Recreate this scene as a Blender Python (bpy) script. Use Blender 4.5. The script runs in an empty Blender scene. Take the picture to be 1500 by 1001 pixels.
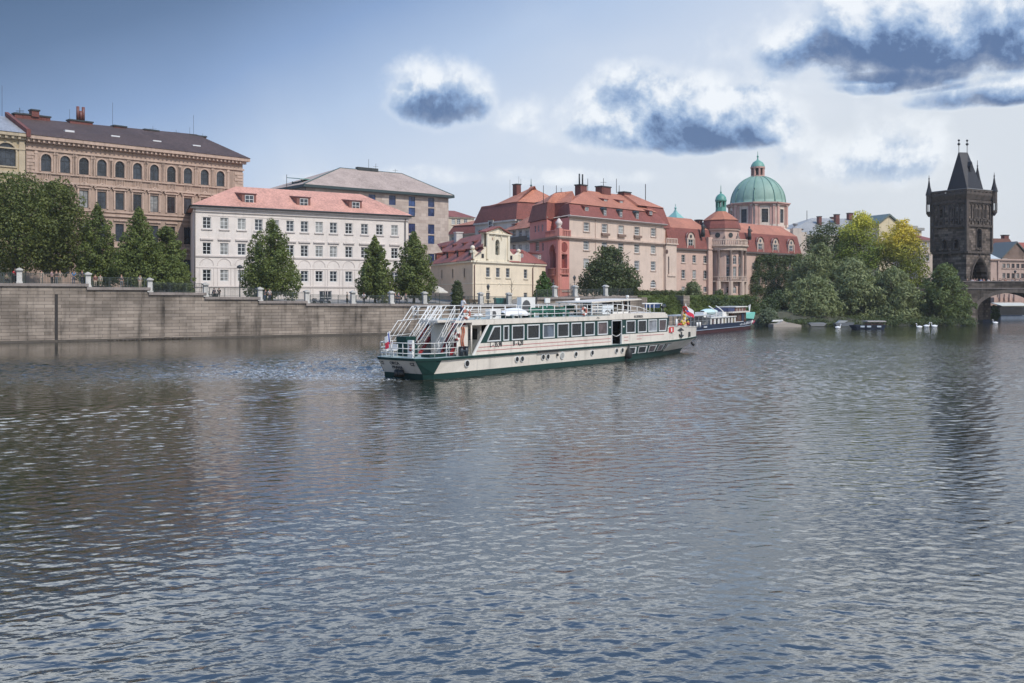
import bpy, math, random
import numpy as np
from mathutils import Vector, Matrix
random.seed(7); rng = np.random.default_rng(11)
R = math.radians
sc = bpy.context.scene
COL = bpy.data.collections.new("Prague"); sc.collection.children.link(COL)
# measured photograph geometry: focal length in px, principal column, horizon row, eye height
F, CX, HY, H = 1458.33, 750.0, 430.0, 6.0
cam = bpy.data.cameras.new("camera"); co = bpy.data.objects.new("camera", cam); sc.collection.objects.link(co)
co.location = (0, 0, H); co.rotation_euler = (R(90), 0, 0)
cam.lens = 35; cam.sensor_width = 36; cam.shift_y = -(500.5 - HY) / 1500; cam.clip_end = 6000; cam.clip_start = .5
sc.camera = co

# ---------------------------------------------------------------- frames
class Fr:
    """vertical plane frame: u along the facade (to the right), v inward, z up"""
    def __init__(s, px0=None, Y0=None, vpx=None, O=None, d=None):
        if O is None:
            O = ((px0 - CX) / F * Y0, Y0)
            t = (vpx - CX) / F
            d = (t, 1.0) if vpx > px0 else (-t, -1.0)
        n = math.hypot(*d); s.d = (d[0] / n, d[1] / n); s.O = (O[0], O[1]); s.n = (-s.d[1], s.d[0])
        s.ang = math.atan2(s.d[1], s.d[0])
    def pt(s, u, v, z): return (s.O[0] + u * s.d[0] + v * s.n[0], s.O[1] + u * s.d[1] + v * s.n[1], z)
    def u(s, px, v=0):
        t = (px - CX) / F; x, y, _ = s.pt(0, v, 0)
        return (t * y - x) / (s.d[0] - t * s.d[1])
    def Y(s, px, v=0): return s.pt(s.u(px, v), v, 0)[1]
    def z(s, px, py, v=0): return H + (HY - py) / F * s.Y(px, v)
    def sub(s, u, v=0): return Fr(O=s.pt(u, v, 0)[:2], d=s.d)
    def turn(s, u, v, a):
        c, q = math.cos(a), math.sin(a)
        return Fr(O=s.pt(u, v, 0)[:2], d=(s.d[0] * c - s.d[1] * q, s.d[0] * q + s.d[1] * c))

W = Fr(O=(0, 0), d=(1, 0))

class MB:
    def __init__(s): s.v = []; s.f = []; s.m = []; s.sm = []
    def add(s, pts, mi=0, sm=False):
        b = len(s.v); s.v += pts; s.f.append(tuple(range(b, b + len(pts)))); s.m.append(mi); s.sm.append(sm)
    def box(s, fr, u0, u1, v0, v1, z0, z1, mi=0):
        a, b, c, d = (u0, v0), (u1, v0), (u1, v1), (u0, v1)
        s.prism(fr, [a, b, c, d], z0, z1, mi)
    def prism(s, fr, poly, z0, z1, mi=0, top=None):
        """poly (u,v) counter clockwise from above"""
        n = len(poly); b = len(s.v); tp = top or poly
        s.v += [fr.pt(p[0], p[1], z0) for p in poly] + [fr.pt(p[0], p[1], z1) for p in tp]
        F_ = [tuple(b + i for i in reversed(range(n))), tuple(b + n + i for i in range(n))]
        F_ += [(b + i, b + (i + 1) % n, b + n + (i + 1) % n, b + n + i) for i in range(n)]
        s.f += F_; s.m += [mi] * len(F_); s.sm += [False] * len(F_)
    def wedge(s, fr, prof, u0, u1, mi=0):
        """profile (v,z) extruded along u"""
        n = len(prof); b = len(s.v)
        s.v += [fr.pt(u0, p[0], p[1]) for p in prof] + [fr.pt(u1, p[0], p[1]) for p in prof]
        F_ = [tuple(b + i for i in range(n)), tuple(b + n + i for i in reversed(range(n)))]
        F_ += [(b + (i + 1) % n, b + i, b + n + i, b + n + (i + 1) % n) for i in range(n)]
        s.f += F_; s.m += [mi] * len(F_); s.sm += [False] * len(F_)
    def slab(s, fr, prof, v0, v1, mi=0):
        """profile (u,z) extruded along v"""
        n = len(prof); b = len(s.v)
        s.v += [fr.pt(p[0], v0, p[1]) for p in prof] + [fr.pt(p[0], v1, p[1]) for p in prof]
        F_ = [tuple(b + i for i in range(n)), tuple(b + n + i for i in reversed(range(n)))]
        F_ += [(b + (i + 1) % n, b + i, b + n + i, b + n + (i + 1) % n) for i in range(n)]
        s.f += F_; s.m += [mi] * len(F_); s.sm += [False] * len(F_)
    def tube(s, pts, r, n=6, mi=0, r2=None, sm=True):
        pts = [Vector(p) for p in pts]; b0 = len(s.v); k = len(pts); rr = r if isinstance(r, (list, tuple)) else [r + ((r2 if r2 is not None else r) - r) * i / max(1, k - 1) for i in range(k)]
        for i, p in enumerate(pts):
            t = (pts[min(i + 1, k - 1)] - pts[max(i - 1, 0)])
            if t.length < 1e-6: t = Vector((0, 0, 1))
            t.normalize(); a = Vector((0, 0, 1)) if abs(t.z) < .9 else Vector((1, 0, 0))
            x = t.cross(a).normalized(); y = t.cross(x)
            for j in range(n):
                q = 2 * math.pi * (j + .5) / n
                s.v.append(tuple(p + (x * math.cos(q) + y * math.sin(q)) * rr[i]))
        for i in range(k - 1):
            for j in range(n):
                a = b0 + i * n + j; c = b0 + i * n + (j + 1) % n
                s.f.append((a, c, c + n, a + n)); s.m.append(mi); s.sm.append(sm and n > 4)
        s.f.append(tuple(b0 + j for j in reversed(range(n)))); s.m.append(mi); s.sm.append(False)
        s.f.append(tuple(b0 + (k - 1) * n + j for j in range(n))); s.m.append(mi); s.sm.append(False)
    def lathe(s, c, prof, n=24, mi=0, sm=True, a0=0, a1=2 * math.pi, ribs=None):
        """profile (r,z) round the vertical axis at c"""
        b = len(s.v); k = len(prof); full = abs(a1 - a0 - 2 * math.pi) < 1e-6; m = n if full else n + 1
        for r, z in prof:
            for j in range(m):
                q = a0 + (a1 - a0) * j / n; rr = r * (ribs(j) if ribs else 1)
                s.v.append((c[0] + rr * math.cos(q), c[1] + rr * math.sin(q), z))
        for i in range(k - 1):
            for j in range(n):
                j2 = (j + 1) % m; s.f.append((b + i * m + j, b + i * m + j2, b + (i + 1) * m + j2, b + (i + 1) * m + j)); s.m.append(mi); s.sm.append(sm)
    def ball(s, c, r, n=10, mi=0, sz=1, sx=1):
        prof = [(max(.0001, r * math.sin(math.pi * i / 6)), -r * sz * math.cos(math.pi * i / 6)) for i in range(7)]
        s.lathe(c, [(a, c[2] + z) for a, z in prof], n, mi)
    def wall(s, fr, u0, u1, z0, z1, ops=(), depth=.25, mi=0, v=0, mr=None):
        """wall face with real openings; ops (uc, w, zb, zt, arch)"""
        mr = mi if mr is None else mr
        us = sorted({round(x, 4) for x in [u0, u1] + [o[0] - o[1] / 2 for o in ops] + [o[0] + o[1] / 2 for o in ops] if u0 <= x <= u1})
        zs = sorted({round(x, 4) for x in [z0, z1] + [o[2] for o in ops] + [o[3] for o in ops] if z0 <= x <= z1})
        for i in range(len(us) - 1):
            um = (us[i] + us[i + 1]) / 2; run = None
            for j in range(len(zs) - 1):
                zm = (zs[j] + zs[j + 1]) / 2
                hole = any(abs(um - o[0]) < o[1] / 2 and o[2] < zm < o[3] for o in ops)
                if hole:
                    if run is not None: s.add([fr.pt(us[i], v, run), fr.pt(us[i + 1], v, run), fr.pt(us[i + 1], v, zs[j]), fr.pt(us[i], v, zs[j])], mi); run = None
                elif run is None: run = zs[j]
            if run is not None: s.add([fr.pt(us[i], v, run), fr.pt(us[i + 1], v, run), fr.pt(us[i + 1], v, zs[-1]), fr.pt(us[i], v, zs[-1])], mi)
        for o in ops:
            uc, w, zb, zt = o[:4]; a, b = uc - w / 2, uc + w / 2; d = v + depth; arch = len(o) > 4 and o[4]
            zs_ = (zt - w * .866 if arch == 'p' else zt - w / 2) if arch else zt
            s.add([fr.pt(a, v, zb), fr.pt(b, v, zb), fr.pt(b, d, zb), fr.pt(a, d, zb)], mr)
            s.add([fr.pt(a, v, zb), fr.pt(a, d, zb), fr.pt(a, d, zs_), fr.pt(a, v, zs_)], mr)
            s.add([fr.pt(b, d, zb), fr.pt(b, v, zb), fr.pt(b, v, zs_), fr.pt(b, d, zs_)], mr)
            if not arch: s.add([fr.pt(a, v, zt), fr.pt(a, d, zt), fr.pt(b, d, zt), fr.pt(b, v, zt)], mr)
            else:
                n = 8; P = [(uc - math.cos(math.pi * k / n) * w / 2, zs_ + math.sin(math.pi * k / n) * w / 2) for k in range(n + 1)]
                if arch == 'p':
                    P = [(uc + w / 2 - w * math.cos(R(60) * k / 4), zs_ + w * math.sin(R(60) * k / 4)) for k in range(5)]; P += [(2 * uc - x, z) for x, z in reversed(P[:-1])]
                for k in range(n):
                    c = (a, zt) if k < n / 2 else (b, zt)
                    s.add([fr.pt(c[0], v, c[1]), fr.pt(*(P[k][0], v, P[k][1])), fr.pt(P[k + 1][0], v, P[k + 1][1])], mi)
                    s.add([fr.pt(P[k][0], v, P[k][1]), fr.pt(P[k][0], d, P[k][1]), fr.pt(P[k + 1][0], d, P[k + 1][1]), fr.pt(P[k + 1][0], v, P[k + 1][1])], mr)
    def arc(s, fr, uc, zc, r, th, v0, v1, n=10, mi=0, a0=0, a1=math.pi):
        for k in range(n):
            p, q = a0 + (a1 - a0) * k / n, a0 + (a1 - a0) * (k + 1) / n
            pr = [(uc + math.cos(a) * b, zc + math.sin(a) * b) for a, b in ((p, r), (p, r + th), (q, r + th), (q, r))]
            s.slab(fr, pr, v0, v1, mi)
    def build(s, name, mats, parent=None, loc=None):
        o0 = Vector((0, 0, 0))
        p = parent
        while p: o0 += p.location; p = p.parent
        if loc is not None: o0 = Vector(loc)
        me = bpy.data.meshes.new(name); me.from_pydata([(a[0] - o0.x, a[1] - o0.y, a[2] - o0.z) for a in s.v], [], s.f)
        for m in (mats if isinstance(mats, (list, tuple)) else [mats]): me.materials.append(m)
        me.polygons.foreach_set("material_index", s.m); me.polygons.foreach_set("use_smooth", s.sm); me.update()
        o = bpy.data.objects.new(name, me); COL.objects.link(o)
        if parent: o.parent = parent
        elif loc is not None: o.location = loc
        return o

def thing(name, label, cat, loc=(0, 0, 0), group=None):
    o = bpy.data.objects.new(name, None); COL.objects.link(o); o.location = loc; o.empty_display_size = .5
    o["label"] = label; o["category"] = cat
    if group: o["group"] = group
    return o
def tag(o, label=None, cat=None, group=None, kind=None):
    if label: o["label"] = label
    if cat: o["category"] = cat
    if group: o["group"] = group
    if kind: o["kind"] = kind
    return o
def copy_tree(o, parent=None):
    c = o.copy(); COL.objects.link(c); c.parent = parent
    for ch in o.children: copy_tree(ch, c)
    return c

# ---------------------------------------------------------------- materials
def srgb(*c):
    return tuple(((x / 255) / 12.92 if x / 255 <= .04045 else ((x / 255 + .055) / 1.055) ** 2.4) for x in c)
class NT:
    def __init__(s, tree): s.t = tree; s.n = tree.nodes; s.l = tree.links
    def N(s, ty, **k):
        n = s.n.new(ty)
        for a, b in k.items(): setattr(n, a, b)
        return n
    def S(s, sock, v):
        if hasattr(v, "is_output") or isinstance(v, bpy.types.NodeSocket): s.l.new(v, sock)
        else: sock.default_value = v
    def m(s, op, a, b=0.0, c=None, clamp=False):
        n = s.N("ShaderNodeMath", operation=op, use_clamp=clamp); s.S(n.inputs[0], a); s.S(n.inputs[1], b)
        if c is not None: s.S(n.inputs[2], c)
        return n.outputs[0]
    def noise(s, vec, scale, detail=4, rough=.55, dist=0, dim="3D"):
        n = s.N("ShaderNodeTexNoise", noise_dimensions=dim); s.l.new(vec, n.inputs["Vector"])
        n.inputs["Scale"].default_value = scale; n.inputs["Detail"].default_value = detail; n.inputs["Roughness"].default_value = rough; n.inputs["Distortion"].default_value = dist
        return n.outputs["Fac"]
    def ss(s, x, a, b, lo=0., hi=1.):
        n = s.N("ShaderNodeMapRange", interpolation_type="SMOOTHSTEP"); s.S(n.inputs[0], x)
        for i, v in zip((1, 2, 3, 4), (a, b, lo, hi)): s.S(n.inputs[i], v)
        return n.outputs[0]
    def mix(s, f, a, b, bt="MIX"):
        n = s.N("ShaderNodeMix", data_type="RGBA", blend_type=bt, clamp_factor=True); s.S(n.inputs[0], f)
        for i, v in ((6, a), (7, b)):
            s.S(n.inputs[i], (*v, 1) if isinstance(v, tuple) and len(v) == 3 else v)
        return n.outputs[2]
    def ramp(s, f, stops):
        n = s.N("ShaderNodeValToRGB"); s.l.new(f, n.inputs[0]); cr = n.color_ramp
        while len(cr.elements) < len(stops): cr.elements.new(.5)
        for e, (p, c) in zip(cr.elements, stops): e.position = p; e.color = (*c, 1)
        return n.outputs[0]
def newmat(name):
    m = bpy.data.materials.new(name); m.use_nodes = True; t = NT(m.node_tree)
    b = m.node_tree.nodes["Principled BSDF"]
    return m, t, b
def planar(t, ang):
    """object coordinates turned so that x runs along a facade; returns vector (x,z,y)"""
    g = t.N("ShaderNodeNewGeometry").outputs["Position"]
    r = t.N("ShaderNodeVectorRotate", rotation_type="Z_AXIS"); t.l.new(g, r.inputs["Vector"]); r.inputs["Angle"].default_value = -ang
    x = t.N("ShaderNodeSeparateXYZ"); t.l.new(r.outputs[0], x.inputs[0])
    c = t.N("ShaderNodeCombineXYZ"); t.l.new(x.outputs[0], c.inputs[0]); t.l.new(x.outputs[2], c.inputs[1]); t.l.new(x.outputs[1], c.inputs[2])
    return c.outputs[0]
def plaster(name, col, rough=.85, var=.18, scale=.6, streak=.25, ang=0, bump=.15, spec=.3):
    """painted render with soot patches and vertical run-off streaks"""
    m, t, b = newmat(name); p = planar(t, ang)
    n1 = t.noise(p, scale, 5); n2 = t.noise(p, scale * 9, 3)
    mp = t.N("ShaderNodeMapping"); t.l.new(p, mp.inputs[0]); mp.inputs["Scale"].default_value = (2.2, .18, 2.2)
    n3 = t.noise(mp.outputs[0], 1.0, 4)
    d = t.m("MULTIPLY", t.ss(n1, .35, .75), var); d2 = t.m("MULTIPLY", t.ss(n3, .5, .75), streak); d3 = t.m("MULTIPLY", t.ss(n2, .4, .7), var * .5)
    f = t.m("SUBTRACT", 1.06, t.m("ADD", t.m("ADD", d, d2), d3))
    k = t.N("ShaderNodeVectorMath", operation="SCALE"); k.inputs[0].default_value = col; t.l.new(f, k.inputs[3])
    t.l.new(k.outputs[0], b.inputs["Base Color"]); b.inputs["Roughness"].default_value = rough; b.inputs["Specular IOR Level"].default_value = spec
    if bump:
        bp = t.N("ShaderNodeBump"); bp.inputs["Strength"].default_value = bump; bp.inputs["Distance"].default_value = .05; t.l.new(n2, bp.inputs["Height"]); t.l.new(bp.outputs[0], b.inputs["Normal"])
    return m
def blocks(name, c1, c2, mortar, w, h, ang, ms=.012, var=.5, rough=.85, moss=None):
    """coursed stone: blocks of varied tone, dark joints, streaks"""
    m, t, b = newmat(name); p = planar(t, ang)
    br = t.N("ShaderNodeTexBrick"); t.l.new(p, br.inputs["Vector"]); br.inputs["Scale"].default_value = 1
    br.inputs["Brick Width"].default_value = w; br.inputs["Row Height"].default_value = h; br.inputs["Mortar Size"].default_value = ms; br.inputs["Mortar Smooth"].default_value = .3; br.inputs["Bias"].default_value = 0
    br.inputs["Color1"].default_value = (*c1, 1); br.inputs["Color2"].default_value = (*c2, 1); br.inputs["Mortar"].default_value = (*mortar, 1)
    n1 = t.noise(p, .25, 5); n2 = t.noise(p, 3, 4)
    mp = t.N("ShaderNodeMapping"); t.l.new(p, mp.inputs[0]); mp.inputs["Scale"].default_value = (1.1, .12, 1)
    n3 = t.noise(mp.outputs[0], 1, 5)
    f = t.m("SUBTRACT", 1.15, t.m("ADD", t.m("MULTIPLY", t.ss(n1, .35, .7), var), t.m("ADD", t.m("MULTIPLY", t.ss(n3, .48, .72), var * .8), t.m("MULTIPLY", n2, var * .35))))
    k = t.N("ShaderNodeVectorMath", operation="SCALE"); t.l.new(br.outputs[0], k.inputs[0]); t.l.new(f, k.inputs[3])
    c = k.outputs[0]
    if moss:
        c = t.mix(t.m("MULTIPLY", t.ss(t.noise(p, .5, 5), .5, .66), .8), c, moss)
    t.l.new(c, b.inputs["Base Color"]); b.inputs["Roughness"].default_value = rough; b.inputs["Specular IOR Level"].default_value = .25
    bp = t.N("ShaderNodeBump"); bp.inputs["Strength"].default_value = .5; bp.inputs["Distance"].default_value = .06
    t.l.new(t.m("ADD", t.m("MULTIPLY", br.outputs["Fac"], -1.), t.m("MULTIPLY", n2, .6)), bp.inputs["Height"]); t.l.new(bp.outputs[0], b.inputs["Normal"])
    return m
def rooftile(name, col, dark=.55, rows=.34, cols=.26, spec=.3, rough=.75):
    m, t, b = newmat(name); g = t.N("ShaderNodeNewGeometry").outputs["Position"]
    x = t.N("ShaderNodeSeparateXYZ"); t.l.new(g, x.inputs[0])
    row = t.m("FRACT", t.m("DIVIDE", x.outputs[2], rows * .6))
    n1 = t.noise(g, .3, 5); n2 = t.noise(g, 3.2, 4); n3 = t.noise(g, .08, 3)
    f = t.m("SUBTRACT", 1.12, t.m("ADD", t.m("MULTIPLY", t.ss(row, .7, 1.), .22), t.m("ADD", t.m("MULTIPLY", t.ss(n1, .35, .7), .22), t.m("MULTIPLY", t.ss(n2, .35, .7), .32))))
    k = t.N("ShaderNodeVectorMath", operation="SCALE"); k.inputs[0].default_value = col; t.l.new(f, k.inputs[3])
    c = t.mix(t.m("MULTIPLY", t.ss(n3, .42, .68), .5), k.outputs[0], tuple(a * dark for a in col)); c = t.mix(t.m("MULTIPLY", t.ss(t.noise(g, .9, 2), .62, .66), .3), c, tuple(min(1, a * 1.35) for a in col))
    t.l.new(c, b.inputs["Base Color"]); b.inputs["Roughness"].default_value = rough; b.inputs["Specular IOR Level"].default_value = spec
    bp = t.N("ShaderNodeBump"); bp.inputs["Strength"].default_value = .4; bp.inputs["Distance"].default_value = .04
    t.l.new(t.m("ADD", row, n2), bp.inputs["Height"]); t.l.new(bp.outputs[0], b.inputs["Normal"])
    return m
def simple(name, col, rough=.5, metal=0, var=.12, spec=.5, scale=2.):
    m, t, b = newmat(name); g = t.N("ShaderNodeNewGeometry").outputs["Position"]
    n = t.noise(g, scale, 4); f = t.m("SUBTRACT", 1 + var * .5, t.m("MULTIPLY", n, var))
    k = t.N("ShaderNodeVectorMath", operation="SCALE"); k.inputs[0].default_value = col; t.l.new(f, k.inputs[3]); t.l.new(k.outputs[0], b.inputs["Base Color"])
    b.inputs["Roughness"].default_value = rough; b.inputs["Metallic"].default_value = metal; b.inputs["Specular IOR Level"].default_value = spec
    return m
def glass(name, col, rough=.08):
    """window seen from outside: dark room behind reflecting glass, each pane a little uneven"""
    m, t, b = newmat(name); g = t.N("ShaderNodeNewGeometry").outputs["Position"]
    n = t.noise(g, .9, 2); c = t.mix(t.ss(n, .35, .65), tuple(a * .6 for a in col), tuple(a * 1.25 for a in col))
    t.l.new(c, b.inputs["Base Color"]); b.inputs["Roughness"].default_value = rough; b.inputs["IOR"].default_value = 1.5; b.inputs["Specular IOR Level"].default_value = .6
    bp = t.N("ShaderNodeBump"); bp.inputs["Strength"].default_value = .12; bp.inputs["Distance"].default_value = .05; t.l.new(t.noise(g, 2.5, 2), bp.inputs["Height"]); t.l.new(bp.outputs[0], b.inputs["Normal"])
    return m
def leafmat(name, c1, c2, c3=None, trans=.35, zlo=0, zhi=1):
    m = bpy.data.materials.new(name); m.use_nodes = True; t = NT(m.node_tree)
    for n in list(t.n): t.n.remove(n)
    geo = t.N("ShaderNodeNewGeometry"); rnd = geo.outputs["Random Per Island"]; g = geo.outputs["Position"]
    f = t.m("ADD", t.m("MULTIPLY", rnd, .38), t.m("MULTIPLY", t.ss(t.noise(g, .55, 3), .35, .65), .62))
    c = t.mix(f, c1, c2)
    if c3:
        x = t.N("ShaderNodeSeparateXYZ"); t.l.new(g, x.inputs[0])
        c = t.mix(t.ss(t.m("ADD", x.outputs[2], t.m("MULTIPLY", t.noise(g, .35, 3), 9.)), zlo, zhi), c, c3)
    d = t.N("ShaderNodeBsdfPrincipled"); t.l.new(c, d.inputs["Base Color"]); d.inputs["Roughness"].default_value = .55; d.inputs["Specular IOR Level"].default_value = .3
    tr = t.N("ShaderNodeBsdfTranslucent"); t.l.new(t.mix(.5, c, (.16, .2, .02)), tr.inputs[0])
    mx = t.N("ShaderNodeMixShader"); mx.inputs[0].default_value = trans; t.l.new(d.outputs[0], mx.inputs[1]); t.l.new(tr.outputs[0], mx.inputs[2])
    o = t.N("ShaderNodeOutputMaterial"); t.l.new(mx.outputs[0], o.inputs[0])
    return m

# ---------------------------------------------------------------- windows
WC = {}
PANES = [glass("window_glass", (.035, .042, .052)), glass("window_glass_dark", (.014, .016, .02)), glass("window_glass_curtain", (.24, .24, .23), .15)]
BLUE = [glass("blue_glass", (.03, .06, .16)), glass("blue_glass_dark", (.02, .035, .1))]
def window(root, fr, uc, zb, w, h, cols=2, rows=3, fm=None, stone=None, sill=True, hood=None, panes=None, v=0, bar=.07, arch=False, name="window", recess=.13, rs=None, pw=(5, 3, 3)):
    """one window = frame with glazing bars (+ sill, hood), its glass a child"""
    w = round(w, 2); h = round(h, 2); key = (w, h, cols, rows, fm.name, stone.name if stone else "", sill, hood, bar, arch, recess)
    if key not in WC:
        mb = MB(); y0, y1 = recess, recess + .06
        for a in (-w / 2, w / 2 - bar): mb.box(W, a, a + bar, y0, y1, 0, h)
        mb.box(W, -w / 2 + bar, w / 2 - bar, y0, y1, 0, bar); mb.box(W, -w / 2 + bar, w / 2 - bar, y0, y1, h - bar, h)
        for i in range(1, cols): c = -w / 2 + w * i / cols; b2 = bar * (.62 if cols > 2 else .9); mb.box(W, c - b2 / 2, c + b2 / 2, y0 + .003, y1 - .003, bar, h - bar)
        for i in range(1, rows): c = h * i / rows; b2 = bar * .6; mb.box(W, -w / 2 + bar, w / 2 - bar, y0 + .006, y1 - .006, c - b2 / 2, c + b2 / 2)
        if arch: mb.box(W, -w / 2 + bar, w / 2 - bar, y0 - .01, y1 + .01, h - w / 2 - bar * .7, h - w / 2 + bar * .7)
        if stone and sill: mb.box(W, -w / 2 - .18, w / 2 + .18, -.16, .05, -.2, -.02, 1)
        if stone and hood == "flat": mb.box(W, -w / 2 - .35, w / 2 + .35, -.22, -.003, h + .42, h + .64, 1); mb.box(W, -w / 2 - .25, w / 2 + .25, -.1, -.003, h + .3, h + .42, 1)
        if stone and hood == "ped":
            mb.box(W, -w / 2 - .5, w / 2 + .5, -.25, -.003, h + .35, h + .52, 1)
            for sgn in (-1, 1):
                mb.slab(W, [(sgn * (w / 2 + .6), h + .52), (sgn * (w / 2 + .6), h + .68), (0, h + 1.35), (0, h + 1.15)][::sgn], -.28, -.003, 1)
            mb.slab(W, [(-w / 2 - .3, h + .52), (w / 2 + .3, h + .52), (0, h + 1.1)], -.12, -.003, 1)
            for sgn in (-1, 1): mb.box(W, sgn * (w / 2 + .2) - .12, sgn * (w / 2 + .2) + .12, -.14, -.003, 0, h + .35, 1)
        if stone and hood == "frame":
            for sgn in (-1, 1): mb.box(W, sgn * (w / 2 + .1) - .1, sgn * (w / 2 + .1) + .1, -.05, -.003, 0, h, 1)
            mb.box(W, -w / 2 - .2, w / 2 + .2, -.05, -.003, h + .003, h + .2, 1)
        if stone and hood == "arch":
            mb.arc(W, 0, h - w / 2, w / 2 + .02, .22, -.12, -.003, 10, 1)
            for sgn in (-1, 1): mb.box(W, sgn * (w / 2 + .13) - .11, sgn * (w / 2 + .13) + .11, -.1, -.003, 0, h - w / 2, 1)
        o = mb.build(name, [fm, stone or fm]); me = o.data; bpy.data.objects.remove(o)
        pm = MB(); pm.add([(-w / 2, recess + .035, 0), (w / 2, recess + .035, 0), (w / 2, recess + .035, h), (-w / 2, recess + .035, h)])
        ms = []
        for g in (panes or PANES):
            o = pm.build("pane", g); ms.append(o.data); bpy.data.objects.remove(o)
        WC[key] = (me, ms)
    me, ms = WC[key]
    o = bpy.data.objects.new(name, me); COL.objects.link(o); o.parent = root
    o.location = Vector(fr.pt(uc, v, zb)) - root.location; o.rotation_euler = (0, 0, fr.ang)
    p = bpy.data.objects.new("pane", random.choices(ms, weights=pw[:len(ms)])[0]); COL.objects.link(p); p.parent = o
    return o
def face(root, fr, u0, u1, z0, z1, wins, mat, name="wall", fm=None, stone=None, v=0, depth=.22, mb=None, **kw):
    """a wall with openings and its windows. wins: dicts(u, zb, w, h, ...)"""
    ops = [(q["u"], q["w"], q["zb"], q["zb"] + q["h"], q.get("arch", False)) for q in wins]
    own = mb is None; mb = mb or MB(); mb.wall(fr, u0, u1, z0, z1, ops, depth, v=v)
    for q in wins:
        k = dict(kw); k.update({a: b for a, b in q.items() if a not in ("u", "zb", "w", "h")})
        window(root, fr, q["u"], q["zb"], q["w"], q["h"], fm=k.pop("fm", fm), stone=k.pop("stone", stone), v=v, **k)
    return mb.build(name, mat, root) if own else mb
def row(fr, pxs, py0, py1, ref, w, **k):
    zb, zt = fr.z(ref, py1), fr.z(ref, py0)
    return [dict(u=fr.u(p), zb=round(zb, 2), w=w, h=round(zt - zb, 2), **k) for p in pxs]
def roofpoly(mb, A, B, C, D, R1, R2, mi=0, th=.0):
    """hip roof: eave corners A front left, B front right, C back right, D back left; ridge R1 left, R2 right"""
    mb.add([A, B, R2, R1], mi); mb.add([B, C, R2], mi); mb.add([C, D, R1, R2], mi); mb.add([D, A, R1], mi); mb.add([A, D, C, B], mi)
def hip(mb, fr, u0, u1, v0, v1, ze, zr, hl, hr, mi=0, vr=None):
    vr = (v0 + v1) / 2 if vr is None else vr
    roofpoly(mb, fr.pt(u0, v0, ze), fr.pt(u1, v0, ze), fr.pt(u1, v1, ze), fr.pt(u0, v1, ze), fr.pt(u0 + hl, vr, zr), fr.pt(u1 - hr, vr, zr), mi)
def mansard(mb, fr, u0, u1, v0, v1, ze, zm, ins, mi=0):
    a = [(u0, v0), (u1, v0), (u1, v1), (u0, v1)]; b = [(u0 + ins, v0 + ins), (u1 - ins, v0 + ins), (u1 - ins, v1 - ins), (u0 + ins, v1 - ins)]
    mb.prism(fr, a, ze, zm, mi, top=b)
def dormer(roof, fr, uc, zb, w, h, vf, vb, kind, mats, name="dormer", over=.15):
    """mats: wall, roof, frame, glass"""
    mb = MB(); a, b = uc - w / 2, uc + w / 2
    bw = .2 * w; fr2 = fr
    mb.box(fr2, a, b, vf + .02, vb, zb, zb + h, 0)
    mb.box(fr2, a + bw, b - bw, vf - .02, vf + .018, zb + .12 * h, zb + .88 * h, 3)
    for q in (a + bw, uc - .03, b - bw - .06): mb.box(fr2, q, q + .07, vf - .06, vf - .022, zb + .1 * h, zb + .9 * h, 2)
    for z in (.1, .5, .86): mb.box(fr2, a + bw, b - bw, vf - .055, vf - .024, zb + z * h, zb + z * h + .07, 2)
    if kind == "shed": mb.wedge(fr2, [(vf - over, zb + h), (vf - over, zb + h + .12), (vb, zb + h + .5), (vb, zb + h + .02)], a - over, b + over, 1)
    elif kind == "gable":
        mb.slab(fr2, [(a - over, zb + h + .003), (b + over, zb + h + .003), (uc, zb + h + w * .45)], vf - over, vb + 1.2, 1)
    elif kind == "hip":
        A, B, C, D = fr2.pt(a - over, vf - over, zb + h), fr2.pt(b + over, vf - over, zb + h), fr2.pt(b + over, vb, zb + h), fr2.pt(a - over, vb, zb + h)
        r1, r2 = fr2.pt(uc - .1, (vf + vb) / 2, zb + h + w * .35), fr2.pt(uc + .1, vb, zb + h + w * .35)
        mb.add([A, B, r1], 1); mb.add([B, C, r2, r1], 1); mb.add([D, A, r1, r2], 1); mb.add([A, D, C, B], 1)
    elif kind == "arch":
        n = 8; pr = [(a - .05, zb + h + .003)] + [(b + .05, zb + h + .003)] + [(uc + math.cos(math.pi * k / n) * (w / 2 + .05), zb + h + math.sin(math.pi * k / n) * w * .42) for k in range(1, n)]
        mb.slab(fr2, pr, vf - .08, vb + .5, 1)
    elif kind == "baroque":
        n = 10; pr = [(a - .1, zb + h * .85), (b + .1, zb + h * .85)] + [(uc + math.cos(math.pi * k / n) * (w / 2), zb + h + math.sin(math.pi * k / n) * w * .5) for k in range(0, n + 1)]
        mb.slab(fr2, pr, vf - .1, vf + .25, 0)
        pr2 = [(a, zb + h + .003), (b, zb + h + .003)] + [(uc + math.cos(math.pi * k / n) * (w / 2), zb + h + .05 + math.sin(math.pi * k / n) * w * .5) for k in range(0, n + 1)]
        mb.slab(fr2, pr2, vf + .27, vb + .9, 1)
        mb.tube([fr2.pt(uc, vf - .14, zb + h + .35), fr2.pt(uc, vf - .11, zb + h + .35)], .38, 10, 3)
        mb.box(fr2, a - .12, a + .1, vf - .2, vf - .11, zb, zb + h * 1.02, 0); mb.box(fr2, b - .1, b + .12, vf - .2, vf - .11, zb, zb + h * 1.02, 0)
        mb.arc(fr2, uc, zb + h, w / 2 - .02, .18, vf - .28, vf - .102, 10, 1)
    return mb.build(name, mats, roof)
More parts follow.
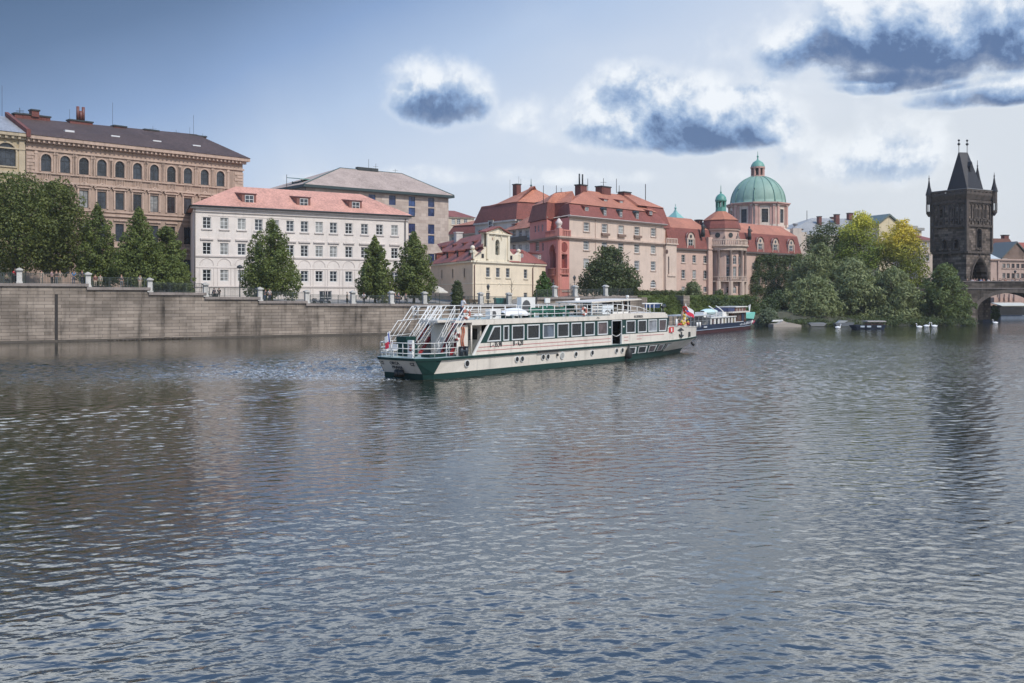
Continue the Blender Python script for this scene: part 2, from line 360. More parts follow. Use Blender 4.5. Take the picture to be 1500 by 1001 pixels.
def chimney(roof, fr, u, v, w, d, z0, z1, mats, pots=0, cap=True):
    mb = MB(); mb.box(fr, u - w / 2, u + w / 2, v - d / 2, v + d / 2, z0, z1, 0)
    if cap: mb.box(fr, u - w / 2 - .12, u + w / 2 + .12, v - d / 2 - .12, v + d / 2 + .12, z1 + .003, z1 + .22, 1)
    for i in range(pots):
        p = fr.pt(u - w / 2 + w * (i + .5) / pots, v, 0); mb.tube([(p[0], p[1], z1 + .2), (p[0], p[1], z1 + 2.3)], .16, 8, 1)
    return mb.build("chimney", mats, roof)
def mast(roof, p, h, mat, r=.05, arms=0):
    mb = MB(); mb.tube([(p[0], p[1], p[2]), (p[0], p[1], p[2] + h)], r, 5)
    for i in range(arms): z = p[2] + h * (.6 + .12 * i); mb.tube([(p[0] - .6, p[1], z), (p[0] + .6, p[1], z)], r * .7, 4)
    return mb.build("antenna", mat, roof)
# ---------------------------------------------------------------- embankment line: Y = 157.3 + .6056 X
Q = Fr(O=(-60, 157.3 - .6056 * 60), d=(1, .6056)); QA = Q.ang
def qpt(px, v=0): return Q.pt(Q.u(px), v, 0)

white_frame = simple("white_window_paint", (.62, .62, .6), .5); dark_frame = simple("dark_window_paint", (.035, .04, .045), .5)
brown_frame = simple("brown_window_paint", (.1, .07, .06), .5); grey_frame = simple("grey_window_paint", (.3, .32, .34), .5)
red_tile = rooftile("red_roof_tiles", (.36, .098, .058)); salmon_tile = rooftile("salmon_roof_tiles", (.58, .3, .225), .85)
orange_tile = rooftile("orange_roof_tiles", (.46, .185, .115), .7); maroon_tile = rooftile("maroon_roof_tiles", (.25, .085, .068), .75)
brown_tile = rooftile("brown_roof_tiles", (.085, .058, .052), .8); slate = rooftile("pale_slate", (.3, .3, .31), .8, spec=.5, rough=.5)
grey_tile = rooftile("grey_roof_sheet", (.42, .33, .28), .9, rows=.6, rough=.9, spec=.1)
copper = simple("green_copper", (.13, .3, .24), .55, var=.5, scale=.8); dark_metal = simple("dark_metal", (.03, .035, .035), .5); gut = simple("gutter_metal", (.12, .1, .09), .5)
brick_red = plaster("chimney_brick", (.16, .06, .05), streak=.4)

# ---------------------------------------------------------------- tan palace
def tan_palace():
    fr = Fr(38, 145, 2150); a = fr.ang
    t = thing("palace", "long brown sandstone palace with dark roof and arched top windows, left of the white house", "building", fr.pt(0, 0, 0))
    st = plaster("tan_stone", (.37, .27, .21), ang=a, var=.2, streak=.3); tr = plaster("tan_trim", (.47, .345, .27), ang=a, var=.2, streak=.3, scale=1)
    u1 = fr.u(355.5); ze = 29.1; D = 16
    A = [67.4, 95.3, 122.7, 149, 175.3, 201.2, 226, 250.7, 275, 299.5, 322.7]
    ws = row(fr, A, 226, 251.3, 67, 1.45, arch=True, hood="arch", cols=2, rows=3)
    ws += row(fr, A, 281, 306, 149, 1.35, hood="ped", cols=2, rows=2)
    ws += row(fr, A, 332, 357, 251, 1.35, hood="flat", cols=2, rows=2)
    ws += row(fr, A, 380, 403, 251, 1.35, cols=2, rows=2)
    face(t, fr, 0, u1, 4, ze - .6, ws, st, fm=dark_frame, stone=tr, sill=False, depth=.3)
    mb = MB(); mb.wall(fr.turn(u1, 0, R(90)), 0, D, 4, ze - .6, mi=0); mb.box(fr, .3, u1 - .01, .6, D, 4, ze - .7)
    mb.build("side_wall", st, t)
    mb = MB()
    for z0, z1, o in ((ze - .55, ze, .9), (ze - 1.0, ze - .552, .45), (ze - 2.1, ze - 1.8, .2)): mb.box(fr, -.1, u1 + o, -o, .1, z0, z1)
    mb.build("cornice", tr, t)
    mb = MB(); k = 0
    while k < u1 - .3: mb.box(fr, k, k + .28, -.72, -.46, ze - .95, ze - .56); k += .72
    mb.build("dentils", tr, t)
    mb = MB(); zs = fr.z(67, 253)
    for z, h, o in ((zs, .18, .22), (zs - 1.15, .3, .3), (fr.z(150, 314), .3, .25), (fr.z(150, 309), .2, .18), (fr.z(251, 362), .4, .3), (fr.z(251, 371), .25, .2)): mb.box(fr, 0, u1 + .1, -o, -.004, z - h, z)
    mb.build("string_course", tr, t)
    mb = MB()
    for p in A:                                   # blind balustrades and paired pilasters
        u = fr.u(p)
        for i in range(6): q = u - .62 + i * .25; mb.box(fr, q - .05, q + .05, -.16, -.006, zs - 1.14, zs - .2)
        for s in (-1, 1):
            q = u + s * 1.45; mb.box(fr, q - .2, q + .2, -.12, -.006, zs + .02, ze - 2.12); mb.box(fr, q - .28, q + .28, -.17, -.008, ze - 2.6, ze - 2.3)
    mb.build("pilasters", tr, t)
    mb = MB(); z = 4.2; i = 0                      # quoins and rustication
    while z < ze - 2.6:
        w = (1.6, 1.1)[i % 2]; mb.box(fr, u1 - w, u1 + .08, -.09, -.005, z, z + .42)
        if z > zs - 6: mb.box(fr, .1, .1 + w - .2, -.09, -.005, z, z + .42)
        z += .5; i += 1
    z = 4.1
    while z < fr.z(251, 372):
        for j in range(len(A) - 1): mb.box(fr, fr.u(A[j]) + .85, fr.u(A[j + 1]) - .85, -.08, -.004, z, z + .4)
        z += .5
    mb.build("quoins", tr, t)
    mb = MB(); v = 7.5; zr = fr.z(40, 174, v)
    roofpoly(mb, fr.pt(-.1, -1, ze), fr.pt(u1 + 1, -1, ze), fr.pt(u1 + 1, D + 1, ze), fr.pt(-.1, D + 1, ze), fr.pt(-.1, v, zr), fr.pt(fr.u(288, v), v, fr.z(288, 197, v)))
    rf = mb.build("roof", brown_tile, t)
    for px, w, h in ((52, 4, .45), (117, 3.6, .45), (174, 2, .4), (220, 2.4, .4), (288, 3, .4)): chimney(rf, fr, fr.u(px, v), v, w, 1.2, zr - .8, zr + h, [brick_red, dark_metal])
    chimney(rf, fr, fr.u(49, v), v - .3, 1.1, 1.1, zr + .3, zr + 1.2, [brick_red, dark_metal])
    mb = MB()
    for px, h in ((114, 2.2), (118.5, 1.5), (122, 2.2)): p = fr.pt(fr.u(px, v), v, zr + .8); mb.tube([p, (p[0], p[1], p[2] + h * .95)], .24, 8)
    mb.build("flue_pipe", simple("rust_pipe", (.14, .05, .04)), rf)
    for px, h in ((102, 2.6), (165, 4.6), (224, 1.6), (251, 1.0), (258, 1.5), (283.5, 4.4), (278, 2.2), (297, 1.4)): mast(rf, fr.pt(fr.u(px, v), v, zr - .3), h, dark_metal, .025, 2 if h < 2 else 0)
    for px in (102, 169, 230, 288):
        mb = MB(); u = fr.u(px, 2); z = ze + (zr - ze) * 3.2 / 8.5; mb.slab(fr, [(u - .7, z), (u + .7, z), (u + .7, z + .35), (u - .7, z + .35)], 1.9, 2.6, 0); mb.build("skylight", simple("skylight_white", (.6, .6, .6)), rf)
    return fr
tf = tan_palace()
def cream_neighbour():
    fr = tf; t = thing("apartment_house", "cream townhouse with pale grey roof and large arched window, at the far left edge", "building", fr.pt(-12, 0, 0))
    a = fr.ang; st = plaster("cream_stone", (.42, .34, .22), ang=a); tr = plaster("cream_trim", (.45, .37, .26), ang=a)
    uL = -22; ze = 29.2
    ws = [dict(u=fr.u(9), zb=fr.z(9, 243), w=2.6, h=3.3, arch=True, hood="arch", cols=4, rows=3), dict(u=fr.u(9) - 6, zb=fr.z(9, 243), w=2.6, h=3.3, arch=True, hood="arch", cols=4, rows=3)]
    face(t, fr, uL, -.12, 4, ze - .6, ws, st, fm=dark_frame, stone=tr)
    mb = MB(); mb.box(fr, uL, -.12, .5, 15, 4, ze - .7); mb.build("side_wall", st, t)
    mb = MB()
    for z0, z1, o in ((ze - .5, ze - .02, .8), (ze - .95, ze - .502, .4), (ze - 2.4, ze - 2.2, .2), (23.2, 23.6, .3)): mb.box(fr, uL, -.13, -o, .1, z0, z1)
    k = uL
    while k < -1: mb.box(fr, k, k + .35, -.66, -.41, ze - .9, ze - .51); k += .9
    mb.box(fr, -1.0, -.14, -.12, -.006, 10, ze - 1)
    mb.build("cornice", tr, t)
    mb = MB(); zr = fr.z(0, 170, 7.5)
    roofpoly(mb, fr.pt(uL, -.9, ze), fr.pt(-.12, -.9, ze), fr.pt(-.12, 15, ze), fr.pt(uL, 15, ze), fr.pt(uL, 7.5, zr), fr.pt(-.12, 7.5, zr))
    rf = mb.build("roof", slate, t)
    mb = MB(); mb.slab(fr, [(-.3, ze - .5), (.3, ze - .5), (.3, ze + .6), (-.3, ze + .6)], -1.05, -.95); mb.wedge(fr, [(-1, ze), (7.5, zr + .1), (7.5, zr + .7), (-1, ze + .6)], -.3, .25)
    mb.build("parapet", brick_red, rf)
    mast(rf, fr.pt(fr.u(3, 7.5), 7.5, zr), 4.6, dark_metal, .025); chimney(rf, fr, fr.u(30, 7.5), 7.5, 2, 1, zr - .5, zr + .5, [brick_red, dark_metal]); mast(rf, fr.pt(fr.u(29, 7.5), 7.5, zr), 1.6, dark_metal, .05, 2)
cream_neighbour()

# ---------------------------------------------------------------- white building with salmon roof
def white_house():
    fr = Fr(284, 150, 2850); a = fr.ang; t = thing("riverside_house", "long white riverside house with salmon hip roof and three dormers", "building", fr.pt(0, 0, 0))
    st = plaster("white_render", (.66, .595, .54), ang=a, var=.1, streak=.12); tr = plaster("white_trim", (.56, .5, .46), ang=a, var=.1, streak=.15)
    u1 = fr.u(597.5); ze = fr.z(284, 305); C = [303, 328.5, 354, 379, 403, 425, 446, 467.5, 488.5, 511, 534, 556, 578]
    ws = row(fr, C, 318, 335, 303, 1.3, cols=2, rows=3) + row(fr, C, 355.5, 373, 303, 1.3, cols=2, rows=3, hood="flat", sill=False) + row(fr, C, 395, 412, 303, 1.3, cols=2, rows=3, sill=False)
    ws += [dict(u=fr.u(477), zb=4.3, w=2.2, h=2.1, cols=3, rows=2, arch=False, sill=False)]
    face(t, fr, 0, u1, 3.5, ze, ws, st, fm=white_frame, stone=tr, bar=.1)
    dl = Vector((-.36, 1)).normalized(); A = fr.pt(0, 0, 0); B = fr.pt(u1, 0, 0); Dp = (A[0] + dl.x * 15, A[1] + dl.y * 15); Cb = fr.pt(u1 - 1, 14, 0)
    mb = MB()
    for p, q in ((B, Cb), (Cb, Dp), (Dp, A)): mb.add([(p[0], p[1], 3.5), (q[0], q[1], 3.5), (q[0], q[1], ze), (p[0], p[1], ze)])
    mb.build("side_wall", st, t)
    mb = MB(); mb.box(fr, -.5, u1 + .5, -.45, .05, ze - .02, ze + .35); mb.box(fr, -.1, u1 + .1, -.2, -.004, ze - .5, ze - .022)
    for py, h, o in ((374.5, .22, .16), (392, .08, .06), (419, .2, .14)): z = fr.z(320, py); mb.box(fr, 0, u1, -o, -.004, z - h, z)
    mb.build("cornice", tr, t)
    mb = MB(); zc = fr.z(303, 392) + .35
    for p in C: u = fr.u(p); mb.arc(fr, u, zc, 1.0, .1, -.06, -.004, 12); mb.box(fr, u + 1.0, u + 1.1, -.06, -.005, 5.2, zc - .45); mb.box(fr, u - 1.1, u - 1.0, -.06, -.005, 5.2, zc - .45)
    mb.box(fr, fr.u(305), fr.u(430), -.05, -.006, ze - 1.05, ze - .97)
    mb.build("blind_arches", tr, t)
    mb = MB()
    for px in (284.8, 593): u = fr.u(px); p = fr.pt(u, -.22, 4); mb.tube([p, (p[0], p[1], ze - .1)], .1, 6)
    mb.build("downpipe", gut, t)
    ov = .7; A2 = fr.pt(-.8, -ov, ze + .36); B2 = fr.pt(u1 + .9, -ov, ze + .36); C2 = fr.pt(u1, 14.5, ze + .36); D2 = (Dp[0] - .7, Dp[1], ze + .36)
    v = 6.5; zr = fr.z(343, 274, v); zr2 = fr.z(528.8, 284, v); zr = (zr + zr2) / 2
    mb = MB(); roofpoly(mb, A2, B2, C2, D2, fr.pt(fr.u(345, v), v, zr), fr.pt(fr.u(528.8, v), v, zr)); rf = mb.build("roof", salmon_tile, t)
    mb = MB(); mb.tube([A2, B2], .12, 6); mb.tube([D2, A2], .12, 6); mb.build("gutter", dark_metal, rf)
    sl = (zr - ze) / (v + ov); dm = [simple("dormer_wall", (.2, .08, .06)), simple("dormer_roof", (.13, .05, .045)), white_frame, PANES[0]]
    for px, py in ((365, 301), (445, 305.5), (521, 310)):
        vf = 1.2; u = fr.u(px, vf); zb = fr.z(px, py, vf); dormer(rf, fr, u, zb, 2.3, 1.75, vf, vf + 3.2, "shed", dm, over=.12)
    mast(rf, fr.pt(fr.u(420, v), v, zr), 2.5, dark_metal)
    mb = MB(); u = fr.u(500, v)
    return fr, u1, ze
wf, wu1, wze = white_house()

# ---------------------------------------------------------------- stone hotel
def hotel():
    fr = Fr(448, 205, 2500); a = fr.ang; t = thing("hotel", "modern grey stone block hotel with grey hip roof and narrow blue windows", "building", fr.pt(0, 0, 0))
    st = blocks("hotel_stone", (.36, .285, .24), (.47, .39, .33), (.25, .2, .17), 1.3, .75, a, var=.12)
    u1 = fr.u(657); ze = fr.z(448, 274.5); ws = []
    for px, rs in ((545, [(285, 294)]), (574.7, [(286.5, 300.5)]), (603.4, [(288, 302.5), (304.5, 316), (327.6, 342)]), (631.7, [(290, 303.5), (305.5, 317), (329, 343), (345, 357.5)]), (603.4, [(345, 357), (370, 385)]), (631.7, [(372, 386)])):
        for y0, y1 in rs: ws.append(dict(u=fr.u(px), zb=fr.z(px, y1), w=1.75, h=fr.z(px, y0) - fr.z(px, y1), cols=2, rows=1))
    face(t, fr, 0, u1, 4, ze, ws, st, fm=simple("blue_frame", (.03, .05, .12)), panes=BLUE, pw=(1, 1))
    mb = MB(); mb.box(fr, .02, u1 - .01, .5, 20, 4, ze - .01); mb.build("side_wall", st, t)
    mb = MB(); mb.box(fr, -1, u1 + 1, -1, 21, ze, ze + .55); mb.build("eaves", simple("teal_gutter", (.03, .05, .05)), t)
    v = 10; mb = MB(); zr = (fr.z(498, 247.2, v) + fr.z(588.5, 253.4, v)) / 2
    roofpoly(mb, fr.pt(-.9, -.9, ze + .56), fr.pt(u1 + .9, -.9, ze + .56), fr.pt(u1 + .9, 20.9, ze + .56), fr.pt(-.9, 20.9, ze + .56), fr.pt(fr.u(498, v), v, zr), fr.pt(fr.u(588.5, v), v, zr))
    rf = mb.build("roof", grey_tile, t); R1, R2 = fr.pt(fr.u(498, v), v, zr), fr.pt(fr.u(588.5, v), v, zr)
    mb = MB(); mb.tube([fr.pt(-.9, -.9, ze + .6), R1, R2, fr.pt(u1 + .9, -.9, ze + .6)], .13, 5); mb.build("ridge_cap", simple("teal_cap", (.05, .1, .1)), rf)
    for px, h in ((540, 2.6), (550.5, 1.7), (579, .9)): mast(rf, fr.pt(fr.u(px, v), v, zr), h, dark_metal, .04, 1 if h < 2 else 0)
    for px, w in ((528, 2), (538, 1.6), (547, 2)): chimney(rf, fr, fr.u(px, v), v, w, 1, zr - .5, zr + .55, [dark_metal, dark_metal], cap=False)
    # glazed roof terrace at the left end
    g = thing("roof_terrace", "small green steel and glass roof terrace left of the grey hotel roof", "pavilion", fr.pt(-2, 8, 0))
    mb = MB(); v0 = 6; a0, a1 = fr.u(441, v0), fr.u(474, v0); zb = fr.z(441, 279, v0); zt = fr.z(441, 263.5, v0)
    n = 7
    for i in range(n): q = a0 + (a1 - a0) * i / (n - 1); mb.box(fr, q, q + .14, v0, v0 + .14, zb, zt); mb.box(fr, q, q + .14, v0 + 4, v0 + 4.14, zb, zt)
    for z in (zb + .9, zt - .15): mb.box(fr, a0, a1, v0 + .02, v0 + .12, z, z + .12)
    mb.build("steel_frame", simple("green_steel", (.03, .14, .13)), g)
    mb = MB(); mb.wedge(fr, [(v0 - 1, zt), (v0 - 1, zt + .15), (v0 + 5, zt + .9), (v0 + 5, zt + .75)], a0 - .8, a1 + .3); mb.build("roof", copper, g)
    mb = MB(); mb.box(fr, a0, a1, v0 + .5, v0 + 5, 6, zb); mb.build("base", dark_metal, g); mb = MB(); mb.box(fr, a0 + .1, a1, v0 + .2, v0 + 4, zb + .01, zt - .2); mb.build("glazing", glass("terrace_glass", (.02, .05, .05)), g)
    return fr
hf = hotel()

# ---------------------------------------------------------------- two small distant roofs between hotel and yellow house
def small_house(name, label, px0, px1, Y, vpx, pye, pyr, hl, hr, wallm, roofm, depth=12, wins=(), v=6, zb=4, mans=0, group=None, ww=1.2, wh=1.7):
    fr = Fr(px0, Y, vpx); t = thing(name, label, "building", fr.pt(0, 0, 0), group)
    u1 = fr.u(px1); ze = fr.z(px0, pye)
    ws = []
    for pxs, y0, y1 in wins: ws += [dict(u=fr.u(p), zb=fr.z(p, y1), w=ww, h=fr.z(p, y0) - fr.z(p, y1)) for p in pxs]
    face(t, fr, 0, u1, zb, ze, ws, wallm, fm=white_frame, stone=wallm, bar=.12, sill=True)
    mb = MB(); mb.box(fr, .02, u1 - .02, .5, depth, zb, ze - .01); mb.build("side_wall", wallm, t)
    mb = MB(); mb.box(fr, -.3, u1 + .3, -.35, .1, ze - .25, ze); mb.build("cornice", wallm, t)
    mb = MB(); z0 = ze + .01
    if mans: mansard(mb, fr, -.4, u1 + .4, -.4, depth, z0, z0 + mans, 1.2, 1); z1 = z0 + mans + .01; hip(mb, fr, .5, u1 - .5, .5, depth - .9, z1, fr.z(px0 + 5, pyr, v), hl, hr, 0)
    else: hip(mb, fr, -.5, u1 + .5, -.5, depth, z0, fr.z((px0 + px1) / 2, pyr, v), hl, hr, 0)
    rf = mb.build("roof", [roofm, maroon_tile], t)
    return fr, t, rf, u1, ze
cream = plaster("cream_render", (.55, .46, .36)); offwhite = plaster("offwhite_render", (.55, .51, .46)); 
small_house("town_house", "small distant cream house with red hip roof, right of the grey hotel", 650, 694.5, 300, 3500, 317.5, 309, 5, 4, cream, maroon_tile, wins=[((664, 672, 682), 321, 329)], depth=14)
f2, t2, r2, _, _ = small_house("town_house", "cream house with orange over maroon roof, behind the yellow house's white chimney", 658, 702, 250, -900, 344, 322.5, 6, 3, cream, orange_tile, wins=[((664, 676, 688), 347, 353)], mans=2.2, depth=14, v=7)
chimney(r2, f2, f2.u(697, 5), 5, 2, 1.5, 19, 23.2, [brick_red, dark_metal])

# ---------------------------------------------------------------- pale row houses with mansard roofs
def row_houses():
    fr = Fr(696, 235, -250); t = thing("row_house", "pale house with dark red mansard and orange hip roof behind the yellow gable", "building", fr.pt(0, 0, 0))
    u1 = fr.u(756); zt = fr.z(740, 323); zt = zt
    ws = [dict(u=fr.u(p), zb=fr.z(p, y1), w=1.4, h=fr.z(p, y0) - fr.z(p, y1)) for p in (703, 711, 741, 749) for y0, y1 in ((337, 346), (352, 362))]
    face(t, fr, 0, u1, 4, zt, ws, offwhite, fm=grey_frame, stone=offwhite)
    mb = MB(); mb.box(fr, .02, u1 - .02, .5, 16, 4, zt - .01); mb.box(fr, -.3, u1 + .3, -.4, -.01, zt - .4, zt - .01); mb.build("side_wall", offwhite, t)
    mb = MB(); mansard(mb, fr, -.3, u1 + .4, -.3, 16, zt, zt + 4.0, 1.4, 1); zm = zt + 4.01
    u2 = fr.u(722, 1); hip(mb, fr, u2 + 1, u1 - .7, .9, 15, zm, zm + 4.2, 6, 5, 0); hip(mb, fr, .8, u2 + 3, .9, 15, zm - .3, zm + 1.8, 4, 3, 0)
    rf = mb.build("roof", [orange_tile, maroon_tile], t)
    dormer(rf, fr, fr.u(721), fr.z(721, 338), 2.2, 2.4, -.5, 3, "shed", [offwhite, maroon_tile, white_frame, PANES[0]])
    chimney(rf, fr, fr.u(757, 5), 5, 1.6, 1.2, zm + 2, zm + 4.5, [brick_red, dark_metal])
    for px, h in ((760, 4.6), (763, 4), (747, 4.2)): mast(rf, fr.pt(fr.u(px, 6), 6, zm + 2), h, dark_metal, .03)
    fr = Fr(748.5, 214, 60); t = thing("row_house", "white house with shuttered windows and dark balcony band, left of the red gabled corner", "building", fr.pt(0, 0, 0))
    u1 = fr.u(777.5); zt = fr.z(760, 336)
    ws = [dict(u=fr.u(p), zb=fr.z(p, y1), w=1.5, h=fr.z(p, y0) - fr.z(p, y1), cols=2, rows=2) for p in (753, 762, 772) for y0, y1 in ((335.5 + 2, 347), (358, 366), (376, 386))]
    face(t, fr, -3, u1, 4, zt, ws, offwhite, fm=white_frame, stone=offwhite)
    mb = MB(); mb.box(fr, -3, u1 - .02, .5, 12, 4, zt - .01); mb.build("side_wall", offwhite, t)
    mb = MB(); z = fr.z(762, 353); mb.box(fr, -2.8, u1, -.9, -.01, z - .2, z); mb.box(fr, -2.8, u1, -.9, -.8, z + .01, z + .85); mb.build("balcony", dark_metal, t)
    mb = MB(); zr = fr.z(770, 310, 6); mb.add([fr.pt(-3.2, -.6, zt), fr.pt(u1, -.6, zt), fr.pt(u1, 7, zr + 1.6), fr.pt(1.5, 7, zr - 1)]); mb.add([fr.pt(-3.2, 12, zt), fr.pt(u1, 12, zt), fr.pt(u1, 7, zr + 1.6), fr.pt(1.5, 7, zr - 1)]); mb.add([fr.pt(-3.2, -.6, zt), fr.pt(-3.2, 12, zt), fr.pt(1.5, 7, zr - 1)])
    rf = mb.build("roof", orange_tile, t)
    dormer(rf, fr, fr.u(752, .5), zt + .3, 1.6, 1.0, .6, 3, "shed", [maroon_tile, maroon_tile, grey_frame, PANES[1]])
    chimney(rf, fr, fr.u(791, 8), 8, 1.9, 1.2, zr - 1, fr.z(791, 298, 8), [brick_red, dark_metal])
row_houses()
def spire():
    Y = 320; c = ((778 - CX) / F * Y, Y); z = lambda py: H + (HY - py) / F * Y
    t = thing("church_spire", "slim dark green needle spire rising behind the orange roofs", "spire", (c[0], c[1], 0))
    mb = MB(); mb.lathe(c, [(1.3, 10), (1.3, z(306))], 8, sm=False); mb.build("turret", plaster("spire_base", (.1, .05, .045)), t)
    mb = MB(); mb.lathe(c, [(1.6, z(306)), (1.0, z(302)), (.9, z(296)), (1.1, z(294)), (.6, z(290)), (.35, z(282)), (.12, z(270)), (.06, z(262))], 8, sm=False); mb.ball((c[0], c[1], z(272)), .35); mb.build("needle", simple("spire_copper", (.04, .1, .09)), t)
    Y = 330; c = ((989.5 - CX) / F * Y, Y); z = lambda py: H + (HY - py) / F * Y
    t = thing("church_spire", "pale teal pyramid roof with a thin finial, behind the pink wing left of the rotunda", "spire", (c[0], c[1], 0))
    mb = MB(); mb.lathe(c, [(4.6, 8), (4.6, z(333))], 4, sm=False); mb.build("turret", cream, t)
    mb = MB(); mb.lathe(c, [(5.6, z(333)), (3.2, z(321)), (.7, z(311)), (.12, z(306)), (.08, z(299))], 4, sm=False); mb.ball((c[0], c[1], z(305)), .4); mb.build("needle", simple("teal_copper", (.2, .4, .36)), t)
spire()

# ---------------------------------------------------------------- yellow baroque house
def yellow_house():
    fr = Fr(692.4, 158, 1600); fl = Fr(692.4, 158, 224); a = fr.ang
    t = thing("baroque_house", "yellow baroque house with red roof and scrolled gable holding a statue", "building", fr.pt(0, 0, 0))
    st = plaster("yellow_render", (.72, .61, .46), ang=a, var=.1, streak=.12); sd = plaster("yellow_render_shade", (.66, .49, .34), ang=fl.ang, var=.12, streak=.15); tr = plaster("yellow_trim", (.7, .62, .48), ang=a, var=.1)  # left face: same yellow render with its shade put into the colour
    u1 = fr.u(799); ze = fr.z(692.4, 381.5); uL = fl.u(631)
    ws = row(fr, [715, 729.5, 744], 392.7, 406.3, 729, 1.25, cols=3, rows=3) + row(fr, [770], 395, 408, 770, 1.25, cols=2, rows=3) + row(fr, [715, 744, 770], 429, 438.5, 744, 1.25)
    face(t, fr, 0, u1, 3, ze, ws, st, fm=grey_frame, stone=tr, bar=.09)
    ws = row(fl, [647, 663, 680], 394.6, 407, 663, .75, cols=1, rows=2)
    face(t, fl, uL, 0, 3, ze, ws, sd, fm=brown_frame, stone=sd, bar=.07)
    B = fr.pt(u1, 0, 0); C = fl.pt(uL, 0, 0)
    mb = MB(); mb.add([(B[0], B[1], 3), (C[0], C[1], 3), (C[0], C[1], ze), (B[0], B[1], ze)]); mb.build("side_wall", st, t)
    mb = MB(); mb.box(fr, -.15, u1, -.28, -.004, ze - .3, ze); mb.box(fl, uL, .1, -.28, -.004, ze - .3, ze - .003)
    z = fr.z(715, 415.5); mb.box(fr, 0, u1, -.07, -.004, z - .1, z); mb.box(fl, uL, 0, -.07, -.004, z - .1, z - .003); mb.arc(fr, fr.u(731), z - .55, .6, .1, -.07, -.005, 8, a0=R(20), a1=R(160))
    mb.build("cornice", tr, t)
    mb = MB()
    for px in (694, 779.5): p = fr.pt(fr.u(px), -.16, 3); mb.tube([p, (p[0], p[1], ze - .8), fr.pt(fr.u(px) + .5, -.3, ze)], .08, 6)
    mb.build("downpipe", simple("copper_pipe", (.16, .08, .06)), t)
    # roof: left wing two tiers, right part
    mb = MB(); e = ze + .02; v1, zk = 2.6, fl.z(640, 374, 2.6); L = uL - .5
    zk = e + 1.9
    A0, A1 = fl.pt(L, -.45, e), fl.pt(.35, -.45, e); K0, K1 = fl.pt(L + 1.5, 2.2, zk), fl.pt(-1, 2.2, zk)
    mb.add([A0, A1, K1, K0]); K2, K3 = fl.pt(L + 1.5, 2.0, zk + .35), fl.pt(-1, 2.0, zk + .35)
    mb.add([K0, K1, K3, K2], 1)
    vr = 5.5; zr = fl.z(660, 352, vr); R0, R1_ = fl.pt(fl.u(640, vr), vr, zr - .3), fl.pt(fl.u(711, vr), vr, zr + .2)
    mb.add([K2, K3, R1_, R0]); X0 = fl.pt(L + 1, 9, e); X1 = fl.pt(-9, 8.5, e)
    mb.add([R0, R1_, X1, X0]); mb.add([A0, K0, R0, X0]); mb.add([K2, K0, R0])
    U0 = fr.u(747); uA, uB = fr.u(742, .5), u1 + .4; vv = 3.5; zr2 = fr.z(762, 366, vv)
    RA, RB = fr.pt(U0, vv, zr2), fr.pt(fr.u(766, vv), vv, zr2)
    P0, P1, P2, P3 = fr.pt(U0, -.4, e), fr.pt(uB, -.4, e), (B[0] - 1, B[1] + 5, e), fr.pt(4, 7, e)
    mb.add([P0, P1, RB, RA]); mb.add([P1, P2, RB]); mb.add([P2, P3, RA, RB]); mb.add([P3, P0, RA])
    rf = mb.build("roof", [rooftile("dark_red_tiles", (.3, .105, .085)), maroon_tile], t)
    dm = [maroon_tile, maroon_tile, dark_frame, PANES[1]]
    for px in (639.5, 656.5, 671.5, 689): dormer(rf, fl, fl.u(px, .9), e + .85, 1.1, 1.05, .75, 3.0, "shed", dm)
    for px in (649, 666, 681, 696, 709): dormer(rf, fl, fl.u(px, 3.3), zk + 1.0, .9, .5, 3.0, 4.6, "shed", dm)
    chimney(rf, fl, fl.u(671.4, 5.2), 5.2, 1.5, 1.2, zr - 1.2, fl.z(671.4, 342, 5.2), [offwhite, offwhite])
    dormer(rf, fr, fr.u(763, 1.3), fr.z(763, 380, 1.3), 1.0, 1.0, 1.1, 3, "arch", [offwhite, maroon_tile, white_frame, PANES[0]])
    dormer(rf, fr, fr.u(790, 1.0), fr.z(790, 380, 1.0), 1.0, .9, .9, 3, "shed", [offwhite, maroon_tile, white_frame, PANES[1]])
    # gable
    z = lambda py: fr.z(728, py); U = fr.u; mb = MB(); zb = e
    w2 = (U(746) - U(711)) / 2; uc = (U(746) + U(711)) / 2; nz0, nz1 = z(373.5), z(351)
    mb.wall(fr, U(712), U(745), zb, z(344), [(uc - .1, 1.35, nz0, nz1, True)], .5, v=-.05)
    mb.box(fr, U(712), U(745), .46, .9, zb, z(344))
    for s in (0, 1):
        q = U(712) if s == 0 else U(745); sg = -1 if s == 0 else 1; far = U(693.8) if s == 0 else U(761)
        pr = [(q, zb), (far, zb), (far, zb + 1.2)]
        for k in range(9): tt = k / 8; pr.append((far + (q - far) * (.05 + .95 * tt), zb + 1.05 + .75 * abs(2 * tt - 1) ** 2 + .5 * tt))
        mb.slab(fr, pr[::sg], -.02, .45)
        mb.box(fr, far - .35, far + .35, -.1, .5, zb + 1.2, zb + 1.6); mb.ball(fr.pt(far, .2, zb + 2.0), .38); mb.box(fr, far - .25, far + .25, -.12, -.03, zb + .2, zb + 1.1)
        mb.box(fr, q - .5 * (sg > 0) - .05, q + .5 * (sg < 0) + .05, -.25, -.055, zb + .3, z(344))
    mb.box(fr, U(711) - .2, U(746) + .2, -.35, .95, z(344), z(342.3))
    mb.slab(fr, [(U(711.5), z(342.2)), (U(745.5), z(342.2)), (U(728), z(334.2))], -.1, .8)
    mb.arc(fr, uc - .1, z(352), 1.15, .16, -.2, -.052, 10, a0=R(0), a1=R(180)); mb.arc(fr, uc - .1, z(349), 1.7, .14, -.2, -.053, 10, a0=R(30), a1=R(150))
    mb.build("gable", tr, t)
    mb = MB()
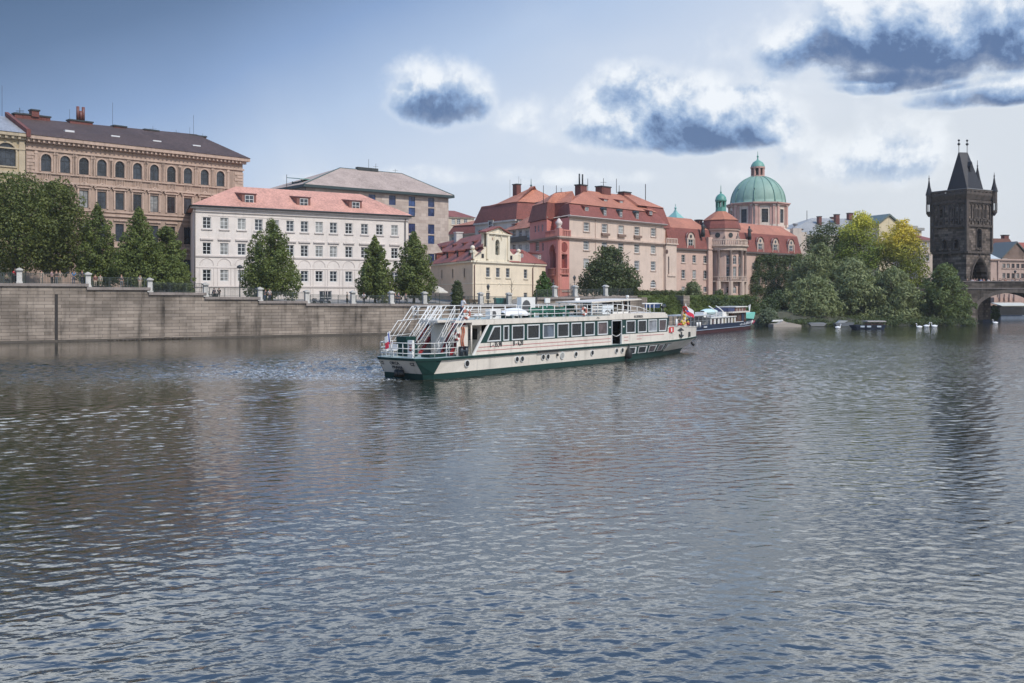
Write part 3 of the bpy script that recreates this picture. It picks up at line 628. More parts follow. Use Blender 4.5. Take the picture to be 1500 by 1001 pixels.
    for s in (-1, 1): mb.slab(fr, [(uc + s * (w2 + .5), z(342.5)), (uc + s * (w2 + .5), z(341)), (uc, z(331.5)), (uc, z(333.5))][::s], -.4, 1.1)
    mb.build("gable_roof", maroon_tile, rf)
    mb = MB()
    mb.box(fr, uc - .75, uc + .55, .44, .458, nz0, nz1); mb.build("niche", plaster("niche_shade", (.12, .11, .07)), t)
    for px in (706.7, 748.6): window(t, fr, U(px), z(379.5), .7, .7, 1, 1, brown_frame, tr, v=-.2, sill=False)
    s_ = thing("statue", "dark weathered statue standing in the niche of the yellow gable", "statue", fr.pt(uc - .1, .2, nz0))
    mb = MB(); c = fr.pt(uc - .1, .2, 0); q = nz0
    mb.lathe(c, [(.36, q), (.36, q + .15), (.3, q + .16), (.27, q + .5), (.2, q + 1.0), (.3, q + 1.35), (.28, q + 1.5), (.09, q + 1.58), (.09, q + 1.63)], 10); mb.ball((c[0], c[1], q + 1.78), .17)
    mb.tube([fr.pt(uc - .38, .15, q + 1.45), fr.pt(uc - .45, 0, q + 1.1), fr.pt(uc - .15, -.1, q + 1.0)], .09, 6); mb.tube([fr.pt(uc + .18, .15, q + 1.45), fr.pt(uc + .28, .05, q + 1.1), fr.pt(uc + .1, -.08, q + 1.2)], .09, 6)
    mb.build("figure", simple("bronze_statue", (.05, .05, .03)), s_)
yellow_house()

# ---------------------------------------------------------------- red and pale school with mansard
def school():
    fr = Fr(838, 180, 2043); k0 = fr.u(818.7); K = fr.pt(k0, 0, 0); fl = Fr(818.7, K[1], 293)
    t = thing("school", "big four storey school, red corner loggia and pale pink front under orange mansard roof", "building", K)
    pale = plaster("pale_pink_render", (.57, .45, .37), ang=fr.ang, var=.1, streak=.12); red = plaster("red_render", (.58, .23, .19), ang=fl.ang, var=.12, streak=.15); rtr = plaster("red_trim", (.56, .24, .19), ang=fl.ang, var=.1)
    ptr = plaster("pale_trim", (.5, .38, .31), ang=fr.ang); bal = simple("balustrade_brown", (.2, .13, .1))
    zs = fr.z(838, 347.3); ze = fr.z(838, 318.8); uR = fr.u(972); u0 = fr.u(834)
    C = [859, 885.6, 909.5, 933, 957]
    ws = row(fr, C, 326, 339, 859, 1.75, cols=4, rows=3, hood="frame") + row(fr, C, 353, 366.5, 859, 1.75, cols=4, rows=3) + row(fr, C, 379, 393.5, 859, 1.75, cols=4, rows=3)
    ws += row(fr, C, 408.5, 421, 859, 2.0, cols=4, rows=3, arch=True)
    face(t, fr, u0, uR, 4, ze, ws, pale, fm=white_frame, stone=ptr, bar=.12)
    # projecting bay right
    ub0, ub1 = uR, fr.u(987.5); mb = MB()
    nu = (fr.u(974) + fr.u(977.5)) / 2
    mb.wall(fr, ub0, ub1, 4, zs - .2, [(nu, .5, fr.z(974, 402), fr.z(974, 376), False)], .4, v=-.6); mb.wall(fr, ub0, ub1, zs - .2, ze - .3, v=1.2)
    e1 = fr.turn(ub0, -.6, R(90)); mb.wall(e1, 0, 2.0, 4, zs - .2); e2 = fr.turn(ub1, -.6, R(90)); mb.wall(e2, 0, 14, 4, zs - .2); e3 = fr.turn(ub0, 0, R(90)); mb.wall(e3, 0, 1.2, zs - .2, ze - .3)
    mb.box(fr, ub0, ub1, -.62, 1.2, zs - .55, zs - .2); mb.box(fr, ub0 - .2, ub1 + .3, -.9, .3, zs - .2, zs + .02)
    mb.build("bay", pale, t)
    mb = MB(); p = fr.pt(fr.u(973), -.6, fr.z(973, 369)); p2 = fr.pt(fr.u(973), -.66, fr.z(973, 369)); mb.tube([p, p2], .45, 12); mb.box(fr, nu - .2, nu + .2, -.25, -.22, fr.z(974, 402), fr.z(974, 376)); mb.build("niche", simple("niche_dark", (.1, .06, .05)), t)
    mb = MB(); n = 7
    for i in range(n + 1): q = ub0 + (ub1 - ub0) * i / n; mb.box(fr, q - .08, q + .08, -.8, -.62, zs + .03, zs + .9)
    mb.box(fr, ub0, ub1, -.84, -.58, zs + .9, zs + 1.06); mb.box(fr, ub0 + .5, ub1 - .5, -.8, -.605, fr.z(974, 405), fr.z(974, 402)); mb.build("balustrade", pale, t)
    # string course / eaves
    mb = MB(); mb.box(fr, k0 - .5, uR - .01, -.55, .05, zs - .25, zs + .02); mb.box(fr, k0 - .2, uR - .01, -.3, -.003, zs - .5, zs - .25)
    mb.box(fr, u0 - .3, uR + .5, -.5, .1, ze, ze + .3); mb.box(fr, k0, uR, -.12, -.004, fr.z(880, 425.5) - .3, fr.z(880, 425.5)); 
    mb.build("string_course", ptr, t)
    mb = MB()
    for px in C[1:4]: u = fr.u(px); z = fr.z(px, 341 + (px - 859) * .07); mb.box(fr, u - 1.2, u + 1.2, -.45, -.01, z - .35, z + .1)
    mb.build("window_box", bal, t)
    mb = MB(); p = fr.pt(fr.u(872), -.1, 5); mb.tube([p, (p[0], p[1], ze)], .06, 5); mb.build("downpipe", ptr, t)
    # red loggia block: right face
    mb = MB(); ua = (fr.u(820.5) + fr.u(831.5)) / 2; zo = fr.z(826, 362.5)
    q = MB(); q.wall(fr, k0, u0, 4, zs - .5, [(ua, 2.0, fr.z(826, 400), fr.z(826, 372.5), False)], .8)
    q.build("corner_wall", red, t)
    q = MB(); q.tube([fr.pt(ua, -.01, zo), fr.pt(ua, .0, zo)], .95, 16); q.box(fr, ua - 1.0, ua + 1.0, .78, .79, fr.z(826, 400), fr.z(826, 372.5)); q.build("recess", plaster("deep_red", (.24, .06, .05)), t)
    q = MB(); q.arc(fr, ua, zo, .95, .15, -.08, -.012, 20, a0=0, a1=2 * math.pi)
    for i in range(6): x = ua - 1.1 + i * .44; q.box(fr, x - .08, x + .08, -.25, -.08, fr.z(826, 401), fr.z(826, 394.5))
    q.box(fr, ua - 1.3, ua + 1.3, -.3, -.01, fr.z(826, 394.5), fr.z(826, 393)); q.box(fr, ua - 1.3, ua + 1.3, -.35, -.01, fr.z(826, 402.5), fr.z(826, 401))
    q.box(fr, k0 - .1, fr.u(821.5), -.2, -.005, 4, zs - .5)
    q.build("corner_balcony", rtr, t)
    window(t, fr, ua, fr.z(826, 420), .9, 1.9, 2, 3, white_frame, rtr, sill=False, v=-.05)
    # left face
    z = lambda py, px=810: fl.z(px, py)
    uL = fl.u(776); um = fl.u(801)
    ws = row(fl, [787], 349.5 + 5, 368, 787, 2.3, cols=3, rows=2) + row(fl, [795], 356, 368, 795, .9, cols=1, rows=2) + row(fl, [790.5], 376.5, 381, 790, 1.2, cols=2, rows=1) + row(fl, [810], 409, 425, 810, 1.6, arch=True)
    ops = [(q_["u"], q_["w"], q_["zb"], q_["zb"] + q_["h"], q_.get("arch", False)) for q_ in ws] + [(fl.u(810), (fl.u(814.5) - fl.u(805.5)), z(394), z(358.5), True)]
    mb = MB(); mb.wall(fl, uL, 0, 4, zs - .5, ops, .7); 
    for q_ in ws: k = {a_: b_ for a_, b_ in q_.items() if a_ not in ("u", "zb", "w", "h")}; window(t, fl, q_["u"], q_["zb"], q_["w"], q_["h"], fm=white_frame, stone=rtr, sill=False, **k)
    ws = row(fl, [784, 788.8, 794.5], 330.5, 340, 788, .85, cols=1, rows=2)
    ops = [(q_["u"], q_["w"], q_["zb"], q_["zb"] + q_["h"], False) for q_ in ws]; mb.wall(fl, uL, um, zs - .5, ze - .05, ops, .25)
    for q_ in ws: window(t, fl, q_["u"], q_["zb"], q_["w"], q_["h"], 1, 2, white_frame, rtr, sill=False)
    s1 = fl.pt(um, 0, 0); s2 = fr.pt(u0, 0, 0); s3 = (s1[0] + 1.2, s1[1] + 2.5)
    mb.add([(s1[0], s1[1], zs - .5), (s3[0], s3[1], zs - .5), (s3[0], s3[1], ze), (s1[0], s1[1], ze)]); mb.add([(s3[0], s3[1], zs - .5), (s2[0], s2[1], zs - .5), (s2[0], s2[1], ze), (s3[0], s3[1], ze)])
    mb.add([(s1[0], s1[1], zs - .3), (K[0], K[1], zs - .3), (s2[0], s2[1], zs - .3), (s3[0], s3[1], zs - .3)])
    e = fl.turn(uL, 0, R(90)); mb.wall(e, 0, 6, 4, ze); mb.build("left_wall", red, t)
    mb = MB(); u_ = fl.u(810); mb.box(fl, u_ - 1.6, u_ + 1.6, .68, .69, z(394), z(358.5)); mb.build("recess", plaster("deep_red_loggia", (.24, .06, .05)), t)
    mb = MB(); mb.box(fl, uL, .3, -.5, .05, zs - .25, zs + .023); mb.box(fl, uL, .2, -.25, -.003, zs - .5, zs - .253); mb.build("string_course", bal, t)
    mb = MB(); ww = fl.u(814.5) - fl.u(805.5)
    mb.arc(fl, u_, z(358.5) - ww / 2, ww / 2, .22, -.15, -.005, 12)
    for i in range(9): x = u_ - 1.6 + i * .4; mb.box(fl, x - .08, x + .08, -.4, -.2, z(402), z(394.5))
    mb.box(fl, u_ - 1.9, u_ + 1.9, -.5, -.1, z(394.5), z(393)); mb.box(fl, u_ - 2, u_ + 2, -.5, -.01, z(404), z(402))
    mb.box(fl, fl.u(816), .1, -.18, -.006, 4, zs - .5)
    mb.build("loggia_balcony", rtr, t)
    # roof balcony on the corner
    mb = MB()
    for f_, a_, b_ in ((fl, um, -.1), (fr, k0 + .1, u0)):
        n = max(3, int(abs(b_ - a_) / .45))
        for i in range(n + 1): x = a_ + (b_ - a_) * i / n; mb.box(f_, x - .09, x + .09, -.3, -.1, zs + .05, zs + 1.0)
        mb.box(f_, a_, b_, -.36, -.04, zs + 1.0, zs + 1.2)
    mb.box(fr, k0 - .5, k0 + .5, -.5, .5, zs + .04, zs + 1.35)
    mb.build("terrace_balustrade", rtr, t)
    mb = MB(); c = fr.pt(k0, 0, 0); mb.lathe(c, [(.4, zs + 1.35), (.55, zs + 1.5), (.3, zs + 1.75), (.62, zs + 2.1), (.62, zs + 2.5), (.35, zs + 2.8), (.25, zs + 3.0), (.02, zs + 3.2)], 12); mb.build("urn", plaster("urn_stone", (.6, .5, .45)), t)
    # roofs
    mb = MB(); e = ze + .31; zm = fr.z(846, 299.5, 1.3); iu = fr.u(837); Dd = 14
    kk = .595; a_ = [(u0 - .4, -.5), (uR + .5, -.5), (uR + .5, Dd), (u0 - .4 + kk * Dd, Dd)]; b_ = [(u0 + 1.2, 1.0), (uR - 1.3, 1.0), (uR - 1.3, Dd - 1.5), (u0 + 1.2 + kk * Dd, Dd - 1.5)]
    mb.prism(fr, a_, e, zm, 1, top=b_)
    v = 7; zr = fr.z(857.6, 279, v); o = .25
    roofpoly(mb, fr.pt(b_[0][0] - o, b_[0][1] - o, zm + .01), fr.pt(b_[1][0] + o, b_[1][1] - o, zm + .01), fr.pt(b_[2][0] + o, b_[2][1] + o, zm + .01), fr.pt(b_[3][0] - o, b_[3][1] + o, zm + .01), fr.pt(fr.u(857.6, v), v, zr), fr.pt(fr.u(919, v), v, zr))
    rf = mb.build("roof", [orange_tile, maroon_tile], t)
    mb = MB(); mb.tube([fr.pt(u0 - .6, -.6, e - .05), fr.pt(uR + .6, -.6, e - .05)], .1, 5); mb.tube([fr.pt(u0 - .4, -.55, e), fr.pt(s3[0], s3[1], e) if False else (s3[0], s3[1], e), (s1[0], s1[1], e)], .12, 5); mb.build("gutter", simple("pale_gutter", (.45, .4, .36)), rf)
    # left roof over the red part
    mb = MB(); P = [fl.pt(uL - .3, -.3, ze), fl.pt(um + .3, -.3, ze), (s3[0] + .3, s3[1] - .3, ze), (s2[0] + 1, s2[1] + 3, ze), fl.pt(uL, 11, ze)]
    zm2 = fl.z(795, 300.5, 1.2); cx = sum(p[0] for p in P) / 5; cy = sum(p[1] for p in P) / 5
    T = [(p[0] + (cx - p[0]) * .16, p[1] + (cy - p[1]) * .16, zm2) for p in P]
    for i in range(5): j = (i + 1) % 5; mb.add([P[i], P[j], T[j], T[i]], 1)
    T2 = [(p[0] + (p[0] - cx) * .04, p[1] + (p[1] - cy) * .04, zm2 + .02) for p in T]; A_ = (cx - .5, cy - 1, fl.z(810, 289, 5)); B_ = (cx + 3.0, cy + 1.0, A_[2] + .6)
    mb.add([T2[0], T2[1], A_], 0); mb.add([T2[1], T2[2], A_], 0); mb.add([T2[2], T2[3], B_, A_], 0); mb.add([T2[3], T2[4], B_], 0); mb.add([T2[4], T2[0], A_, B_], 0)
    mb.build("corner_roof", [orange_tile, maroon_tile], rf)
    dm = [maroon_tile, maroon_tile, white_frame, PANES[1]]; dv = [simple("dormer_dark", (.1, .08, .07)), dark_metal, white_frame, PANES[0]]
    for px in (883.6, 907, 931): dormer(rf, fr, fr.u(px, .3), fr.z(px, 320 + (px - 883) * .09, .3), 1.1, 1.6, -.1, 2, "arch", dv)
    for px in (858, 952): dormer(rf, fr, fr.u(px, .4), fr.z(px, 310 + (px - 858) * .06, .5), 1.5, .8, .2, 1.8, "shed", dm)
    for px, py in ((885, 296), (908, 298)): dormer(rf, fr, fr.u(px, 3.5), fr.z(px, py, 3.5), 1.6, .45, 3.2, 5, "shed", dm)
    for px, v_, w, d, y0, y1, pots in ((851, 7, 2, 1.4, 287, 272.5, 2), (883.6, 7, 3, 1.6, 286, 275, 0), (915, 7, 2.4, 1.5, 291, 283, 0), (823.5, 9, 1.9, 1.4, 296, 284, 0), (811, 9, 1.2, 1, 294, 289.5, 0)):
        chimney(rf, fr, fr.u(px, v_), v_, w, d, fr.z(px, y0, v_), fr.z(px, y1, v_), [brick_red, dark_metal], pots)
    for px, y0, y1 in ((861, 282, 262), (884, 276, 261.5), (903, 283, 262), (907, 284, 272), (796, 298, 272), (815, 290, 272), (822, 285, 276)): mast(rf, fr.pt(fr.u(px, 7), 7, fr.z(px, y0, 7)), fr.z(px, y1, 7) - fr.z(px, y0, 7), dark_metal, .06, 1 if px == 884 else 0)
    # rear wing roof at the right
    mb = MB(); ub = fr.u(987.5); zq = ze - .3; mb.prism(fr, [(uR - 4, .9), (ub + .3, .9), (ub + .3, Dd), (uR - 4, Dd)], zq, zq + 4.2, 1, top=[(uR - 3, 2), (ub - 1, 2), (ub - 1, Dd - 1), (uR - 3, Dd - 1)])
    hip(mb, fr, uR - 6, ub - .8, 1.8, Dd - .8, zq + 4.21, zq + 7.4, 1.5, 5, 0); mb.build("wing_roof", [orange_tile, maroon_tile], rf)
    mast(rf, fr.pt(fr.u(945.5, 9), 9, zr - 4), 7.3, dark_metal, .09)
    # back body
    mb = MB(); mb.prism(fr, [(u0 + 1.5, 1.5), (uR, 1.5), (uR, Dd - .4), (u0 + .9 + .595 * Dd, Dd - .4)], 4, ze); mb.build("rear_wall", pale, t)
school()
# ---------------------------------------------------------------- pink wing with rotunda and ivy
def rotunda():
    fr = Fr(988, 206, 2300); a = fr.ang
    t = thing("academy_wing", "pink wing with round columned pavilion, small green cupola and scrolled attic dormers", "building", fr.pt(0, 0, 0))
    st = plaster("pink_render", (.54, .38, .31), ang=a, var=.12, streak=.15); tr = plaster("pink_trim", (.55, .43, .35), ang=a, var=.12); col = plaster("column_stone", (.3, .23, .2), var=.3)
    ze = fr.z(988, 366); u1 = fr.u(1171); R_ = 5.0; uc = fr.u(1040.5) + R_
    ul, ur = uc - R_, uc + R_
    ws = row(fr, [1001, 1017, 1033], 373.5, 384.5, 1001, 1.25, cols=2, rows=3) + row(fr, [1001, 1017, 1033], 395.5, 408, 1001, 1.25, cols=2, rows=3) + row(fr, [1001, 1017, 1033], 420, 428, 1001, 1.2)
    face(t, fr, -4, ul, 4, ze, ws, st, fm=white_frame, stone=tr)
    P = [1112, 1122.5, 1134, 1144, 1157]
    ws = row(fr, [1104] + P, 386, 396, 1134, 1.15, cols=2, rows=2) + row(fr, P, 407, 418, 1134, 1.15, cols=2, rows=2)
    face(t, fr, ur, u1, 2, ze, ws, st, fm=white_frame, stone=tr)
    mb = MB(); e = fr.turn(u1, 0, R(90)); mb.wall(e, 0, 12, 2, ze); mb.box(fr, -4, u1 - .02, .6, 12, 2, ze - .02); mb.build("side_wall", st, t)
    mb = MB(); mb.box(fr, -4, ul, -.5, .05, ze - .02, ze + .35); mb.box(fr, ur, u1 + .3, -.5, .05, ze - .02, ze + .35); mb.build("eaves", simple("dark_eaves", (.1, .08, .07)), t)
    mb = MB(); z = ze + .36; 
    for x0, x1 in ((-2, ul + .5), (ur - .5, u1 + .3)): mb.wedge(fr, [(-.45, z), (.8, z + 4.3), (5.5, z + 7.0), (11, z)], x0, x1, 0); mb.wedge(fr, [(-.47, z), (.78, z + 4.3), (.9, z + 4.2), (-.2, z - .01)], x0 + .01, x1 - .01, 1)
    rf = mb.build("roof", [orange_tile, maroon_tile], t)
    dm = [tr, maroon_tile, white_frame, PANES[0]]
    for px in (1010, 1111.8, 1134, 1157): dormer(rf, fr, fr.u(px), ze + .5, 2.5, 2.1, -.25, 2.0, "baroque", dm)
    # side bays flanking the drum
    for x0, x1 in ((ul - 1.5, ul), (ur, ur + 1.2)): mb = MB(); mb.box(fr, x0, x1, -.6, -.01, 4, ze + 3); mb.box(fr, x0 - .2, x1 + .2, -.8, .2, ze + .36, ze + .6); mb.build("flanking_pier", st, t)
    # rotunda
    c = fr.pt(uc, .2, 0); q = fr.ang; a0, a1 = q - math.pi, q; z = lambda py: fr.z(1066.5, py, -2)
    zc0, zc1 = z(367), z(360)
    mb = MB(); N = 48
    opn = []; wall_r = R_ - .7
    # curved wall in facets, with openings between columns
    def cpt(r, k): aa = a0 + (a1 - a0) * k; return (c[0] + r * math.cos(aa), c[1] + r * math.sin(aa))
    n = 9; ks = [i / n for i in range(n + 1)]
    seg = []
    for i in range(n):
        p, q2 = cpt(wall_r, ks[i]), cpt(wall_r, ks[i + 1]); f_ = Fr(O=p, d=(q2[0] - p[0], q2[1] - p[1])); L = math.hypot(q2[0] - p[0], q2[1] - p[1]); seg.append((f_, L))
        ops = []
        if i in (2, 4, 6, 5, 3): 
            wn = [dict(zb=z(409), h=z(391) - z(409), w=.85, cols=2, rows=4), dict(zb=z(387.5), h=z(374.5) - z(387.5), w=.85, cols=2, rows=3, arch=True), dict(zb=z(430), h=z(420) - z(430), w=.85, cols=2, rows=2, arch=True)]
            if i % 2 == 0 or True:
                for w_ in wn: ops.append((L / 2, w_["w"], w_["zb"], w_["zb"] + w_["h"], w_.get("arch", False))); window(t, f_, L / 2, w_["zb"], w_["w"], w_["h"], w_["cols"], w_["rows"], white_frame, tr, sill=False, arch=w_.get("arch", False))
        mb.wall(f_, 0, L, 3.5, zc0 + .1, ops, .22)
    mb.build("rotunda_wall", st, t)
    mb = MB(); zb = z(411.5)
    for k in (.13, .3, .5, .7, .87):
        p = cpt(R_ - .25, k); mb.lathe(p, [(.42, zb), (.42, zb + .25), (.3, zb + .35), (.31, zb + 2), (.25, zc0 - .5), (.36, zc0 - .3), (.38, zc0)], 12)
    mb.build("columns", col, t)
    mb = MB(); rib = lambda r0, z0, r1, z1: mb.lathe(c, [(r0, z0), (r1, z1)], 40)
    mb.lathe(c, [(R_ - .6, zc0 - .05), (R_ + .05, zc0 - .05), (R_ + .1, zc0 + .45), (R_ + .45, zc1 - .2), (R_ + .45, zc1 + .1), (R_ - .6, zc1 + .1)], 40, sm=False)
    mb.lathe(c, [(R_ - .8, 3.6), (R_ + .15, 3.6), (R_ + .15, zb - 1.4), (R_ - .8, zb - 1.4)], 9 * 4, sm=False, mi=0, a0=a0 + 2.6, a1=a0 + 2.61)
    for k in (.13, .3, .5, .7, .87): p = cpt(R_ - .2, k); mb.lathe(p, [(.55, 3.5), (.55, zb - .05)], 8, sm=False)
    mb.lathe(c, [(R_ - .7, zb - .25), (R_ + .1, zb - .25), (R_ + .1, zb - .02), (R_ - .7, zb - .02)], 40, sm=False)
    mb.build("cornice", tr, t)
    mb = MB(); zt0 = zc1 + .12; zt1 = z(352)
    for i in range(46):
        p = cpt(R_ + .15, i / 45 * 1.3 - .15)
        mb.lathe(p, [(.09, zt0), (.13, zt0 + .35), (.07, zt1 - .1)], 6)
    mb.lathe(c, [(R_, zt1 - .1), (R_ + .3, zt1 - .1), (R_ + .3, zt1 + .12), (R_, zt1 + .12)], 40, sm=False)
    for i in range(31):
        k = .15 + .7 * i / 30; p = cpt(R_ - .1, k); mb.lathe(p, [(.06, zb), (.09, zb + .3), (.05, zb + .75)], 5)
    mb.lathe(c, [(R_ - .25, zb + .75), (R_ + .05, zb + .75), (R_ + .05, zb + .9), (R_ - .25, zb + .9)], 40, sm=False)
    mb.build("balustrade", tr, t)
    # attic drum with oval windows, roof, cupola
    zd = z(336.5); c2 = fr.pt(uc - .1, .7, 0)
    Y2 = c2[1]; Z = lambda py: H + (HY - py) / F * Y2
    rd = 3.95
    mb = MB(); mb.lathe(c2, [(rd, zt0 - .1), (rd, Z(340)), (rd + .3, Z(339)), (rd + .35, Z(336.5)), (.1, Z(336.5))], 8, sm=False); mb.build("attic_drum", st, t)
    mb = MB()
    for ang in np.linspace(0, 2 * math.pi, 8, endpoint=False) + math.pi / 8:
        ap = rd * math.cos(math.pi / 8); p = (c2[0] + ap * math.cos(ang), c2[1] + ap * math.sin(ang), Z(346)); p2 = (c2[0] + (ap + .07) * math.cos(ang), c2[1] + (ap + .07) * math.sin(ang), Z(346)); mb.tube([p, p2], .55, 14)
    mb.build("oculus", dark_metal, t)
    mb = MB()
    for ang in np.linspace(0, 2 * math.pi, 8, endpoint=False):
        p = (c2[0] + (rd + .1) * math.cos(ang), c2[1] + (rd + .1) * math.sin(ang)); mb.lathe(p, [(.3, zt0), (.3, zt0 + .8), (.18, zt0 + .9), (.22, zt0 + 1.4), (.12, zt0 + 1.7), (.14, zt0 + 1.9), (.01, zt0 + 2.05)], 8)
    mb.build("figures", col, t)
    mb = MB(); mb.lathe(c2, [(rd + .5, Z(336.4)), (rd + .25, Z(330)), (rd - .15, Z(324.5)), (rd - .1, Z(323.5))], 8, mi=1, sm=False); mb.lathe(c2, [(rd + .05, Z(323.6)), (2.4, Z(315.5)), (1.15, Z(310))], 8, mi=0, sm=False); r2 = mb.build("pavilion_roof", [orange_tile, maroon_tile], t)
    mb = MB(); mb.lathe(c2, [(1.2, Z(311)), (1.1, Z(304)), (1.1, Z(303.9))], 8, sm=False)
    for ang in np.linspace(0, 2 * math.pi, 8, endpoint=False): p = (c2[0] + 1.0 * math.cos(ang), c2[1] + 1.0 * math.sin(ang)); mb.lathe(p, [(.17, Z(304)), (.17, Z(296))], 6, sm=False)
    mb.lathe(c2, [(.02, Z(303.9)), (1.1, Z(303.9))], 8)
    mb.lathe(c2, [(1.02, Z(296.5)), (1.2, Z(296)), (1.3, Z(294)), (1.25, Z(293)), (1.1, Z(289)), (.75, Z(286)), (.25, Z(284)), (.1, Z(282)), (.05, Z(272))], 16); mb.ball((c2[0], c2[1], Z(282)), .22); mb.build("cupola", simple("bright_copper", (.08, .25, .2), .5, var=.4), r2)
    for px, y0, y1, w in ((1006, 332, 328, 4), (1023.5, 333, 323.5, 2)): chimney(rf, fr, fr.u(px, 6), 6, w * .6, 1.2, fr.z(px, y0, 6) - 2, fr.z(px, y1, 6), [brick_red, dark_metal])
    for px in (1028, 1096):
        s_ = thing("statue", "dark robed statue on the left end of the rotunda parapet" if px == 1028 else "dark robed statue on the right end of the rotunda parapet", "statue", fr.pt(fr.u(px), -.3, ze + 3), "statues beside the rotunda")
        mb = MB(); p = fr.pt(fr.u(px), -.3, 0); q0 = ze + 3.0; mb.lathe(p, [(.45, q0 - .01), (.4, q0 + .3), (.5, q0 + .31), (.42, q0 + 1.2), (.33, q0 + 1.9), (.42, q0 + 2.4), (.2, q0 + 2.65), (.12, q0 + 2.7)], 10); mb.ball((p[0], p[1], q0 + 2.9), .23); mb.tube([(p[0] + .3, p[1], q0 + 2.4), (p[0] + .6, p[1] - .2, q0 + 2.0), (p[0] + .3, p[1] - .4, q0 + 1.8)], .11, 6); mb.build("figure", dark_metal, s_)
    return fr, ze, ur, u1
rfr, rze, rur, ru1 = rotunda()

# ---------------------------------------------------------------- green domed church
def church():
    Y = 300; k = Y / F; c = ((1110 - CX) * k, Y); z = lambda py: H + (HY - py) * k
    t = thing("domed_church", "church with large green copper dome on a pink drum with tall windows and lantern", "church", (c[0], c[1], 0))
    pk = plaster("church_pink", (.52, .31, .26), var=.15); cr = plaster("church_cream", (.62, .52, .44), var=.15); a0 = math.radians(-90 - 22.5 + 1)
    Rd = 8.6; apo = Rd * math.cos(math.pi / 8)
    mb = MB(); mc = MB()
    for i in range(8):
        p = [(c[0] + Rd * math.cos(a0 + (i + j) * math.pi / 4), c[1] + Rd * math.sin(a0 + (i + j) * math.pi / 4)) for j in (0, 1)]
        f_ = Fr(O=p[0], d=(p[1][0] - p[0][0], p[1][1] - p[0][1])); L = 2 * Rd * math.sin(math.pi / 8)
        mc.wall(f_, 0, L, z(347), z(301), [(L / 2, 1.95, z(328.5), z(309), False)], .4)
        if i in (0, 1, 7, 2, 6): window(t, f_, L / 2, z(328.5), 1.95, z(309) - z(328.5), 2, 5, dark_frame, cr, v=.0, recess=.25, bar=.1, panes=[PANES[0], PANES[1]], sill=False, hood="frame")
        for s in (L * .1, L * .9): mb.box(f_, s - .38, s + .38, -.35, -.01, z(331), z(303.5)); mc.box(f_, s - .48, s + .48, -.5, -.02, z(304.5), z(303)); mc.box(f_, s - .48, s + .48, -.45, -.02, z(334), z(331))
        for s in (L * .24, L * .76): mb.box(f_, s - .22, s + .22, -.15, -.01, z(331), z(303.5))
        mc.box(f_, -.2, L + .2, -.7, -.01, z(342), z(337.5)); mb.box(f_, L * .35, L * .65, -.3, -.015, z(337.4), z(334))
        mb.box(f_, -.4, L + .4, -.6, -.012, z(303), z(301.2)); mb.box(f_, -.5, L + .5, -.9, .3, z(301.1), z(299.4))
    mc.build("drum_wall", cr, t); mb.build("pilasters", pk, t)
    mb = MB(); prof = [(Rd + .1, z(299.3)), (Rd - .25, z(298.6))]; Rb = 8.05; h = z(259) - z(298.5)
    for i in range(0, 15): q = i / 14 * math.pi / 2 * .93; prof.append((Rb * math.cos(q), z(298.5) + h * 1.02 * math.sin(q)))
    mb.lathe(c, prof, 64); 
    mb.build("dome", simple("dome_copper", (.215, .33, .265), .6, var=.55, scale=.5), t)
    mb = MB()
    for i in range(16):
        q = i / 16 * 2 * math.pi + a0; mb.tube([(c[0] + (r + .05) * math.cos(q), c[1] + (r + .05) * math.sin(q), zz) for r, zz in prof[2:]], .2 if i % 2 == 0 else .08, 5)
    mb.build("dome_ribs", simple("rib_copper", (.14, .26, .21), .6), t)
    mb = MB()
    for i in range(8):
        q = i / 8 * 2 * math.pi + a0 + .39; p = (c[0] + 1.75 * math.cos(q), c[1] + 1.75 * math.sin(q)); mb.lathe(p, [(.42, z(260)), (.35, z(258)), (.35, z(247)), (.45, z(245.5))], 6, sm=False)
    mb.lathe(c, [(2.0, z(261)), (2.0, z(257.5)), (.1, z(257.5))], 16, sm=False); mb.lathe(c, [(1.2, z(257.5)), (1.2, z(247))], 16, sm=False, mi=1); mb.lathe(c, [(2.15, z(247.5)), (2.2, z(245)), (.1, z(245))], 16, sm=False)
    mb.build("lantern", [pk, dark_metal], t)
    mb = MB(); mb.lathe(c, [(2.1, z(245)), (1.95, z(242)), (1.5, z(238.5)), (.8, z(236)), (.35, z(235)), (.2, z(232)), (.12, z(229)), (.05, z(222))], 20); mb.ball((c[0], c[1], z(229.5)), .32); mb.build("lantern_cap", copper, t)
    mb = MB(); mb.box(W, c[0] - 15, c[0] + 12, Y - 9.5, Y + 20, 4, z(343)); mb.box(W, c[0] + 7.5, c[0] + 10, Y - 11, Y - 8, 4, z(338)); mb.build("nave", cr, t)
    mb = MB(); mb.add([(c[0] - 15, Y - 9.6, z(347)), (c[0] - 6, Y - 9.6, z(347)), (c[0] - 5, Y - 5, z(338)), (c[0] - 15, Y - 5, z(338))]); mb.lathe((c[0] + 8.6, Y - 9.5), [(1.2, z(338)), (.9, z(336.5)), (.35, z(335)), (.7, z(333)), (.8, z(331)), (.2, z(330.5))], 10); mb.build("nave_roof", slate, t)
church()

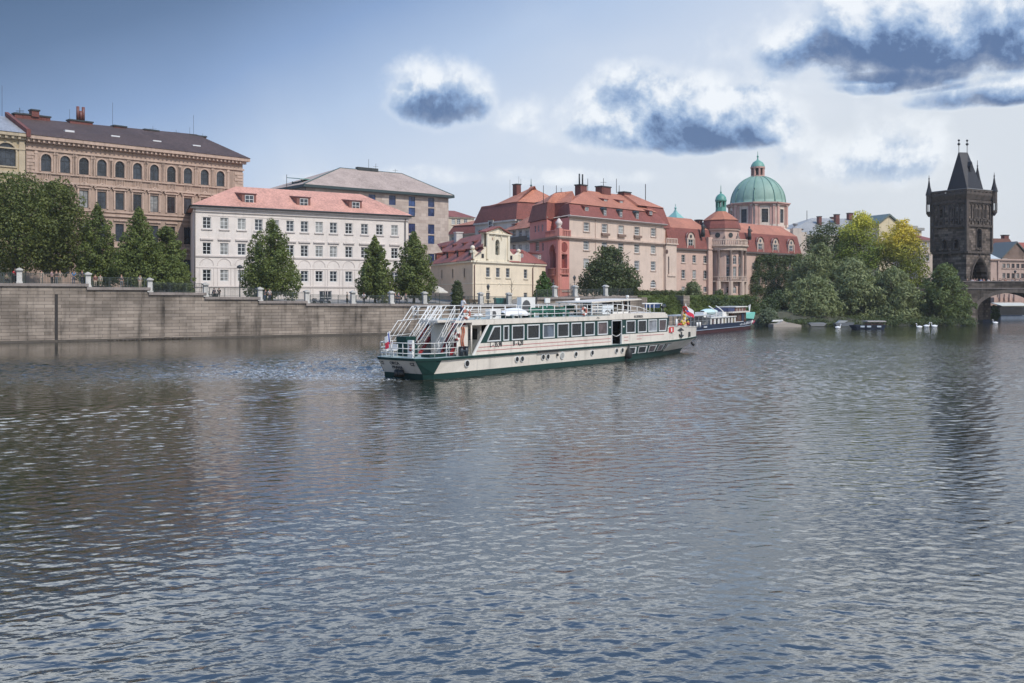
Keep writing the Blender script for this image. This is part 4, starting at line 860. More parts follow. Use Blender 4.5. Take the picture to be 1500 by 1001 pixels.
# ---------------------------------------------------------------- long library behind the trees
def library():
    Y = 330; k = Y / F
    fr = Fr(1150, Y, 6000); a = fr.ang; t = thing("library", "long pale library with wide light grey roof and dark chimneys, behind the trees", "building", fr.pt(0, 0, 0))
    st = plaster("library_render", (.52, .47, .38), var=.12); u1 = fr.u(1292); ze = fr.z(1150, 345)
    ws = [dict(u=fr.u(p), zb=fr.z(p, y1), w=1.7, h=2.3, cols=2, rows=2) for p in (1158, 1172, 1180, 1188, 1196, 1206) for y0, y1 in ((352, 361), (368, 378))]
    face(t, fr, 0, u1, 4, ze, ws, st, fm=grey_frame, stone=st)
    mb = MB(); mb.box(fr, .02, u1 - .02, .5, 24, 4, ze - .02); mb.box(fr, -.5, u1 + .5, -.6, .2, ze - .01, ze + .4); mb.build("side_wall", st, t)
    mb = MB(); zr = fr.z(1235, 320.5, 12); roofpoly(mb, fr.pt(-.6, -.7, ze + .41), fr.pt(u1 + .5, -.7, ze + .41), fr.pt(u1 + .5, 24.5, ze + .41), fr.pt(-.6, 24.5, ze + .41), fr.pt(fr.u(1190, 12), 12, zr), fr.pt(fr.u(1290, 12), 12, zr)); rf = mb.build("roof", rooftile("light_roof_sheet", (.34, .33, .31), .85, rows=.8, rough=.5), t)
    for px, v, y0, y1, w in ((1164.6, 3, 346, 337, 1), (1172.8, 3, 346, 336.5, 1), (1200, 7, 332, 318, 1.1), (1225.5, 8, 330, 315, 1.5), (1245, 11, 322, 313, 1.8), (1220, 12, 322, 319, 1.4)): chimney(rf, fr, fr.u(px, v), v, w, 1.4, fr.z(px, y0, v), fr.z(px, y1, v), [brick_red, dark_metal])
    mast(rf, fr.pt(fr.u(1182, 12), 12, zr - 2), 4.5, dark_metal, .12)
    fr = Fr(1287, 318, 5200); t = thing("gabled_hall", "pale yellow hall with green edged triangular gable, above the golden tree", "building", fr.pt(0, 0, 0))
    yl = plaster("hall_render", (.6, .5, .33), var=.1); u1 = fr.u(1350); ze = fr.z(1287, 329); ug = fr.u(1316)
    ws = [dict(u=fr.u(p), zb=fr.z(p, y1), w=1.6, h=2.4) for p in (1338, 1345) for y0, y1 in ((346, 356), (368, 380))]
    face(t, fr, 0, u1, 4, fr.z(1340, 338), ws, yl, fm=grey_frame, stone=yl)
    mb = MB(); mb.box(fr, 0, ug, -.2, 15, 10, ze); mb.slab(fr, [(0, ze), (ug, ze), (ug / 2, fr.z(1302, 317))], -.2, 15); mb.build("gable", yl, t)
    mb = MB(); zp = fr.z(1302, 315.5)
    for s0, s1 in ((-.6, ug / 2), (ug + .6, ug / 2)): mb.slab(fr, [(s0, ze - .1), (s0, ze + .5), (s1, zp + .45), (s1, zp - .15)], -.7, 15.5)
    mb.build("gable_roof", simple("green_sheet_roof", (.1, .13, .115)), t)
    mb = MB(); zc = fr.z(1340, 338); mb.box(fr, ug - 1, u1 + .6, -.7, 14, zc + .003, zc + .9); mb.box(fr, ug - 1, u1 - 1, .5, 14, zc + .9, zc + 1.6); mb.build("cornice", plaster("grey_cornice", (.3, .29, .27)), t)
    small_house("town_house", "cream house with red roof edge, just left of the dark tower", 1348, 1372, 290, 5200, 352, 344.5, 3, 3, plaster("cream_render_b", (.55, .45, .37)), maroon_tile, wins=[((1353, 1359), 356, 363), ((1353, 1359), 374, 383)], depth=12)
library()

# ---------------------------------------------------------------- bridge tower
def tower():
    fl = Fr(1415.5, 205, 21); fl_left = fl.u(1365); K = (fl.O[0], fl.O[1]); fr = Fr(1415.5, 205, 3083)
    t = thing("bridge_tower", "tall blackened stone gothic bridge tower with steep wedge roof and corner spires", "tower", (K[0], K[1], 0))
    sl = blocks("tower_stone_left", (.055, .043, .034), (.22, .172, .14), (.02, .016, .014), .8, .5, fl.ang, var=.5, ms=.02)
    sr = blocks("tower_stone_right", (.055, .043, .035), (.22, .175, .145), (.02, .016, .014), .8, .5, fr.ang, var=.5, ms=.02)
    tr = plaster("tower_trim", (.1, .08, .068), var=.4, streak=.4, scale=1.5); rfm = rooftile("tower_slate", (.022, .022, .028), .7, rough=.5)
    S = 8.45; z = lambda py: H + (HY - py) / F * 205
    A = fl.pt(-S, 0, 0); B = K; C = fr.pt(S, 0, 0); D = (A[0] + C[0] - B[0], A[1] + C[1] - B[1]); ctr = ((A[0] + C[0]) / 2, (A[1] + C[1]) / 2)
    zt = z(291.5); gate = (S * .53, 5.4, 4.0, z(377.5), 'p')
    for f_, u0, u1, m, ops in ((fl, -S, 0, sl, []), (fr, 0, S, sr, [gate])):
        wl = []
        if f_ is fl: wl = [(-S * .72, .8, z(316), z(303), True), (-S * .36, .8, z(316), z(303), True), (-S * .62, 1.0, z(362), z(350), True), (-S * .28, 1.0, z(362), z(350), True)]
        else: wl = [(S * .35, .6, z(316), z(305), True), (S * .5, .6, z(316), z(305), True), (S * .68, .6, z(316), z(305), True), (S * .5, 1.6, z(362), z(334), True)]
        mb = MB(); mb.wall(f_, u0, u1, .5, zt, [(o[0], o[1], o[2], o[3], o[4]) for o in ops + wl], 1.2); 
        mb.build("wall", m, t)
        mb = MB()
        for o in wl: mb.box(f_, o[0] - o[1] / 2, o[0] + o[1] / 2, .5, .52, o[2], o[3]); mb.box(f_, o[0] - .04, o[0] + .04, .42, .49, o[2], o[3])
        for o in ops: mb.box(f_, o[0] - o[1] / 2, o[0] + o[1] / 2, 3.2, 3.25, o[2], o[3])
        mb.build("window", simple("tower_dark", (.008, .008, .01), .4), t)
        mb = MB()
        for o in wl: mb.arc(f_, o[0], o[3] - o[1] / 2, o[1] / 2 + .02, .22, -.18, -.004, 8); [mb.box(f_, o[0] + s * (o[1] / 2 + .13) - .1, o[0] + s * (o[1] / 2 + .13) + .1, -.16, -.004, o[2] - .3, o[3] - o[1] / 2) for s in (-1, 1)]; mb.box(f_, o[0] - o[1] / 2 - .3, o[0] + o[1] / 2 + .3, -.3, -.005, o[2] - .5, o[2] - .3)
        for o in ops:
            w_ = o[1] / 2; zs_ = o[3] - o[1] * .866; [mb.arc(f_, o[0] + s * (w_ + .0), zs_, o[1] + .05 + .22 * k_, .15, -.15 - .08 * k_, -.004 - .001 * k_, 8, a0=R(180 - 60) if s > 0 else 0, a1=R(180) if s > 0 else R(60)) for k_ in range(2) for s in (-1, 1)]
            mb.box(f_, o[0] - .12, o[0] + .12, -.2, -.006, o[3] + .1, o[3] + 2.2)
        if f_ is fl: xs = [u0 + .4 + i * 1.27 for i in range(7)]
        else: xs = [.4 + i * 1.27 for i in range(7)]
        for x in xs: mb.box(f_, x - .14, x + .14, -.22, -.006, z(327.5), zt - 1.2)       # blind tracery above
        for i in range(6): x = (xs[i] + xs[i + 1]) / 2; mb.arc(f_, x, z(301), .48, .12, -.15, -.007, 8); mb.box(f_, x - .3, x + .3, -.3, -.01, z(323), z(320))
        for py, h_, o_ in ((328.5, .45, .35), (368, .4, .35), (292.5, .5, .3)): mb.box(f_, u0 - .05, u1 + .05, -o_, -.005, z(py) - h_, z(py))
        for x, lo in ((u0 + .1, u0 - .35), (u1 - .1, u1 + .35)): mb.box(f_, min(x, lo) - .0, max(x, lo) + .35 * (x == u0 + .1), -.35, -.008, z(368), zt)
        mb.build("tracery", tr, t)
    for P_, Q_ in ((C, D), (D, A)): mb = MB(); mb.add([(P_[0], P_[1], .5), (Q_[0], Q_[1], .5), (Q_[0], Q_[1], zt), (P_[0], P_[1], zt)]); mb.build("wall", sr, t)
    def ring(s_): return [(ctr[0] + (p[0] - ctr[0]) * s_, ctr[1] + (p[1] - ctr[1]) * s_) for p in (A, B, C, D)]
    mb = MB(); g = 1.12
    def prismr(s0, s1, z0, z1): mb.prism(W, ring(s0), z0, z1, 0, top=ring(s1))
    prismr(1.02, g, zt, zt + 1.0); prismr(g, g, zt + 1.001, zt + 1.5)
    # parapet with crenel openings, on four sides
    rg = ring(g); z0, z1 = zt + 1.5, z(277)
    for i in range(4):
        p, q = rg[i], rg[(i + 1) % 4]; L = math.hypot(q[0] - p[0], q[1] - p[1]); f_ = Fr(O=p, d=(q[0] - p[0], q[1] - p[1])); n = 7
        for j in range(n): u = (j + .5) * L / n; mb.box(f_, u - .33, u + .33, .02, .35, z0 - .002, z1 - .35)
        mb.box(f_, .01, L - .01, -.04, .42, z1 - .35, z1)
    mb.build("parapet", tr, t)
    mb = MB()
    for i in range(4):
        p, q = rg[i], rg[(i + 1) % 4]; L = math.hypot(q[0] - p[0], q[1] - p[1]); f_ = Fr(O=p, d=(q[0] - p[0], q[1] - p[1])); mb.box(f_, -.05, L + .05, -.12, .5, z1 + .002, z1 + .14)
    mb.build("parapet_coping", simple("pale_coping", (.2, .2, .2)), t)
    # roof
    s_ = .68; base = [(p[0] + .75, p[1]) for p in ring(s_)]; zr = z(217.5); hx = Vector((C[0] - B[0] + (B[0] - A[0]), C[1] - B[1] + (B[1] - A[1]))).normalized()
    ex = Vector((1, .15)).normalized(); top = [(ctr[0] + .45 + ex.x * a_ - ex.y * b_, ctr[1] + ex.y * a_ + ex.x * b_) for a_, b_ in ((-1.0, .12), (-.95, -.12), (1.0, -.12), (1.0, .12))]
    off = Vector((-.1, 0))
    mb = MB(); mb.prism(W, base, zt + 1.2, zr, 0, top=[(p[0] + off.x, p[1]) for p in top]); rf = mb.build("roof", rfm, t)
    mb = MB()
    for sx in (-.95, .95):
        x, y = ctr[0] + .35 + ex.x * sx, ctr[1] + ex.y * sx; mb.tube([(x, y, zr - .3), (x, y, z(199))], .07, 6); mb.ball((x, y, z(205)), .3, 10); mb.ball((x, y, z(199.5)), .24, 10)
    mb.build("finial", dark_metal, rf)
    mb = MB(); p0 = (base[1][0] * .45 + base[2][0] * .55, base[1][1] * .45 + base[2][1] * .55)
    kx = .58; px_, py_ = p0[0] + (ctr[0] - p0[0]) * kx, p0[1] + (ctr[1] - p0[1]) * kx; zz = zt + 1.2 + (zr - zt - 1.2) * .55
    mb.box(Fr(O=(px_, py_), d=fr.d), -.4, .4, -.75, 1.0, zz, zz + 1.0); mb.slab(Fr(O=(px_, py_), d=fr.d), [(-.5, zz + 1), (.5, zz + 1), (0, zz + 2.0)], -.85, 1.0); mb.build("roof_dormer", rfm, rf)
    # corner turrets
    for i, top_py, bpy_, r in ((0, 257, 281, .62), (2, 253, 278, .62), (3, 235, 276, 1.15)):
        p = ring(g)[i] if i != 3 else (C[0] * .62 + D[0] * .38, C[1] * .62 + D[1] * .38)
        mb = MB(); mb.lathe(p, [(.15, z(314)), (r, z(309)), (r, z(306))], 8, sm=False)
        if i != 3:
            for q in range(8): a_ = q * math.pi / 4; mb.lathe((p[0] + r * .88 * math.cos(a_), p[1] + r * .88 * math.sin(a_)), [(.11, z(306)), (.11, z(295))], 5)
        mb.lathe(p, [(r, z(295)), (r, z(bpy_))], 8, sm=False)
        if i == 3: mb.lathe(p, [(r, z(300)), (r, z(276))], 8, sm=False)
        mb.build("turret", tr, t)
        k_ = H + (HY - top_py) / F * p[1]; mb = MB(); mb.lathe(p, [(r + .15, z(bpy_)), (r * .5, z(bpy_) + (k_ - z(bpy_)) * .42), (.08, z(bpy_) + (k_ - z(bpy_)) * .8), (.04, k_)], 8, sm=False); mb.ball((p[0], p[1], z(bpy_) + (k_ - z(bpy_)) * .82), .17); mb.build("turret_spire", rfm, t)
tower()

# ---------------------------------------------------------------- stone bridge
def bridge():
    fr = Fr(O=((1414 - CX) / F * 203.2, 203.2), d=(1, -.16)); t = thing("stone_bridge", "old stone arch bridge with parapet leading right from the dark tower", "bridge", fr.pt(0, 0, 0))
    st = blocks("bridge_stone", (.075, .06, .048), (.17, .14, .115), (.06, .05, .045), 1.1, .5, fr.ang, var=.5, ms=.02)
    vs = blocks("voussoir_stone", (.11, .092, .078), (.17, .14, .12), (.06, .05, .04), .5, 1.5, fr.ang, var=.3)
    zp = fr.z(1430, 413.2); zd = zp - 1.1; L = 60; Dp = 9.5
    arches = [(9.3, 6.9), (27, 7.4), (46, 7.4)]; z0 = 2.6
    mb = MB()
    def intr(uc, r, k): a_ = math.pi * (1 - k); return (uc + r * math.cos(a_), z0 + 3.55 * math.sin(a_) * (1 if r < 7.2 else 1.05))
    for v, _ in ((0, 0), (Dp, 0)):
        x = 0
        for uc, r in arches:
            mb.add([fr.pt(x, v, -1), fr.pt(uc - r, v, -1), fr.pt(uc - r, v, zp), fr.pt(x, v, zp)])
            n = 20
            for k in range(n):
                p, q = intr(uc, r, k / n), intr(uc, r, (k + 1) / n); mb.add([fr.pt(p[0], v, p[1]), fr.pt(q[0], v, q[1]), fr.pt(q[0], v, zp), fr.pt(p[0], v, zp)])
            x = uc + r
        mb.add([fr.pt(x, v, -1), fr.pt(L, v, -1), fr.pt(L, v, zp), fr.pt(x, v, zp)])
    for uc, r in arches:
        n = 20
        for k in range(n): p, q = intr(uc, r, k / n), intr(uc, r, (k + 1) / n); mb.add([fr.pt(p[0], 0, p[1]), fr.pt(q[0], 0, q[1]), fr.pt(q[0], Dp, q[1]), fr.pt(p[0], Dp, p[1])], 0)
        for s in (-1, 1): mb.add([fr.pt(uc + s * r, 0, -1), fr.pt(uc + s * r, Dp, -1), fr.pt(uc + s * r, Dp, z0), fr.pt(uc + s * r, 0, z0)])
    mb.build("arches", st, t)
    for uc, r in arches:
        n = 20; mb = MB()
        for k in range(n):
            p, q = intr(uc, r, k / n), intr(uc, r, (k + 1) / n); P = [p, q]; out = [(uc + (a_[0] - uc) * (1 + .75 / r), z0 + (a_[1] - z0) * (1 + .75 / 3.7) + .0) for a_ in P]
            mb.slab(fr, [p, q, out[1], out[0]], -.08, -.004)
        mb.build("arch_ring", vs, t)
    mb = MB(); mb.box(fr, -14, L, .45, Dp - .45, zd - .3, zd); mb.build("deck", simple("bridge_paving", (.2, .18, .16)), t)
    mb = MB()
    for v in (0, Dp - .4): mb.box(fr, -.5, L, v - .1, v + .42, zp + .002, zp + .2)
    mb.box(fr, 0, L, -.15, -.003, zd - .35, zd - .1); mb.build("parapet_coping", plaster("coping_stone", (.2, .17, .15), var=.3), t)
    # pier with sloping cutwater at the tower end
    mb = MB(); mb.wedge(fr, [(-1.2, -1), (0, -1), (0, 3.8), (-.3, 3.4)], -8, 1.8); mb.prism(fr, [(-9, 0), (.6, 0), (.6, Dp), (-9, Dp)], -1, zd - .31); mb.build("abutment", st, t)
    return fr, zp, zd
bfr, bzp, bzd = bridge()

# ---------------------------------------------------------------- buildings beyond the bridge
def beyond():
    Y = 238; fr = Fr(1448, Y, 4600); t = thing("museum_hall", "cream museum hall with brown triangular gable and two rows of dark windows, beyond the bridge", "building", fr.pt(0, 0, 0))
    st = plaster("museum_render", (.42, .31, .26), ang=fr.ang, var=.15); ze = fr.z(1460, 381); u1 = fr.u(1535)
    P = [1470.5, 1477, 1484, 1491, 1498, 1505, 1512]
    ws = row(fr, P, 386.5, 393, 1484, .95, cols=2, rows=2) + row(fr, P, 400.5, 408, 1484, .95, cols=2, rows=2)
    face(t, fr, 0, u1, 2, ze, ws, st, fm=brown_frame, stone=st)
    mb = MB(); mb.box(fr, .02, u1 - .02, .5, 15, 2, ze - .01); mb.box(fr, -.2, u1, -.4, .1, ze - .1, ze + .25); mb.box(fr, fr.u(1461), fr.u(1463), -.25, -.005, 2, ze - .11); mb.build("side_wall", st, t)
    g0, g1 = fr.u(1467), fr.u(1508); mb = MB(); mb.slab(fr, [(g0, ze + .25), (g1, ze + .25), ((g0 + g1) / 2, fr.z(1487, 357))], -.2, 6); mb.build("gable", plaster("gable_brown", (.2, .14, .11), var=.4), t)
    mb = MB(); gm = (g0 + g1) / 2; zp = fr.z(1487, 356)
    for s, q in ((g0 - .4, gm), (g1 + .4, gm)): mb.slab(fr, [(s, ze + .2), (s, ze + .55), (q, zp + .35), (q, zp)], -.5, 6.2)
    mb.add([fr.pt(-.5, -.4, ze + .26), fr.pt(g0 + 1.5, -.4, ze + .26), fr.pt(gm - .5, 6, fr.z(1475, 368)), fr.pt(.8, 6, fr.z(1456, 368))], 1)
    mb.build("roof", [simple("teal_slate", (.09, .095, .085)), simple("pale_sheet", (.55, .56, .53), .45)], t)
    fr = Fr(1440, 262, 4600); t = thing("town_house", "house with red mansard roof and white attic dormers, right of the dark tower", "building", fr.pt(0, 0, 0)); ze = fr.z(1450, 368)
    mb = MB(); u1 = fr.u(1490); mb.box(fr, 0, u1, 0, 14, 2, ze); mb.build("wall", cream, t)
    mb = MB(); mansard(mb, fr, -.2, u1 + .2, -.2, 14, ze + .002, fr.z(1460, 349), 1.5, 0); rf = mb.build("roof", [rooftile("brown_red_tiles", (.17, .075, .055))], t)
    for px in (1455, 1460.5, 1466, 1472, 1477.5): dormer(rf, fr, fr.u(px), ze + .5, .85, 1.3, -.25, 2, "shed", [offwhite, maroon_tile, white_frame, PANES[0]])
    chimney(rf, fr, fr.u(1472, 5), 5, 1.6, 1.2, 18, fr.z(1472, 345.5, 5), [brick_red, dark_metal])
    small_house("town_house", "small house with red roof at the far right edge, behind the museum gable", 1492, 1540, 265, 4600, 366, 356, 2, 3, cream, red_tile, depth=12)
    # riverside terrace restaurant seen through the arch
    fr = Fr(1448, 228, 4600); t = thing("river_restaurant", "riverside restaurant with pale awning and dark glazing, seen through the bridge arch", "building", fr.pt(0, 0, 0))
    z = lambda py: fr.z(1480, py); u0, u1 = fr.u(1466), fr.u(1540)
    mb = MB(); mb.box(fr, u0, u1, 0, 6, -.5, z(462)); mb.build("base", plaster("blue_grey_wall", (.13, .16, .21)), t)
    mb = MB(); mb.box(fr, u0, u1, .3, 6, z(462), z(450)); mb.build("glazing", PANES[1], t)
    mb = MB(); mb.wedge(fr, [(-2.0, z(448.5)), (-2.0, z(447.6)), (1, z(443.5)), (1, z(444.5))], fr.u(1457), fr.u(1501)); mb.build("awning", simple("awning_canvas", (.5, .5, .44), .8), t)
    mb = MB(); mb.box(fr, fr.u(1464), u1, 1.5, 6, z(444.4), z(436)); 
    for px in (1472, 1479, 1486, 1493): mb.box(fr, fr.u(px) - .25, fr.u(px) + .25, 1.1, 1.5, z(440), z(431))
    mb.build("upper_floor", plaster("salmon_wall", (.42, .28, .23)), t)
beyond()
# ---------------------------------------------------------------- embankment wall, piers, railings
cop = plaster("coping_granite", (.27, .23, .205), ang=QA, var=.3, streak=.3)
wallm = blocks("embankment_stone", (.25, .205, .165), (.36, .3, .245), (.085, .07, .058), 1.9, .42, QA, var=.5, ms=.022)
def wz(px, py): return Q.z(px, py)
SEG = [(-60, 128.5, 7.25, 7.22), (128.5, 219, 6.8, 6.77), (219, 301, 6.15, 6.1), (301, 380, 5.55, 5.5), (380, 449, 4.98, 4.95), (449, 787, 4.6, 4.2), (787, 932, 5.35, 5.6)]
def embankment():
    t = thing("embankment_wall", "long coursed stone river embankment wall stepping down to the right", "wall", Q.pt(0, 0, 0))
    mb = MB(); mc = MB(); 
    for a, b, z0, z1 in SEG:
        u0, u1 = Q.u(a), Q.u(b); mb.slab(Q, [(u0, -2), (u1, -2), (u1, z1 - .35), (u0, z0 - .35)], 0, 1.2); mc.slab(Q, [(u0 - .1, z0 - .35), (u1 + .1, z1 - .35), (u1 + .1, z1), (u0 - .1, z0)], -.22, .8)
    u0, u1 = Q.u(932), Q.u(1125); mb.slab(Q, [(u0, -2), (u1, -2), (u1, 1.9), (u0, 2.0)], 0, 1.2)
    mb.slab(Q, [(Q.u(931.5), -2), (Q.u(948), -2), (Q.u(948), 5.3), (Q.u(931.5), 5.35)], 0, 3.8)
    mb.slab(Q, [(Q.u(1008), 1.8), (Q.u(1017), 1.8), (Q.u(1017), 5.6), (Q.u(1008), 5.6)], 1.2, 3.8)
    w = mb.build("stone_wall", wallm, t); mc.build("coping", cop, t)
    mb = MB(); mb.box(Q, Q.u(-60), Q.u(932), -.35, -.004, -2, .25); mb.build("footing", plaster("wet_stone", (.1, .085, .07), ang=QA, var=.3), t)
    mb = MB(); u = Q.u(82.5); mb.box(Q, u - .18, u + .18, -.06, -.006, 0, 5.9); mb.build("drain_chase", simple("chase_dark", (.03, .025, .022), .8), t)
    mb = MB()
    for i in range(34): u = Q.u(158) + i * .3 + .2 * math.sin(i * 5); mb.ball(Q.pt(u, -.3, .05), .14 + .42 * max(0, 1 - abs(i - 22) / 13) * (.6 + .4 * math.sin(i * 3.3)), 7, sz=.6)
    mb.build("washed_debris", plaster("debris_brown", (.05, .04, .03)), t)
embankment()
rail_m = simple("railing_iron", (.045, .06, .055), .55); pier_m = plaster("pier_stone", (.55, .53, .49), ang=QA, var=.3)
def zc(px):
    for a, b, z0, z1 in SEG:
        if a <= px <= b: return z0 + (z1 - z0) * (px - a) / (b - a)
    return 5.5
pn = [0]
PL = {28.5: "beside the person in red", 129.5: "at the first step down of the wall", 220: "at the second step down, below the round tree crowns", 302: "at the left corner of the white house", 381.5: "left under the big cone shaped tree", 450.5: "right of the big cone shaped tree",
      518: "beside the dark standing figure", 574.5: "between the two tall trees", 623: "right of the tall trees", 665.5: "in front of the clipped shrub", 705.5: "left of the street lantern", 747: "right of the green bins", 814: "below the red corner of the school", 844: "right of the red corner", 888.5: "under the spreading dark tree"}
for px, s in PL.items():
    z0 = zc(px + .5); u = Q.u(px); mb = MB(); w = .3; h = 1.55
    mb.box(Q, u - w, u + w, 0, .6, z0 + .002, z0 + h); mb.box(Q, u - w - .1, u + w + .1, -.2, .8, z0 + h, z0 + h + .18); mb.box(Q, u - w - .06, u + w + .06, -.15, .75, z0 + .004, z0 + .2)
    mb.slab(Q, [(u - w - .02, z0 + h + .181), (u + w + .02, z0 + h + .181), (u, z0 + h + .35)], -.1, .7)
    o = mb.build("stone_pier", pier_m, loc=Q.pt(u, .3, z0)); tag(o, "pale stone railing pier " + s, "pier", "stone piers along the embankment")
EDG = [-60] + sorted(PL) + [932]; RL = ["at the far left", "beside the person in red and the group in blue", "left of the cone shaped grove", "in front of the low bushes", "in front of the left end of the white house", "below the big cone shaped tree", "before the right half of the white house", "beside the dark standing figure", "below the tall trees", "beside the parasol", "in front of the clipped shrub", "in front of the left wall of the yellow house", "left of the green bins", "below the yellow house right end", "below the red corner", "before the spreading dark tree", "right of the spreading dark tree"]
for i in range(len(EDG) - 1):
    a, b = EDG[i], EDG[i + 1]; u0, u1 = Q.u(a) + .5, Q.u(b) - .5
    def zz(u):
        x, y, _ = Q.pt(u, 0, 0); return zc(x / y * F + CX)
    z0, z1 = zz(u0 + .2), zz(u1 - .2); mb = MB(); cuts = [(u0, u1, z0, z1)]
    if b == 814: um = Q.u(787); cuts = [(u0, um, z0, zz(um - .2)), (um, u1, zz(um + .2), z1)]
    if a > 800 and a < 889: pass
    for c0, c1, y0, y1 in cuts:
        L = c1 - c0; n = max(2, int(L / .17))
        for k in range(n + 1):
            f_ = k / n; u = c0 + L * f_; z = y0 + (y1 - y0) * f_; w = .045 if k % 12 == 0 else .017
            mb.box(Q, u - w, u + w, .3 - w, .3 + w, z + .01, z + 1.22)
        for dz, th in ((.12, .035), (1.2, .05), (1.0, .02)): mb.slab(Q, [(c0, y0 + dz), (c1, y1 + dz), (c1, y1 + dz + th), (c0, y0 + dz + th)], .27, .33)
    o = mb.build("iron_railing", rail_m, loc=Q.pt((u0 + u1) / 2, .3, (z0 + z1) / 2)); tag(o, "dark iron embankment railing " + RL[i], "railing", "iron railings along the embankment")

# ---------------------------------------------------------------- ground, banks, water
pave = plaster("quay_paving", (.3, .28, .26), var=.2); earth = plaster("river_bank_soil", (.07, .07, .045), var=.4); grassm = plaster("grass_green", (.08, .11, .025), var=.5, scale=1.5, streak=.2)
def uz(u):
    x, y, _ = Q.pt(u, 0, 0); p = x / y * F + CX
    if p < -60: return 7.1
    K = [(-60, 7.1), (120, 7.1), (180, 6.7), (260, 6.0), (340, 5.4), (414, 4.85), (520, 4.45), (700, 4.2), (780, 4.2), (800, 5.0), (860, 5.3), (932, 5.5), (1130, 5.5)]
    for (a, za), (b, zb) in zip(K, K[1:]):
        if a <= p <= b: return za + (zb - za) * (p - a) / (b - a)
    return 5.5
mb = MB(); us = [-400, -100] + [Q.u(-60) + i * 3 for i in range(60)]; ue = Q.u(1118); us = [u for u in us if u < ue - 1] + [ue]; vs = [.5, 12, 40, 120, 600, 3500]
G = {}
for i, u in enumerate(us):
    for j, v in enumerate(vs): G[i, j] = Q.pt(u, v + (3.3 if (j == 0 and u > Q.u(945)) else 0), uz(u) if j == 0 else (uz(u) * .6 + 2.2 if j == 1 else 5.5 if j < 4 else 6))
for i in range(len(us) - 1):
    for j in range(len(vs) - 1): mb.add([G[i, j], G[i + 1, j], G[i + 1, j + 1], G[i, j + 1]], 0)
o = mb.build("ground", pave); tag(o, "paved embankment street and town ground behind the river wall", kind="structure")
# low wooded bank right of the wall, reaching the bridge
mb = MB(); S0 = [(38.5, 180), (50, 181), (70, 182), (88, 184), (97, 199)]; S1 = [(38, 182), (49, 184), (69, 185), (86, 188), (93, 203)]
ew = ue; B2 = [Q.pt(ue, 0, 0), Q.pt(ue + 9, 0, 0), (78, 230, 0), (90, 232, 0), (93, 214, 0)]
zb = [-.6, .55, 3.2]
rows_ = [[(x, y, -.7) for x, y in S0], [(x, y, .5) for x, y in S1], [(x, y, 2.5) for x, y, _ in B2], [(ue * 0 + x, y + (130 if i < 4 else 4), 5.2) for i, (x, y, _) in enumerate(B2)]]
for r in range(3):
    for i in range(4): mb.add([rows_[r][i], rows_[r][i + 1], rows_[r + 1][i + 1], rows_[r + 1][i]])
o = mb.build("river_bank", earth); tag(o, "low earthy river bank under the willows", kind="structure")
mb = MB(); mb.add([(78, 235, -1), (160, 233, -1), (160, 233, 3), (78, 235, 3)]); mb.add([(78, 235, 3), (160, 233, 3), (1500, 1500, 5), (300, 1500, 5)]); mb.add([(160, 233, -1), (1500, 150, -1), (1500, 150, 3), (160, 233, 3)]); mb.add([(160, 233, 3), (1500, 150, 3), (3500, 1500, 5), (1500, 1500, 5)])
o = mb.build("far_bank", earth); tag(o, "far river bank beyond the bridge", kind="structure")
# grass covered slope over the wall
mb = MB(); a0, a1 = Q.u(946), Q.u(1118); n = 40
for i in range(n):
    q0, q1 = a0 + (a1 - a0) * i / n, a0 + (a1 - a0) * (i + 1) / n
    for j in range(5):
        f0, f1 = j / 5, (j + 1) / 5; P = []
        for q, f_ in ((q0, f0), (q1, f0), (q1, f1), (q0, f1)): P.append(Q.pt(q, .3 + 3.4 * f_ + .12 * math.sin(q * 2.1 + f_ * 9), 1.9 + 3.75 * f_))
        mb.add(P, 0, True)
o = mb.build("grass_slope", grassm); tag(o, "steep grass slope above the stone wall", kind="structure")

